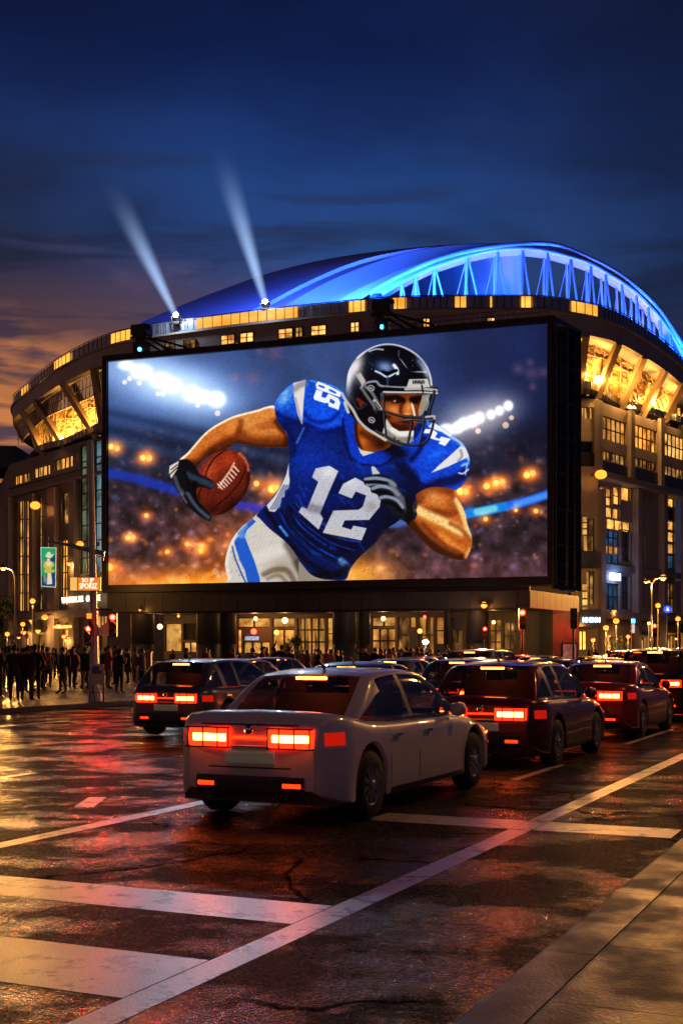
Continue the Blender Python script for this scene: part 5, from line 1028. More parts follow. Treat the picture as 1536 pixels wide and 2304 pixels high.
hang(402, 1386, -5, .12, 'lamp', 90); hang(360, 1410, -6.5, .24, 'lamp_w', 80); hang(641, 1396, -6.5, .26, 'lamp_w', 150); hang(622, 1423, -6.5, .22, 'lamp_small', 0); hang(862, 1392, -6.5, .2, 'lamp_w', 90); hang(575, 1392, -6.8, .18, 'lamp_w', 80)
hang(571, 1421, -6.9, .24, 'red_sig', 0); hang(944, 1420, -6.8, .2, 'lamp_small', 0); hang(955, 1388, -6, .12, 'red_sig', 0); hang(1110, 1400, -5, .14, 'lamp_w', 160)
def can(x, y, pw, r, lab):
    kx = (x-CX)/F; u_ = (kx*A.y-A.x)/(cd.x-kx*cd.y); D = Cc(u_, 0).y; z = EYE+(HY-y)*D/F; q = Cc(u_, z, .45)
    t = empty('canopy_lamp', Cc(u_, z, .07), 0, lab, 'lamp'); o = t.location.copy(); b = MB(); b.tube([Cc(u_, z+.12, .07), Cc(u_, z+.16, .4)], .04, 6); b.lathe([(.04, .2), (r*1.15, .08), (r*1.2, 0)], q, 10); b.build('lamp_head', 'dark_metal', t, o)
    b = MB(); b.ball(q-Vector((0, 0, .03)), r, 10); b.build('bulb', 'lamp', t, o); light('POINT', q-o+cn_*.3-Vector((0, 0, .1)), pw*.25, (1, .42, .09), .15, parent=t); light('SPOT', q-o+cn_*.35, pw*(90 if pw > 500 else 3), (1, .42, .09), r, rot=cn_+Vector((0, 0, -.12)), spot=math.radians(100), parent=t)
can(1091, 1361, 900, .24, 'bright orange lamp on the canopy edge above the second round column from the right'); can(321, 1372, 160, .1, 'small dim amber lamp on the left part of the canopy edge')
# ================================================================ street furniture
def sig_head(par, org, c, face, on='red', k=1.0, back=False):
    """three-aspect signal head, face = unit vector it looks along"""
    face = Vector(face).normalized(); sx_ = Vector((face.y, -face.x, 0)); b = MB(); w_, h_ = .34*k, 1.05*k
    b.obox(Vector(c)-sx_*w_/2-Vector((0, 0, h_/2))-face*.1, sx_*w_, face*.2, (0, 0, h_))
    for j in (-1, 0, 1):
        q = Vector(c)+Vector((0, 0, .33*k*-j)); 
        for a in range(6):
            a0, a1 = PI*(a)/6, PI*(a+1)/6; r = .15*k; p = [q+sx_*math.cos(t)*r+Vector((0, 0, math.sin(t)*r))+face*.1 for t in (a0, a1)]; b.quad(p[0], p[1], p[1]+face*.2*k, p[0]+face*.2*k)
    hd = b.build('signal_head', 'dark_metal', par, org)
    for j, nm in ((-1, 'red'), (0, 'amber'), (1, 'green')):
        q = Vector(c)+Vector((0, 0, .33*k*-j))+face*.115; b = MB(); b.add([q+(sx_*math.cos(2*PI*t/14)+Vector((0, 0, math.sin(2*PI*t/14))))*.13*k for t in range(14)], [tuple(range(14))], 0)
        b.add([q+face*.02+(sx_*math.cos(2*PI*t/10)+Vector((0, 0, math.sin(2*PI*t/10))))*.05*k for t in range(10)], [tuple(range(10))], 1)
        b.build('lens', ['red_sig', 'red_core'] if nm == on else ['glass_dark', 'glass_dark'], hd, org)
    return hd
# left signal pole with mast arm
D = 39.2; b0 = PX(214, D); b0.z = .13
T = empty('signal_pole', b0, 0, 'tall grey signal pole with a mast arm and two red lights, left pavement', 'traffic light')
zt_ = EYE+(HY-992)*D/F; zarm = EYE+(HY-1240)*D/F
b = MB(); b.tube([b0, (b0.x-.05, b0.y, 3), (b0.x-.14, b0.y, zt_)], [.14, .12, .09], 12); b.lathe([(.22, 0), (.22, .25), (.14, .4)], b0, 12); b.build('pole', 'galv', T, b0)
b = MB(); b.tube([P(236, 1244, D), P(208, 1238, D), P(160, 1227, D), P(105, 1218, D)], [.06, .06, .05, .035], 8); b.tube([P(236, 1250, D), P(208, 1243, D), P(170, 1233, D)], .028, 6); b.tube([P(109, 1209, D), P(109, 1232, D)], .022, 6); b.tube([P(232, 1244, D), P(231, 1262, D)], .04, 6); b.build('mast_arm', 'galv', T, b0)
sig_head(T, b0, P(202, 1430, D-.2), (-.15, -1, 0), k=.62); sig_head(T, b0, P(255, 1406, D-.2), (.05, -1, 0), k=.7)
b = MB(); b.tube([P(202, 1385, D-.1), P(208, 1384, D)], .03, 6); b.tube([P(202, 1384, D-.1), P(202, 1416, D-.1)], .03, 6); b.tube([P(214, 1372, D), P(255, 1372, D-.1), P(255, 1388, D-.1)], .03, 6); b.tube([P(216, 1366, D+.1), P(219, 1500, D+.1)], .07, 8)
b.build('signal_bracket', 'dark_metal', T, b0)
b = MB(); b.box(P(201, 1386, D-.12), (.14, .08, .16)); b.build('pedestrian_signal', 'sign_o', T, b0)
for q in ((202, 1422), (255, 1400)): light('POINT', P(*q, D-.8)-b0, 6, (1, .03, .01), .08, parent=T); light('SPOT', P(*q, D-.35)-b0, 260, (1, .015, .005), .1, rot=(.1, -1, -.12), spot=math.radians(80), parent=T)
# green banner hanging from the arm
q = P(109.5, 1275, D-.02); BN = empty('street_banner', P(109.5, 1231, D), 0, 'green and blue vertical banner with a baseball player hanging from the mast arm', 'banner'); o = BN.location.copy()
def bn(pts, z): return [P(x, y, D-.03-z) for x, y in pts]
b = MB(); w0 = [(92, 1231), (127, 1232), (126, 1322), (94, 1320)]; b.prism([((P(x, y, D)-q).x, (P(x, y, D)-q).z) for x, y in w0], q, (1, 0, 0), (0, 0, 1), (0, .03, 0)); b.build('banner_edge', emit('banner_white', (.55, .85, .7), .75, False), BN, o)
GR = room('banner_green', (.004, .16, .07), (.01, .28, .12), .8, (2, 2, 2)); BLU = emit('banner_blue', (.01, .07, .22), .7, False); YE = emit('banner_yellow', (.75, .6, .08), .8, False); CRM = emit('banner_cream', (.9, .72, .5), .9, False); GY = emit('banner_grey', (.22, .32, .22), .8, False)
def flat(pts, z, m, name='print'):
    b = MB(); b.add(bn(pts, z), [tuple(range(len(pts)))]); b.build(name, m, BN, o)
flat([(94, 1320), (126, 1321), (126, 1233), (93.5, 1232.5)][::1] and [(94.5, 1318), (125, 1320), (126, 1233.5), (93.8, 1233)], .004, GR)
flat([(94.5, 1318), (125, 1320), (125.3, 1289), (94.3, 1296)], .008, BLU); flat([(108, 1262), (125.6, 1264), (125.9, 1246), (118, 1256)], .009, BLU); flat([(94.2, 1270), (94, 1262), (106, 1260), (99, 1272)], .01, GY)
flat([(102, 1250), (106, 1247), (107, 1243), (110, 1241), (114, 1243), (115.5, 1248), (121, 1246), (120, 1250), (115, 1255), (110, 1256.5), (105, 1253)], .012, CRM)
flat([(106, 1258), (112, 1257), (113, 1262), (107, 1262)], .011, CRM)
flat([(98, 1275), (101, 1266), (106, 1262), (114, 1262), (120, 1265), (123, 1273), (118, 1276), (116, 1283), (123, 1281), (123, 1287), (114, 1288), (110, 1290), (101, 1288), (100, 1281), (104, 1280)], .013, YE)
flat([(104, 1265), (113, 1263), (118, 1270), (110, 1275), (104, 1271)], .016, CRM)
flat([(108, 1290), (115, 1289), (117, 1300), (118, 1314), (106, 1315), (107, 1300)], .015, CRM); flat([(98, 1296), (104, 1292), (106, 1304), (103, 1314), (99, 1308)], .014, GY)
# orange sign on the pole
D2 = D-.25; q = P(192, 1314, D2); SG = empty('orange_sign', P(208, 1314, D2), 0, 'orange lit rectangular sign with white letters on the left signal pole', 'sign'); o = SG.location.copy()
b = MB(); w_ = (P(226, 1314, D2)-P(157, 1314, D2)).x; h_ = (P(0, 1298, D2)-P(0, 1330, D2)).z; b.box(q+Vector((0, .05, 0)), (w_, .12, h_)); b.build('sign_box', 'dark_metal', SG, o)
b = MB(); b.box(q-Vector((0, .02, 0))+Vector((w_*.125, 0, 0)), (w_*.72, .02, h_*.92)); b.build('sign_face', 'sign_o', SG, o); b = MB(); b.box(q-Vector((w_*.37, .02, 0)), (w_*.22, .02, h_*.92)); b.build('sign_blank', emit('sign_yellow', (1, .5, .12), 1.0, False), SG, o)
SL_ = emit('sign_letter_white', (1, .82, .62), 1.6, False)
text_mesh('SO JP', .17, .01, 'sign_letters', SL_, SG, o, P(198, 1306, D2-.06), (1, 0, 0), (0, 0, 1), squeeze=.95); text_mesh('SPOKIZ', .23, .01, 'sign_letters', SL_, SG, o, P(199, 1319, D2-.06), (1, 0, 0), (0, 0, 1), squeeze=.72)
# striped flag
D3 = D+.4; FG = empty('flag', P(222, 1398, D3), 0, 'red and white striped flag draped beside the left signal pole', 'flag'); o = FG.location.copy()
rows = []
for j in range(13):
    t = j/12; rows.append([P(222+42*k/14, 1399+31*t+(1-t)*(-6*math.sin(k/14*2.6)+14*(1-k/14)), D3+.09*math.sin(k*.9+t*2)) for k in range(15)])
b = MB()
for j in range(12): b.loft([rows[j], rows[j+1]], j % 2, True)
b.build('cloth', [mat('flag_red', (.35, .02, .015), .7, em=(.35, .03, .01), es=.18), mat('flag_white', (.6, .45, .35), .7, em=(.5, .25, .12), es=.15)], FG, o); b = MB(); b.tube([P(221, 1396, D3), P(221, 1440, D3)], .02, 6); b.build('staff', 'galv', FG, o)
# information board on legs
D4 = 38.6; q = P(219, 1520, D4); IB = empty('information_board', Vector((q.x, D4, .13)), 0, 'white information board with a blue map standing on thin legs by the kerb', 'notice board'); o = IB.location.copy()
zt4, zb4 = EYE+(HY-1494)*D4/F, EYE+(HY-1540)*D4/F; w_ = .42
b = MB(); b.box((q.x, D4, (zt4+zb4)/2), (w_, .05, zt4-zb4)); b.build('board', mat('board_white', (.45, .38, .32), .5, var=.15), IB, o)
b = MB(); b.box((q.x-.04, D4-.03, zt4-.18), (.2, .01, .22)); b.box((q.x+.1, D4-.03, zt4-.24), (.1, .011, .1)); b.build('map_print', mat('print_blue', (.04, .1, .2), .5), IB, o)
b = MB()
for dx in (-.2, .2): b.tube([(q.x+dx, D4, zt4), (q.x+dx*1.1, D4-.05, .13)], .014, 6); b.tube([(q.x+dx*.9, D4+.02, zb4+.1), (q.x+dx*.6, D4+.35, .13)], .012, 6)
b.tube([(q.x-.2, D4, zb4-.25), (q.x+.2, D4, zb4-.25)], .01, 5); b.build('leg_frame', 'dark_metal', IB, o)
# street lamps
def lamp_post(x, D, ytop, lab, arm=-1, al=1.2, pw=1500, r=.3, double=False, head='lamp', base=.13, c=(1, .43, .09), post='galv'):
    p = PX(x, D); p.z = base; z = EYE+(HY-ytop)*D/F; t = empty('street_lamp', p, 0, lab, 'street lamp'); b = MB()
    if arm:
        top = Vector((p.x, p.y, z-.2)); b.tube([p, Vector((p.x, p.y, z*.5)), top-Vector((0, 0, .5)), top+Vector((arm*al*.25, 0, .05)), top+Vector((arm*al, 0, .3))], [.11, .09, .07, .06, .05], 8)
        hd = [top+Vector((arm*al, 0, .24))]
        if double: b.tube([top-Vector((0, 0, .3)), top+Vector((-arm*al*.5, 0, -.1))], .05, 8); hd.append(top+Vector((-arm*al*.5, 0, -.16)))
    else: b.tube([p, Vector((p.x, p.y, z-.2))], [.08, .06], 8); hd = [Vector((p.x, p.y, z))]
    b.lathe([(.2, 0), (.2, .3), (.1, .5)], p, 10); b.build('post', post, t, p)
    for i, h in enumerate(hd):
        b = MB()
        if arm: b.lathe([(.03, .24), (r*.9, .12), (r*1.15, 0), (r, -.02)], h, 12)
        else: b.lathe([(r*.3, r*1.3), (r*.7, r*1.05), (.05, r*1.1)], h, 12); b.lathe([(.1, -r*1.2), (r*.6, -r*.9), (.05, -r)], h, 12)
        b.build('lamp_head', 'dark_metal', t, p); b = MB(); b.ball(h-Vector((0, 0, .02)), r*(.95 if i == 0 else .6), 12, sz=.85); b.build('bulb', head, t, p)
        light('POINT', h-p-Vector((0, 0, .35)), pw*(1 if i == 0 else .3)*.7, c, r, parent=t)
        if i == 0: light('SPOT', h-p+Vector((0, -r, 0)), pw*4.5, c, r*.8, rot=(-.1, -1, -.08), spot=math.radians(80), parent=t)
    return t
lamp_post(35, 95, 1278, 'tall curved-arm street lamp at the far left edge of the plaza', -1, .9, 1800, .26)
lamp_post(74, 120, 1352, 'short street lamp with a single orange head in front of the left stadium wing', 0, 0, 900, .28)
lamp_post(1465, 122, 1300, 'slender two-headed street lamp on the plaza at the right, tallest of the lamps there', 1, 1.1, 3200, .34, True)
lamp_post(1385, 124, 1397, 'round-headed post lamp right of the screen, the farther one of a pair', 0, 0, 1700, .32)
lamp_post(1362, 118, 1412, 'round-headed post lamp right of the screen, the lower one of a pair', 0, 0, 1500, .28)
lamp_post(1479, 126, 1362, 'orange globe lamp on a short post beside the two-headed street lamp', 0, 0, 900, .28)
lamp_post(1459, 118, 1402, 'small white globe lamp on a low post left of the two-headed street lamp', 0, 0, 100, .16, head='lamp_w')
lamp_post(957, 88, 1444, 'cold white globe lamp on a low post in front of the shop windows', 0, 0, 300, .2, head='lamp_cold', c=(.7, .85, 1))
lamp_post(693, 80, 1466, 'tiny blue-white lamp on a bollard in the crowd under the canopy', 0, 0, 20, .07, head='blue_led', c=(.2, .5, 1))
lamp_post(52, 128, 1404, 'low orange street lamp between the curved lamp and the stadium wing', 0, 0, 700, .26)
lamp_post(17, 118, 1426, 'low orange street lamp close to the left frame edge', 0, 0, 700, .24)
lamp_post(144, 112, 1432, 'low orange street lamp in front of the lit doorway on the left plaza', 0, 0, 500, .2)
lamp_post(1524, 128, 1392, 'orange street lamp at the right frame edge before the dark awning', 0, 0, 1100, .28)
lamp_post(1412, 126, 1432, 'low orange street lamp right of the pair of post lamps', 0, 0, 600, .22)
lamp_post(1333, 118, 1440, 'low orange street lamp just right of the poster kiosk', 0, 0, 600, .22)
# signals on the right
def sig_post(x, D, y, lab, k, on='red', top=None, face=(-.1, -1, 0)):
    p = PX(x, D); p.z = .13; z = EYE+(HY-y)*D/F; t = empty('signal_post', p, 0, lab, 'traffic light'); b = MB(); b.tube([p, Vector((p.x, p.y, z+.4*k))], .09, 8); b.lathe([(.18, 0), (.18, .3), (.1, .4)], p, 10); b.box((p.x, p.y, .8), (.5, .4, 1.0)) if top else None; b.build('post', 'dark_metal', t, p)
    f = Vector(face).normalized(); sig_head(t, p, Vector((p.x, p.y, z))+f*.28, f, on, k)
    if on: light('POINT', f*1.0+Vector((0, 0, z+.3*k-p.z)), 60*k, (1, .03, .01), .12, parent=t); light('SPOT', f*.5+Vector((0, 0, z+.33*k-p.z)), 5200*k, (1, .012, .004), .14*k, rot=(-.1, -1, -.06), spot=math.radians(70), parent=t)
    return t
sig_post(1174, 81, 1394, 'traffic light showing red in front of the right bay under the canopy', 1.3, top=1)
sig_post(1289, 96, 1392, 'unlit pale-edged signal at the right corner of the canopy', 1.5, on=None)
sig_post(1090, 87, 1425, 'small red signal in front of the round column under the canopy', .9)
sig_post(1470, 116, 1418, 'red signal beside the two-headed street lamp at the far right', 1.2)
# blue round sign
p = PX(1500, 120); p.z = .13; t = empty('round_sign', p, 0, 'round blue lit sign with a white mark at the far right', 'sign'); z = EYE+(HY-1371)*120/F; b = MB(); b.tube([p, (p.x, p.y, z)], .06, 6); b.build('post', 'dark_metal', t, p)
b = MB(); b.lathe([(.001, -.12), (.36, -.12), (.36, -.05), (.001, -.05)], (p.x, p.y, z), 20, axis='y'); b.build('disc', emit('sign_disc_blue', (.01, .06, .9), 2.2, False), t, p); text_mesh('&', .5, .01, 'mark', SL_, t, p, (p.x, p.y-.15, z), (1, 0, 0), (0, 0, 1))
p = PX(1423, 116); p.z = .13; t = empty('totem_sign', p, 0, 'narrow white totem sign with a blue lit top right of the screen', 'sign'); z = EYE+(HY-1390)*116/F; b = MB(); b.box((p.x, p.y, (z+.13)/2), (.34, .2, z-.13)); b.build('totem_body', mat('totem_grey', (.3, .28, .27), .4), t, p); b = MB(); b.box((p.x, p.y-.12, z-.3), (.3, .04, .36)); b.build('totem_light', 'blue_led', t, p); b = MB(); b.box((p.x, p.y-.115, z-1.0), (.24, .03, .8)); b.build('totem_panel', emit('totem_white', (.8, .8, .8), .8, False), t, p)
# poster kiosk
p = PX(1279, 97.5); p.z = .13; t = empty('poster_kiosk', p, 0, 'red-lit poster kiosk beside the corner pier of the canopy building', 'kiosk'); b = MB(); b.box((p.x, p.y, 1.25), (1.15, .5, 2.3)); b.build('cabinet', 'dark_metal', t, p); b = MB(); b.box((p.x, p.y-.27, 1.35), (1.0, .04, 1.9)); b.build('poster', room('poster_pink', (.25, .05, .03), (.8, .25, .2), .6, (1.5, 1.5, 1.5), .3, .7), t, p)
# cabinets
for x, D, w_, h_, lab in ((321, 66, .95, 1.5, 'tan utility cabinet on the pavement in front of the leftmost column'), (566, 90, .75, 1.45, 'small tan cabinet among the crowd before the bright shop windows'), (1030, 96, .5, 2.2, 'tan upright display stand between the shop windows and the round column')):
    p = PX(x, D); p.z = .13; t = empty('utility_cabinet', p, 0, lab, 'cabinet'); b = MB(); b.box((p.x, p.y, .13+h_/2), (w_, .5, h_)); b.box((p.x, p.y, .13+h_+.03), (w_+.06, .56, .06)); b.build('body', mat('tan_metal', (.3, .2, .09), .6), t, p); b = MB(); b.box((p.x-.02, p.y-.26, .13+h_/2), (w_*.84, .02, h_*.84)); b.box((p.x+w_*.3, p.y-.28, .13+h_*.55), (.03, .03, .14)); b.build('door', mat('tan_metal_door', (.26, .17, .08), .55), t, p)
# crowd barriers
first = None
for i, x in enumerate((1112, 1142, 1196, 1226)):
    p = PX(x, 84+i*.8); p.z = .13
    if first is None:
        first = empty('crowd_barrier', p, .12); first['category'] = 'barrier'; b = MB()
        for dx in (-1, 1): b.tube([(dx, 0, .05), (dx, 0, 1.1)], .03, 6); b.tube([(dx, -.25, 0), (dx, .25, 0)], .025, 6)
        for z in (.2, 1.08): b.tube([(-1, 0, z), (1, 0, z)], .025, 6)
        b.build('frame', 'galv', first); b = MB()
        for k in range(1, 12): b.tube([(-1+k/6, 0, .2), (-1+k/6, 0, 1.08)], .013, 5)
        b.build('bars', 'galv', first); t = first
    else: t = copy_tree(first, p, .12+.05*i, '')
    t['label'] = ('steel crowd barrier, leftmost of four in front of the right bay', 'steel crowd barrier just left of the red signal post', 'steel crowd barrier just right of the red signal post', 'steel crowd barrier nearest the corner pier')[i]; t['group'] = 'crowd barriers in front of the podium'
# dark shrub in a planter and street trees
M['leaf'] = mat('leaf', (.045, .06, .02), .6, var=.5, sc_=3); M['bark'] = mat('bark', (.05, .035, .025), .8)
def tree(p, h, r, lab, seed, trunk=.35, n=900, ls=.16, cat='tree', name='street_tree'):
    R = random.Random(seed); t = empty(name, p, 0, lab, cat); b = MB(); p0 = Vector(p); th = h*trunk
    b.tube([p0, p0+Vector((.05, 0, th)), p0+Vector((.0, .05, h*.7))], [.05*h*.4+.03, .03*h*.4+.02, .02], 8)
    cl = []
    for k in range(9):
        a = R.uniform(0, 2*PI); z = R.uniform(th, h*.92); rr_ = r*R.uniform(.35, .85)*(1-.5*abs((z-th)/(h-th)-.4)); q = p0+Vector((math.cos(a)*rr_, math.sin(a)*rr_, z)); b.tube([p0+Vector((0, 0, z*.6)), q], [.03, .01], 5); cl.append((q, r*R.uniform(.28, .5)))
    b.build('trunk', 'bark', t, p0); b = MB()
    for k in range(n):
        q, cr_ = cl[k % len(cl)]; v = Vector((R.gauss(0, 1), R.gauss(0, 1), R.gauss(0, .8)))*cr_*.55; c = q+v; a = Vector((R.uniform(-1, 1), R.uniform(-1, 1), R.uniform(-1, 1))).normalized()*ls; d = a.cross(Vector((R.uniform(-1, 1), R.uniform(-1, 1), R.uniform(-1, 1)))).normalized()*ls*.5
        b.add([c-a, c+d, c+a, c-d], [(0, 1, 2, 3)])
    b.build('crown', 'leaf', t, p0); return t
p = PX(655, 92); p.z = .13; tree(p, 2.9, 1.0, 'dark bushy shrub in front of the bright shop windows under the canopy', 4, .2, 700, .13, 'shrub', 'shrub')
p = PX(1392, 128); p.z = .13; tree(p, 3.2, 1.1, 'small dark tree beneath the pair of post lamps', 5, .3, 700, .14)
for i, (x, D, h) in enumerate(((4, 190, 9), (-18, 170, 10), (14, 230, 10))):
    p = PX(x, D); p.z = .13; tree(p, h, 3.4, ('dark tree at the far left edge beyond the curved lamp', 'dark tree at the left frame edge, nearest of the three', 'distant dark tree beside the stadium wing corner')[i], 20+i, .3, 1200, .32)
# elevated deck and distant blocks on the far left
t = empty('elevated_station', PX(-10, 215), 0, 'dark elevated flat-roofed structure at the far left edge beside the stadium', 'building'); o = t.location.copy(); b = MB(); z0, z1 = EYE+(HY-1052)*215/F, EYE+(HY-1003)*215/F; xw = PX(36, 215).x; b.box((xw-20, 222, (z0+z1)/2), (40, 14, z1-z0)); z2, z3 = EYE+(HY-1115)*215/F, EYE+(HY-1085)*215/F; b.box((PX(22, 215).x-20, 222, (z2+z3)/2), (40, 12, z3-z2)); b.build('deck', mat('dark_deck', (.02, .035, .04), .6), t, o)
b = MB()
for k in range(4): b.tube([(xw-4-k*9, 222, .1), (xw-4-k*9, 222, z2+1)], .7, 8)
b.tube([PX(42, 214)+Vector((0, 0, z1)), PX(42, 214)+Vector((0, 0, z1+1.6))], .06, 5); b.tube([PX(37, 214)+Vector((0, 0, z1+1)), PX(46, 214)+Vector((0, 0, z1+.8))], .04, 5); b.build('support', 'concrete_dark', t, o)
for i, (x0, x1, D, yt, lab) in enumerate(((-60, 12, 330, 1330, 'dark low city block with a few lit windows behind the curved street lamp'), (-220, -40, 300, 1290, 'dark city block beyond the left frame edge'), (1560, 1760, 300, 1300, 'dark city block beyond the right frame edge'))):
    a, c = PX(x0, D), PX(x1, D); h = EYE+(HY-yt)*D/F; t = empty('city_block', a, 0, lab, 'building'); W = Wall(a, c, 0, h, 'facade', 'concrete_dark', 18); rr = random.Random(i)
    for q in range(5):
        for f_ in range(int(h/4)):
            u0 = W.L*(q+.2)/5; W.op.append((u0, u0+W.L*.1, 1.2+f_*4, 3.0+f_*4, 'warm' if rr.random() < .35 else 'glass_dark', 1, 1, 'window'))
    W.build(t, a)
# searchlights; each beam is a cone with its own glow, nothing scatters
def beam(x0, y0, x1, y1, D, lab):
    a = P(x0, y0, D); c = P(x1, y1, D-4); d = (c-a); Ln = d.length; d.normalize(); t = empty('searchlight', a-Vector((0, 0, .6)), 0, lab, 'searchlight'); o = t.location.copy()
    s = d.cross(Vector((0, 1, 0))).normalized(); b = MB(); b.tube([a-d*.6, a-d*.1, a], [.3, .5, .55], 14); b.box(a-Vector((0, 0, .75)), (.7, .7, .3)); b.tube([a-Vector((.5, 0, .7)), a-Vector((.55, 0, 0))], .05, 6); b.tube([a+Vector((.5, 0, -.7)), a+Vector((.55, 0, 0))], .05, 6); b.build('housing', 'dark_metal', t, o)
    b = MB(); b.ball(a-Vector((0, .3, -.05)), .3, 14); b.build('lens', 'lamp_cold', t, o)
    light('POINT', a-o+Vector((0, -1.2, .2)), 900, (.7, .82, 1), .3, parent=t); light('SPOT', a-o+Vector((0, -.8, 0)), 9000, (.55, .75, 1), .3, rot=(0, -1, -.25), spot=math.radians(60), parent=t)
    return a, d, Ln
def beam_vol(a, d, Ln, r0, r1, lab):
    b = MB(); n = 24; u_ = d.cross(Vector((0, 0, 1))).normalized(); w_ = d.cross(u_); rows = []
    for k in range(2):
        q = Ln*k; r = r0+(r1-r0)*k; rows.append([a+d*q+(u_*math.cos(2*PI*i/n)+w_*math.sin(2*PI*i/n))*r for i in range(n)])
    # local frame: z along the beam so its glow can fade with distance
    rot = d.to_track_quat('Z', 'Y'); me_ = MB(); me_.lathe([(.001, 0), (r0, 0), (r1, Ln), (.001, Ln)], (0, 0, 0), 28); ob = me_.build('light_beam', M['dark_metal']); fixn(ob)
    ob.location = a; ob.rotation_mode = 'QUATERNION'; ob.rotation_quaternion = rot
    m = bpy.data.materials.new('beam_glow'); m.use_nodes = True; nt = m.node_tree; N = nt.nodes; L = nt.links; N.remove(N['Principled BSDF']); v = N.new('ShaderNodeVolumePrincipled'); L.new(v.outputs[0], N['Material Output'].inputs['Volume'])
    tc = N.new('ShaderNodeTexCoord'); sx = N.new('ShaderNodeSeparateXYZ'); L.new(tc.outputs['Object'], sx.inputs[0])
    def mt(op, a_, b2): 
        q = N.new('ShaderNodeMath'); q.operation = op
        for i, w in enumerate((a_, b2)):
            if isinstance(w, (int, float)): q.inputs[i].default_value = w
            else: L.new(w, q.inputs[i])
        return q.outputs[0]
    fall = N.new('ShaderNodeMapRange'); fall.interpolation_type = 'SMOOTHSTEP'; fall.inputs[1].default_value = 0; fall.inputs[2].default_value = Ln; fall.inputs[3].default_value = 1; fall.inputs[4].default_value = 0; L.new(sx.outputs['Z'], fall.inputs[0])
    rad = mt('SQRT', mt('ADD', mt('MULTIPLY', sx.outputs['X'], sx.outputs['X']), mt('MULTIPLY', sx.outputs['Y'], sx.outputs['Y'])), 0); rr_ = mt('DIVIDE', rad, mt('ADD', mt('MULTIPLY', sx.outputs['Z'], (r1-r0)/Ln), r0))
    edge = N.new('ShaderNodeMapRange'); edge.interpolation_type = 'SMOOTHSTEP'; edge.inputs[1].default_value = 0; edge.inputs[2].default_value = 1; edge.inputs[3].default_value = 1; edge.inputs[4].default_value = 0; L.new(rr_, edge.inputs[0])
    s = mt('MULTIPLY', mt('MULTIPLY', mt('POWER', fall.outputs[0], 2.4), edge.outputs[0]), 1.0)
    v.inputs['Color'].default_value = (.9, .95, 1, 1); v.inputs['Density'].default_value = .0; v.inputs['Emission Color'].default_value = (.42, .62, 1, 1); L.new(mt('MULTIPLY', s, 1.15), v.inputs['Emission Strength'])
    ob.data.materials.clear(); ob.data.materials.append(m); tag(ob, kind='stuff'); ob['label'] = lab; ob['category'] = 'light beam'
s1 = beam(397, 712, 218, 350, 139.5, 'searchlight on the stadium rim sending the left beam up'); s2 = beam(597, 682, 474, 270, 135.5, 'searchlight on the stadium rim sending the right beam up')
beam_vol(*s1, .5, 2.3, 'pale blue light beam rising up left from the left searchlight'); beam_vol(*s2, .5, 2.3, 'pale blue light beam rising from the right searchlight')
# unseen street lamps added on the near pavement to light cars and foreground
def added_lamp(s, v, h, pw, lab):
    p = rd(s, v, .12); t = empty('street_lamp', p, 0, lab, 'street lamp'); b = MB(); b.tube([p, p+Vector((0, 0, h-.4)), p+Vector((0, 0, h))-RN*.6, p+Vector((0, 0, h+.2))-RN*1.8], [.1, .08, .06, .05], 8); b.build('post', 'galv', t, p); h_ = p+Vector((0, 0, h+.12))-RN*1.9; b = MB(); b.lathe([(.03, .2), (.3, .1), (.34, 0)], h_, 12); b.build('lamp_head', 'dark_metal', t, p); b = MB(); b.ball(h_, .26, 12, sz=.5); b.build('bulb', 'lamp', t, p); light('POINT', h_-p-Vector((0, 0, .3)), pw, (1, .42, .1), .25, parent=t)
added_lamp(8, 1.2, 8, 60, 'added unseen street lamp on the near pavement closest to the viewpoint'); added_lamp(19, .4, 8, 420, 'second added street lamp along the near pavement, outside the view'); added_lamp(34, .4, 8, 1100, 'added street lamp on the near pavement, unseen to the right of the view'); added_lamp(64, .4, 8, 1500, 'added unseen street lamp farther along the near pavement'); 
# ================================================================ vehicles (at rest in the lanes)
M['tyre'] = mat('tyre', (.012, .012, .012), .7, bump=.2, bs=40); M['rim'] = mat('alloy_rim', (.35, .35, .37), .3, .8)
M['car_glass'] = mat('car_glass', (.008, .01, .014), .05, 0, var=.1, spec=.9); M['trim'] = mat('black_trim', (.012, .012, .013), .4)
M['tail'] = emit('tail_lens', (1, .012, .002), 7.0); M['marker'] = emit('marker_lens', (1, .015, .002), .5, False); M['tail_core'] = emit('tail_core', (1, .13, .015), 60.0); M['tail_mid'] = emit('tail_bar', (1, .02, .002), 5.0); M['head'] = emit('head_lamp', (.9, .94, 1), 14.0); M['plate'] = mat('number_plate', (.3, .3, .28), .5, em=(1, .8, .5), es=.04); M['chrome'] = mat('chrome', (.6, .6, .6), .15, 1, var=.05)
M['indicator'] = emit('indicator', (1, .3, .02), 9)
M['car_glass'].node_tree.nodes['Principled BSDF'].inputs['Alpha'].default_value = .62; M['seat_cloth'] = mat('seat_cloth', (.03, .028, .027), .8)
def paint_mat(n, c, metal=.3): return mat('car_paint_'+n, c, .3, metal, var=.06, sc_=6, coat=.8)
PC = {'cream': paint_mat('cream', (.8, .7, .58), .0), 'navy': paint_mat('navy', (.02, .05, .12)), 'black': paint_mat('black', (.012, .012, .014)), 'red': paint_mat('red', (.28, .015, .012)), 'silver': paint_mat('silver', (.32, .33, .35), .5), 'blue': paint_mat('blue', (.03, .09, .22)), 'grey': paint_mat('grey', (.1, .1, .11)), 'maroon': paint_mat('maroon', (.12, .012, .012)), 'white': paint_mat('white', (.6, .6, .6), .05)}
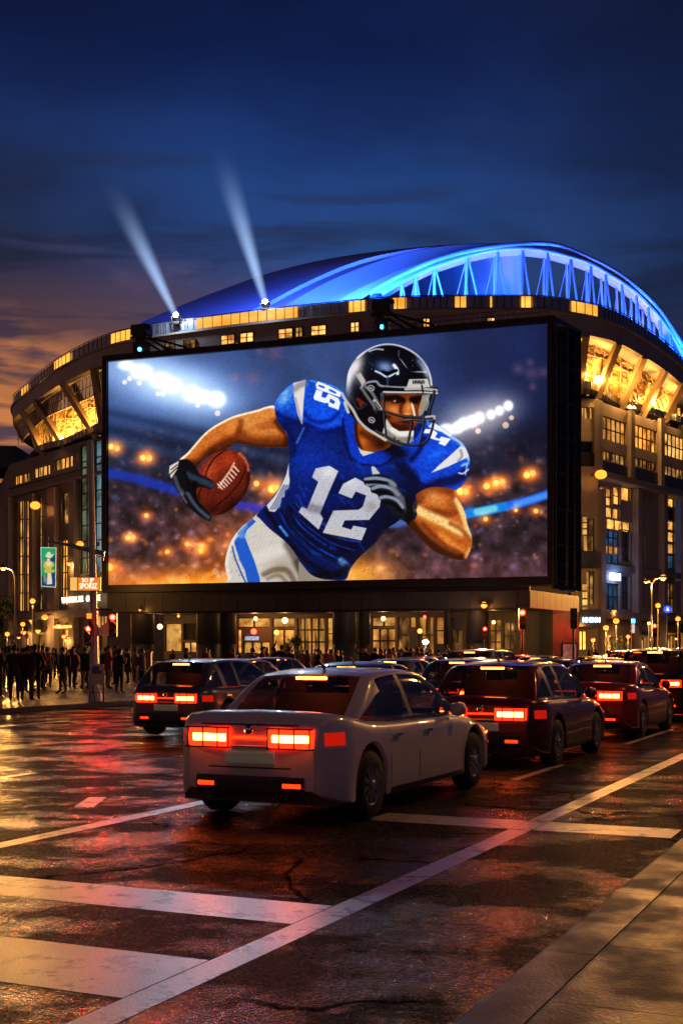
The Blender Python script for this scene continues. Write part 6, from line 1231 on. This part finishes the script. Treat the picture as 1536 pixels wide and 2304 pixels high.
def interp(tab, x):
    if x <= tab[0][0]: return tab[0][1]
    for i in range(len(tab)-1):
        (a, p), (b_, q) = tab[i], tab[i+1]
        if x <= b_:
            t = (x-a)/(b_-a); p0 = tab[i-1][1] if i else p; q1 = tab[i+2][1] if i+2 < len(tab) else q
            x0 = tab[i-1][0] if i else a-(b_-a); x1 = tab[i+2][0] if i+2 < len(tab) else b_+(b_-a)
            m0 = (q-p0)/(b_-x0)*(b_-a); m1 = (q1-p)/(x1-a)*(b_-a); 
            if (q-p)*m0 < 0: m0 = 0
            if (q-p)*m1 < 0: m1 = 0
            m0 = max(-abs(q-p)*3, min(abs(q-p)*3, m0)); m1 = max(-abs(q-p)*3, min(abs(q-p)*3, m1))
            return (2*t**3-3*t*t+1)*p+(t**3-2*t*t+t)*m0+(-2*t**3+3*t*t)*q+(t**3-t*t)*m1
    return tab[-1][1]
def car(paint, kind='sedan', Lc=4.5, Wc=1.8, front=False, lab='', loc=(0, 0, 0), rz=0, group=None, cat='car'):
    """local x forward, origin on the ground at the centre; body and greenhouse are lofted section by section"""
    t = empty('car', loc, rz, lab, cat, group); h = Lc/2; w2 = Wc/2
    zr = {'sedan': 1.45, 'hatch': 1.49, 'suv': 1.72, 'van': 2.1}[kind]; zb_ = {'sedan': .95, 'hatch': .97, 'suv': 1.12, 'van': 1.15}[kind]; wr = .34 if kind in ('sedan', 'hatch') else .38
    zk = {'sedan': 1.06, 'hatch': 1.0, 'suv': 1.14, 'van': 1.18}[kind]
    xr, xf = -h+.86, h-.86
    top = [(-h, zk-.10), (-h+.07, zk-.02), (-h+.3, zk+.01), (-h+1.0, zb_+.03), (0, zb_), (h-1.45, zb_-.01), (h-1.15, zb_-.03), (h-.6, zb_-.12), (h-.22, zb_-.23), (h-.05, zb_-.34), (h, zb_-.40)]
    def plan(x): a = abs(x)/h; return w2*(1-.20*max(0, (a-.80)/.2)**2.4-.015*a)
    def zlow(x):
        z = .2+.12*max(0, (abs(x)-h+.5)/.5)**2
        for c in (xr, xf):
            r = wr+.065
            if abs(x-c) < r: z = max(z, wr+math.sqrt(max(0, r*r-(x-c)**2)))
        return z
    def sec(x):
        w_ = plan(x); zt_ = interp(top, x); zl = min(zlow(x), zt_-.12); mid_ = max(zl+.03, .52)
        return [(w_*.955, zl), (w_*.985, zl+.012), (w_*.995, max(zl+.02, zl*.55+.3*.45)), (w_*1.0, mid_), (w_*.998, max(mid_+.01, .66)), (w_*.985, max(mid_+.02, zt_-.15)), (w_*.965, zt_-.075), (w_*.90, zt_-.022), (w_*.62, zt_+.008), (0, zt_+.02)]
    xs_ = sorted({round(v, 3) for v in [-h, -h+.015, -h+.05, -h+.1, -h+.2, h, h-.015, h-.05, h-.1, h-.2]+[-h+.3+(2*h-.6)*k/24 for k in range(25)]+[c+(wr+.064)*math.cos(PI*k/10) for c in (xr, xf) for k in range(11)]+[c+s*(wr+.075) for c in (xr, xf) for s in (-1, 1)]})
    rows = []
    for x in xs_:
        s = sec(x); e = 1.0
        if abs(x) > h-.03: e = .965; 
        if abs(x) >= h-.001: e = .93
        c = .62; rows.append([(x, y*e, c+(z-c)*(e if e == 1 else e*.985)) for y, z in s]+[(x, -y*e, c+(z-c)*(e if e == 1 else e*.985)) for y, z in s[-2::-1]])
    b = MB(); b.loft(rows, 0, True); n = len(rows[0]); b.add(rows[0], [tuple(range(n))]); b.add(rows[-1], [tuple(range(n))[::-1]])
    fixn(b.build('body', PC[paint], t))
    b = MB(); b.box((0, 0, .26), (2*h-.3, Wc-.22, .12)); 
    for c in (xr, xf): b.box((c, 0, .5), (wr*2+.1, Wc-.3, .5))
    b.build('underbody', 'trim', t)
    # greenhouse
    G = {'sedan': ((-h+.72, -h+1.42), (h-2.05, h-1.18)), 'hatch': ((-h+.12, -h+.62), (h-1.95, h-1.12)), 'suv': ((-h+.10, -h+.42), (h-2.0, h-1.2)), 'van': ((-h+.04, -h+.2), (h-1.45, h-.75))}[kind]
    (xa, xb), (xc, xd) = G; rt = [(xa, zb_-.03), (xa+.04, zb_+.03), (xb-.12, zr-.10), (xb+.1, zr-.035), ((xb+xc)/2, zr), (xc-.1, zr-.03), (xc+.12, zr-.10), (xd-.04, zb_+.02), (xd, zb_-.04)]
    wb, wt = w2*.915, w2*(.70 if kind in ('sedan', 'hatch') else .79)
    def gs(x, e=0):
        zt_ = interp(rt, x); q = max(0, min(1, (zt_-zb_)/(zr-zb_))); we = wb+(wt-wb)*q+e; b0 = wb+e; k = 1-.10*max(0, (abs(x-(xa+xd)/2)/((xd-xa)/2)-.55)/.45)**2; z0 = zb_-.05
        return [(b0*k, z0), ((b0*.66+we*.34)*k, z0+(zt_-z0)*.34), ((b0*.33+we*.67)*k+.004, z0+(zt_-z0)*.68), (we*k, z0+(zt_-z0)*.93), (we*k*.95, zt_-.012+e), (we*k*.82, zt_+.006+e), (we*k*.45, zt_+.022+e), (0, zt_+.028+e)]
    gx = [xa+(xb-xa)*k/6 for k in range(6)]+[xb+(xc-xb)*k/8 for k in range(8)]+[xc+(xd-xc)*k/6 for k in range(7)]
    def patch(x0, x1, j0, j1, e, n=8, both=True, slope=0.):
        m = MB()
        for s in ((1, -1) if both else (1,)):
            m.loft([[(x0+(x1-x0)*k/n+slope*(j-j0), s*gs(x0+(x1-x0)*k/n+slope*(j-j0), e)[j][0], gs(x0+(x1-x0)*k/n+slope*(j-j0), e)[j][1]) for j in range(j0, j1+1)] for k in range(n+1)], 0, True)
        return m
    rows = [[(x, y, z) for y, z in gs(x)]+[(x, -y, z) for y, z in gs(x)[-2::-1]] for x in gx]; b = MB(); b.loft(rows, 0, True); fixn(b.build('windows', 'car_glass', t))
    m = MB(); rr_ = [xb-.05+(xc+.08-xb)*k/10 for k in range(11)]; m.loft([[(x, y, z) for y, z in gs(x, .008)[3:]]+[(x, -y, z) for y, z in gs(x, .008)[3:-1][::-1]] for x in rr_], 0, True); fixn(m.build('roof', PC[paint], t))
    for s in (1, -1):
        for nm, x0, x1, j0, j1 in (('rear_pillar', xa+.01, xb+.02, 2, 5), ('front_pillar', xc, xd-.01, 3, 5)):
            m = MB(); m.loft([[(x0+(x1-x0)*k/8, s*gs(x0+(x1-x0)*k/8, .007)[j][0], gs(x0+(x1-x0)*k/8, .007)[j][1]) for j in range(j0, j1+1)] for k in range(9)], 0, True); fixn(m.build(nm, PC[paint], t))
        m = MB(); c = (xb+xc)/2; m.loft([[(c-.05+.1*k-.03*j, s*gs(c, .007)[j][0], gs(c, .007)[j][1]) for j in range(0, 4)] for k in range(2)], 0, True); fixn(m.build('centre_pillar', 'trim', t))
        if kind in ('suv', 'hatch', 'van'):
            c = xb+.25; m = MB(); m.loft([[(c-.08+.16*k-.06*j, s*gs(c, .007)[j][0], gs(c, .007)[j][1]) for j in range(0, 4)] for k in range(2)], 0, True); fixn(m.build('quarter_pillar', PC[paint], t))
    def side_patch(x0, x1, z0, z1, s, e=.008, n=6):
        def yat(x, z):
            q = sec(x)
            for (ya, za), (yb, zb2) in zip(q, q[1:]):
                if za <= z <= zb2+1e-6: return ya+(yb-ya)*(z-za)/max(1e-6, zb2-za)
            return q[5][0]
        m = MB(); m.loft([[(x0+(x1-x0)*k/n, s*(yat(x0+(x1-x0)*k/n, z0+(z1-z0)*j/2)+e), z0+(z1-z0)*j/2) for j in range(3)] for k in range(n+1)], 0, True); return m
    for cx in (xr, xf):
        for s in (-1, 1):
            b = MB(); y = s*(w2-.125); b.lathe([(wr*.6, -.11), (wr*.93, -.11), (wr, -.07), (wr, .07), (wr*.93, .11), (wr*.6, .11)], (cx, y, wr), 26, axis='y'); wl = b.build('wheel', 'tyre', t)
            b = MB(); yo = y+s*.09; b.lathe([(wr*.64, -.02*s), (wr*.64, .016*s), (wr*.57, .018*s), (wr*.55, -.03*s), (.001, -.03*s)], (cx, yo, wr), 22, axis='y')
            for k in range(10):
                a = 2*PI*k/10+.2; c0 = Vector((cx, yo, wr)); d = Vector((math.cos(a), 0, math.sin(a))); p_ = Vector((-d.z, 0, d.x)); b.obox(c0-p_*.02-Vector((0, .012, 0)), p_*.04, (0, .024, 0), d*wr*.58)
            b.lathe([(.05, .02*s), (.05, .03*s), (.001, .03*s)], (cx, yo, wr), 10, axis='y'); b.build('rim', 'rim', wl)
    wc = plan(-h)*.93; zl = zk-.30; xs = -h-.004
    def rear_strip(y0, y1, z0, z1, m, nm, par, pr=.02, n=6):
        b = MB(); f = []; 
        for k in range(n+1):
            y = y0+(y1-y0)*k/n; dx = .07*(abs(y)/w2)**3; f.append([(xs-pr+dx, y, z0), (xs-pr-.006+dx, y, z0+(z1-z0)*.2), (xs-pr-.006+dx, y, z1-(z1-z0)*.2), (xs-pr+dx, y, z1), (xs+.05+dx, y, z1), (xs+.05+dx, y, z0), (xs-pr+dx, y, z0)])
        b.loft(f, 0, False); b.add(f[0][:6], [tuple(range(6))]); b.add(f[-1][:6], [tuple(range(6))[::-1]]); return fixn(b.build(nm, m, par))
    rear_strip(-wc+.1, wc-.1, .30, .47, 'trim', 'rear_bumper', t, .04, 10); b = MB(); b.box((h-.06, 0, .34), (.16, wc*1.7, .16)); b.build('front_bumper', 'trim', t)
    rear_strip(-wc+.44, wc-.44, zl+.06, zl+.085, 'tail_mid', 'light_bar', t, .012)
    rear_strip(-.26, .26, zl-.17, zl-.05, 'plate', 'rear_plate', t, .016, 2); rear_strip(-.45, .45, zl-.02, zl+.0, 'chrome', 'boot_trim', t, .014, 2)
    b = MB(); b.box((h+.0, 0, .42), (.03, .52, .11)); b.build('front_plate', 'plate', t)
    b = MB(); b.box((h-.02, 0, zb_-.48), (.05, Wc*.5, .12)); b.build('grille', 'trim', t)
    for s in (-1, 1):
        tl = rear_strip(s*(wc-.46), s*(wc+.0), zl-.02, zl+.16, 'tail', 'tail_light', t, .02)
        rear_strip(s*(wc-.42), s*(wc-.05), zl+.035, zl+.105, 'tail_core', 'bulb_strip', tl, .032)
        side_patch(-h+.05, -h+.26, zl+.01, zl+.13, s, .008).build('side_marker', 'marker', t)
        b = MB()
        for yy in (.0, .16, .32, .44): b.box((xs-.045, s*(wc-.02-yy), zl+.07), (.012, .012, .18))
        b.box((xs-.042, s*(wc-.23), zl+.165), (.03, .48, .014)); b.box((xs-.042, s*(wc-.23), zl-.022), (.03, .48, .014)); b.build('lens_divider', 'trim', tl)
        b = MB(); b.tube([(-h-.06, s*(wc-.3), .27), (-h+.2, s*(wc-.3), .27)], .035, 10, cap=False); b.build('exhaust', 'chrome', t)
        m = MB(); m.loft([[(xb-.1+(xd-.1-xb)*k/12, s*(gs(xb-.1+(xd-.1-xb)*k/12, .01)[0][0]), zb_-.01+.0*k), (xb-.1+(xd-.1-xb)*k/12, s*(gs(xb-.1+(xd-.1-xb)*k/12, .012)[0][0]), zb_+.016)] for k in range(13)], 0, True); m.build('window_trim', 'chrome', t)
        rear_strip(s*(wc-.30), s*(wc-.12), .37, .41, 'tail_mid', 'reflector', t, .05, 2)
        side_patch(h-.42, h-.06, zb_-.44, zb_-.30, s, .008).build('headlight', 'head' if front else 'chrome', t)
        if front: b = MB(); b.box((h-.005, s*(plan(h)*.93-.2), zb_-.44), (.05, .3, .12)); b.build('head_lamp', 'head', t)
        b = MB(); b.lathe([(.001, -.1), (.07, -.07), (.085, 0), (.07, .07), (.001, .1)], (xd-.42, s*(w2+.03), zb_+.04), 10, axis='y'); b.build('mirror', PC[paint], t)
        b = MB()
        for hx in ((xb+xc)/2-.72, (xb+xc)/2+.18): b.obox((hx, s*(w2-.012), zb_-.16), (.17, 0, 0), (0, s*.03, 0), (0, 0, .026))
        b.build('door_handle', 'chrome', t)
        c = (xb+xc)/2
        for x in (xr+.47, c, xf-.46): side_patch(x, x+.012, .30, zb_-.08, s, .003, 1).build('door_seam', 'trim', t)
        side_patch(xr+.46, xf-.46, .215, .27, s, .006, 10).build('sill', 'trim', t)
    for q_ in (1,):
        m = MB(); m.box((xs-.012, 0, zl+.20), (.02, wc*1.55, .012)); m.box((xs-.012, 0, zl-.21), (.02, wc*1.3, .012)); m.build('boot_seam', 'trim', t)
        m = MB(); m.lathe([(.001, -.02), (.045, -.018), (.05, 0)], (xs-.02, 0, zl+.15), 14, axis='x'); m.build('boot_handle', 'chrome', t)
        m = MB(); m.tube([(xb+.25, 0, zr+.03), (xb+.1, 0, zr+.12)], [.02, .006], 6); m.build('antenna', 'trim', t)
    b = MB()
    for sx_, sy_ in ((xb+.35, 0), (xc-.45, .36), (xc-.45, -.36)):
        ww = Wc*.62 if sy_ == 0 else .46
        b.prism([(0, 0), (.12, 0), (.02, .46), (-.08, .46)], (sx_, sy_-ww/2, zb_-.2), (1, 0, 0), (0, 0, 1), (0, ww, 0))
        for hy in ((-.38, .38) if sy_ == 0 else (0,)): b.prism([(0, 0), (.08, 0), (.05, .17), (-.02, .17)], (sx_-.03, sy_+hy-.12, zb_+.26), (1, 0, 0), (0, 0, 1), (0, .24, 0))
    b.build('seats', 'seat_cloth', t); b = MB(); b.box((xd-.35, 0, zb_+.0), (.3, Wc*.7, .1)); b.build('dashboard', 'trim', t)
    b = MB(); b.box((xb-.07, 0, zr-.075), (.05, .34, .03)); b.build('brake_light', 'tail_core', t)
    return t
ra = ROADA
def put(paint, kind, s, v, lab, **k):
    Lc = k.pop('Lc', {'sedan': 4.6, 'hatch': 4.2, 'suv': 4.7, 'van': 5.0}[kind]); q = rd(s+Lc/2, v); back_ = k.get('front', False)
    return car(paint, kind, Lc, 1.84, loc=(q.x, q.y, .004), rz=ra+(PI if back_ else 0), lab=lab, group='cars stopped in the lanes', **k)
put('cream', 'sedan', 10.6, -5.75, 'cream white saloon, the nearest car, with glowing orange tail lights', Lc=4.9)
put('maroon', 'hatch', 17.2, -5.6, 'dark red hatchback directly ahead of the cream white saloon')
put('red', 'sedan', 23.6, -5.6, 'red saloon second ahead of the cream white one in the nearest lane')
put('black', 'suv', 30.2, -5.6, 'black off-roader cut by the right frame edge, third ahead in the nearest lane')
put('navy', 'sedan', 19.2, -9.2, 'dark navy saloon just behind the cream white saloon, in the second lane')
put('blue', 'hatch', 26.0, -9.2, 'dark blue hatchback ahead of the navy saloon in the second lane')
put('black', 'sedan', 32.6, -9.2, 'black saloon ahead of the dark blue hatchback in the second lane')
put('maroon', 'sedan', 39.4, -9.2, 'maroon saloon far up the second lane')
put('grey', 'suv', 46.5, -9.2, 'grey off-roader far up the second lane beyond the maroon saloon')
put('grey', 'hatch', 20.6, -13.0, 'dark grey hatchback standing alone at the left of the queue in the third lane')
put('silver', 'sedan', 30.6, -13.0, 'silver saloon in the third lane behind the navy saloon roof')
put('navy', 'suv', 38.4, -13.0, 'navy off-roader in the third lane under the canopy columns')
put('red', 'hatch', 46.0, -13.0, 'red hatchback in the third lane toward the right')
put('black', 'sedan', 54.0, -13.0, 'black saloon far off in the third lane')
put('white', 'sedan', 27.5, -16.7, 'white saloon with its headlights on, facing the viewer in the fourth lane', front=True)
put('grey', 'sedan', 41.0, -16.7, 'grey saloon with its headlights on in the fourth lane', front=True)
put('black', 'hatch', 55.0, -16.7, 'black hatchback with its headlights on, farther in the fourth lane', front=True)
put('silver', 'sedan', 36.5, -20.3, 'silver saloon with lit headlights beside the far kerb', front=True)
put('navy', 'sedan', 52, -20.3, 'navy saloon with lit headlights by the far kerb below the shop windows', front=True)
for i, (s, v, p_, k_) in enumerate(((37.5, -5.6, 'grey', 'sedan'), (54, -9.2, 'red', 'sedan'), (61, -9.2, 'black', 'hatch'), (62, -13, 'maroon', 'suv'), (70, -13, 'silver', 'sedan'), (70, -9.2, 'maroon', 'sedan'), (80, -9.2, 'grey', 'suv'), (80, -13, 'red', 'sedan'), (90, -13, 'black', 'sedan'), (72, -16.7, 'navy', 'sedan'), (86, -16.7, 'grey', 'suv'))):
    f_ = v < -15; t = put(p_, k_, s, v, '', front=f_); nm = {'grey': 'grey', 'red': 'red', 'black': 'black', 'maroon': 'maroon', 'silver': 'silver', 'navy': 'navy'}[p_]
    t['label'] = ('grey saloon fourth ahead in the nearest lane, beyond the frame edge', 'red saloon in the second lane just beyond the grey off-roader', 'black hatchback behind the red hatchback at the right', 'maroon off-roader deep in the third lane at the right', 'silver saloon deep in the third lane, ahead of the maroon off-roader', 'maroon saloon deep in the second lane at the right edge', 'distant grey off-roader in the second lane at the right edge', 'distant red saloon in the third lane at the right edge', 'most distant black saloon of the third lane', 'navy saloon with lit headlights in the fourth lane near the right post lamps', 'most distant grey off-roader with lit headlights in the fourth lane')[i]
t = car('red', 'van', 6.0, 2.2, lab='red minibus with bright rear lights in front of the shops at the far right', loc=(*rd(112, -17)[:2], .004), rz=ra, cat='minibus')
t.name = 'minibus'
car('navy', 'sedan', 4.6, 1.84, front=True, lab='car with bright white headlights at the far left edge behind the crowd', loc=(*PX(8, 140)[:2], .13), rz=-PI/2-.05)

# ================================================================ people
M['skin'] = mat('skin', (.32, .17, .1), .55, var=.1); M['hair'] = mat('hair', (.012, .009, .008), .7)
CL = {n: mat('cloth_'+n, c, .85, var=.2, sc_=8) for n, c in (('black', (.010, .010, .012)), ('navy', (.012, .018, .035)), ('brown', (.08, .045, .025)), ('grey', (.11, .11, .115)), ('olive', (.03, .032, .02)), ('maroon', (.22, .015, .012)), ('tan', (.26, .18, .11)), ('denim', (.02, .03, .055)))}
def person_mesh(pose, top, leg, seed, female=False, hands=True):
    """one continuous skinned body; local +y is where the person faces"""
    R = random.Random(seed); st, arm, bag, lean = pose; V = []; E = []; Rd = []
    def v(p, r, par=None):
        V.append(Vector(p)); Rd.append(r if isinstance(r, tuple) else (r, r))
        if par is not None: E.append((par, len(V)-1))
        return len(V)-1
    sw = .185 if not female else .165
    pel = v((0, 0, .93), (.155, .115)); wa = v((0, .0, 1.08), (.14, .10), pel); ch = v((0, lean*.4, 1.27), (.165, .12), wa); nb = v((0, lean*.7, 1.42), (.10, .085), ch); nk = v((0, lean, 1.50), (.056, .056), nb)
    hd1 = v((0, lean+.012, 1.565), (.075, .09), nk); hd2 = v((0, lean+.012, 1.645), (.079, .096), hd1); hd3 = v((0, lean+.0, 1.715), (.058, .07), hd2)
    for s in (-1, 1):
        hp = v((s*.095, 0, .86), (.098, .1), pel); f = st*s
        kn = v((s*.105, f*.5+.02, .48), (.062, .065), hp); cf = v((s*.107, f*.75-.01, .33), (.056, .06), kn); an = v((s*.108, f-.02, .10), (.042, .045), cf); ft = v((s*.115, f+.07, .045), (.042, .034), an); v((s*.12, f+.16, .03), (.036, .024), ft)
        sh = v((s*sw, lean*.6, 1.40), (.075, .07), nb); a = arm[0 if s < 0 else 1]
        if a == 'down': el, wr, hdir = (s*(sw+.06), lean*.5-.03, 1.13), (s*(sw+.07), lean*.5+.04, .88), Vector((0, .05, -1))
        elif a == 'swing': el, wr, hdir = (s*(sw+.06), lean*.5-.03-.07*s*st*4, 1.14), (s*(sw+.05), lean*.5+.10-.2*s*st*4, .92), Vector((0, .4, -1))
        elif a == 'pocket': el, wr, hdir = (s*(sw+.10), lean*.5-.06, 1.13), (s*(sw+.01), lean*.5+.07, .95), Vector((-s*.3, .3, -1))
        elif a == 'phone': el, wr, hdir = (s*(sw+.05), lean*.5+.04, 1.14), (s*.09, lean*.5+.28, 1.26), Vector((-s*.3, .5, .7))
        else: el, wr, hdir = (s*(sw+.16), lean*.5+.02, 1.58), (s*(sw+.02), lean*.5+.10, 1.86), Vector((0, .1, 1))
        e1 = v(el, (.052, .052), sh); w1 = v(wr, (.034, .036), e1); hdir.normalize(); side = hdir.cross(Vector((s*1.0, 0, 0)));
        if side.length < .1: side = Vector((0, 1, 0))
        side.normalize(); pm = v(Vector(wr)+hdir*.055, (.024, .036), w1)
        if hands:
            base = Vector(wr)+hdir*.09
            for k, ln in enumerate((.062, .072, .066, .052)):
                o_ = side*(k-1.5)*.019; c1 = v(base+o_, .0095, pm); c2 = v(base+o_+hdir*ln*.55+Vector((-s*.006, 0, 0)), .0088, c1); v(base+o_+hdir*ln+Vector((-s*.022, 0, 0)), .0075, c2)
            t1 = v(Vector(wr)+hdir*.035-side*.035, .0115, pm); v(Vector(wr)+hdir*.075-side*.058, .009, t1)
    me = bpy.data.meshes.new('b'); me.from_pydata([tuple(q) for q in V], E, []); ob = bpy.data.objects.new('b', me); col.objects.link(ob)
    m = ob.modifiers.new('s', 'SKIN'); m.use_smooth_shade = True
    for i, d in enumerate(me.skin_vertices[0].data): d.radius = Rd[i]; d.use_root = (i == 0)
    ob.modifiers.new('d', 'SUBSURF').levels = 1; ob.modifiers['d'].render_levels = 1
    bpy.context.view_layer.update(); me2 = bpy.data.meshes.new_from_object(ob.evaluated_get(bpy.context.evaluated_depsgraph_get())); bpy.data.objects.remove(ob)
    me2.materials.clear(); bm = bmesh.new(); bm.from_mesh(me2)
    for vv in bm.verts:
        x, y, z = vv.co
        if 1.52 < z < 1.76 and y > lean+.06 and abs(x) < .02: vv.co.y += .02*max(0, 1-abs(z-1.61)/.03)      # nose
        if 1.56 < z < 1.66 and abs(x) > .068: vv.co.x *= 1.12                                            # ears
        if .62 < z < .95 and abs(x) < .23: vv.co.x *= 1.05                                               # coat hem
        if female and .80 < z < .95: vv.co.x *= 1.08
    for f in bm.faces:
        c = f.calc_center_median(); z = c.z
        hz = any((c-V[i]).length < .1 for i in ())
        if z > 1.475 and abs(c.x) < .12 and abs(c.y-lean) < .16: f.material_index = 0
        elif z < .09: f.material_index = 3
        elif z < .84 and abs(c.x) < .2 and not (abs(c.x) > sw+.0 and z > .7): f.material_index = 2
        else: f.material_index = 1
    wr_ = [V[i] for i in range(len(V)) if Rd[i] in ((.024, .036), (.034, .036)) or Rd[i][0] < .012]
    for f in bm.faces:
        c = f.calc_center_median()
        if any((c-q).length < .03 for q in wr_ if True) and f.material_index != 0 and min((c-q).length for q in wr_) < .045: f.material_index = 0
    for k in (M['skin'], CL[top], CL[leg], M['trim']): me2.materials.append(k)
    bm.to_mesh(me2); bm.free(); return me2
def hair_mesh(lean, long=False, cap=None):
    b = MB(); rows = []
    for j in range(7):
        t = j/6; z = 1.60+.155*math.sin(t*PI/2); r = math.cos(t*PI/2)*.092+.004; rows.append([(math.cos(2*PI*i/14)*r*.94, lean-.012+math.sin(2*PI*i/14)*r*1.08, z+(.045 if math.sin(2*PI*i/14) > .4 else -.02 if math.sin(2*PI*i/14) < -.2 else 0)*(1-t)) for i in range(14)])
    b.loft(rows, 0, True, True); b.add(rows[-1], [tuple(range(14))])
    if long:
        b.loft([[(math.cos(PI+PI*i/8)*.088*(1-.1*j), lean-.01+math.sin(PI+PI*i/8)*.095, 1.62-.06*j) for i in range(9)] for j in range(5)], 0, True)
    return b
def make_person(pose, top, leg, seed, female=False, longh=False, bag=None, scale=1.):
    t = empty('person', (0, 0, 0)); t['category'] = 'person'; me = person_mesh(pose, top, leg, seed, female); o = bpy.data.objects.new('body', me); col.objects.link(o); o.parent = t
    hair_mesh(pose[3], longh).build('hair', 'hair', t)
    # jacket: a loose skirted shell over the torso, and a collar
    b = MB(); rows = []
    for z, rx, ry in ((.80, .205, .155), (.9, .20, .15), (1.05, .178, .132), (1.2, .19, .14), (1.33, .205, .135), (1.42, .17, .11), (1.49, .075, .075)):
        rows.append([(math.cos(2*PI*i/16)*rx*(1. if not female else .92), pose[3]*(z-.9)/.6*.9+math.sin(2*PI*i/16)*ry, z) for i in range(16)])
    b.loft(rows, 0, True, True); b.build('jacket', CL[top], t)
    if bag:
        b = MB(); rows = []
        for z, k in ((1.02, .8), (1.06, 1), (1.3, 1), (1.38, .9), (1.41, .55)): rows.append([(math.copysign(abs(math.cos(2*PI*i/16))**.6, math.cos(2*PI*i/16))*.15*k, -.21+math.copysign(abs(math.sin(2*PI*i/16))**.6, math.sin(2*PI*i/16))*.085*k, z) for i in range(16)])
        b.loft(rows, 0, True, True); b.add(rows[0], [tuple(range(16))[::-1]]); b.add(rows[-1], [tuple(range(16))]); b.build('backpack', CL[bag], t)
    return t
specs = [((.06, ('pocket', 'pocket'), 0, .0), 'black', 'black', 1, False, False, None), ((.16, ('swing', 'swing'), 0, .03), 'black', 'denim', 2, False, False, None), ((.03, ('down', 'phone'), 0, .01), 'navy', 'black', 3, True, True, None),
         ((-.15, ('swing', 'swing'), 0, .03), 'brown', 'black', 4, True, True, None), ((.05, ('down', 'down'), 0, 0), 'grey', 'navy', 5, False, False, 'maroon'), ((.08, ('pocket', 'down'), 0, .01), 'olive', 'black', 6, False, False, 'black'),
         ((.04, ('up', 'down'), 0, -.02), 'black', 'grey', 7, False, False, None), ((.02, ('phone', 'phone'), 0, .02), 'maroon', 'denim', 8, True, False, None), ((.14, ('swing', 'down'), 0, .02), 'tan', 'brown', 9, True, True, None)]
protos = [make_person(*s) for s in specs]; used_ = [False]*len(protos)
def place(k, x, y=None, D=None, rz=0, lab='', group=None, s=1.):
    """y = photo row of the feet on the far pavement, or D = distance"""
    if D is None: D = (EYE-.13)*F/(y-HY)
    p = PX(x, D); p.z = .13+step_z(p)
    if not used_[k]: t = protos[k]; used_[k] = True; t.location = p; t.rotation_euler = (0, 0, rz); t['label'] = lab
    else: t = copy_tree(protos[k], p, rz, lab)
    if group: t['group'] = group
    elif 'group' in t: del t['group']
    t.scale = (s, s, s); return t
N1 = (('black', 33, 1578, 0, .15, 1.0, 'person in a dark coat, leftmost of the trio with their backs turned near the kerb'), ('black', 62, 1577, 1, -.1, 1.0, 'person in a black jacket, middle of the trio near the kerb'), ('black', 79, 1576, 0, .05, 1.02, 'tall person in black, rightmost of the trio near the kerb'),
      ('navy', -6, 1572, 5, -.2, 1.0, 'person in a dark coat cut off by the left frame edge'), ('olive', 163, 1551, 3, .1, .97, 'person in a brown coat walking, left of the pair before the signal pole'), ('black', 192, 1552, 6, .25, 1.0, 'person in black with one arm raised, close to the signal pole'),
      ('grey', 107, 1548, 4, .0, 1.0, 'person with a red backpack beside the trio'), ('brown', 127, 1527, 2, .4, 1.0, 'person in a navy coat looking at a phone, right of the red backpack'), ('x', 238, 1545, 5, -.3, 1.0, 'person in a dark olive coat right of the information board'), ('x', 262, 1540, 7, .5, .97, 'person in a maroon jacket standing right of the signal pole'), ('x', 288, 1538, 1, .9, 1.0, 'person in a black jacket striding near the tan cabinet'), ('x', 14, 1548, 8, .4, .97, 'person in a tan coat walking behind the trio at the left edge'))
for _, x, y, k, rz, s, lab in N1: place(k, x, y, None, rz, lab, None, s)
R = random.Random(11); G1 = 'crowd on the left plaza'; G2 = 'crowd under the canopy'
def kerbD(x): return EYE*F/(137*(2050-x)/2050)*1.03
n_ = 0; taken = []
def free(p, d=.62):
    if any((p-q).length < d for q in taken): return False
    taken.append(p); return True
while n_ < 62:
    x = R.uniform(-20, 345); D = R.uniform(max(46, kerbD(x)), 98); p = PX(x, D)
    if not free(p): continue
    place(R.randrange(9), x, None, D, R.uniform(-3.1, 3.1), 'person in dark clothes, backlit in the far crowd on the left plaza', G1, R.uniform(.94, 1.05)); n_ += 1
n_ = 0
while n_ < 70:
    x = R.uniform(345, 1110)
    if R.random() < .45: x = R.choice((R.uniform(560, 760), R.uniform(830, 960)))
    lo = kerbD(x); hi = 92.5-(x-345)*.008
    if lo > hi-1: continue
    D = R.uniform(lo, hi)
    if not free(PX(x, D)): continue
    place(R.randrange(9), x, None, D, R.uniform(-3.1, 3.1), 'person in dark clothes, silhouetted in the crowd before the lit shop windows', G2, R.uniform(.94, 1.05)); n_ += 1
n_ = 0
while n_ < 22:
    x = R.uniform(1290, 1530); D = R.uniform(max(100, kerbD(x)), 132); p = PX(x, D)
    if D > 134 or kerbD(x) > 132 or not free(p): continue
    place(R.randrange(9), x, None, D, R.uniform(-3.1, 3.1), 'person in dark clothes on the pavement before the shops at the far right', 'people at the far right', R.uniform(.94, 1.05)); n_ += 1
# ================================================================ render settings
sc.view_settings.view_transform = 'Standard'; sc.view_settings.look = 'None'; sc.view_settings.exposure = 0; sc.view_settings.gamma = 1
cy = sc.cycles; cy.use_denoising = True; cy.denoiser = 'OPENIMAGEDENOISE'; cy.max_bounces = 5; cy.diffuse_bounces = 2; cy.glossy_bounces = 3; cy.transmission_bounces = 2; cy.volume_bounces = 0; cy.sample_clamp_indirect = 6; cy.sample_clamp_direct = 0; cy.caustics_reflective = True; cy.use_light_tree = True; cy.volume_step_rate = 1.0
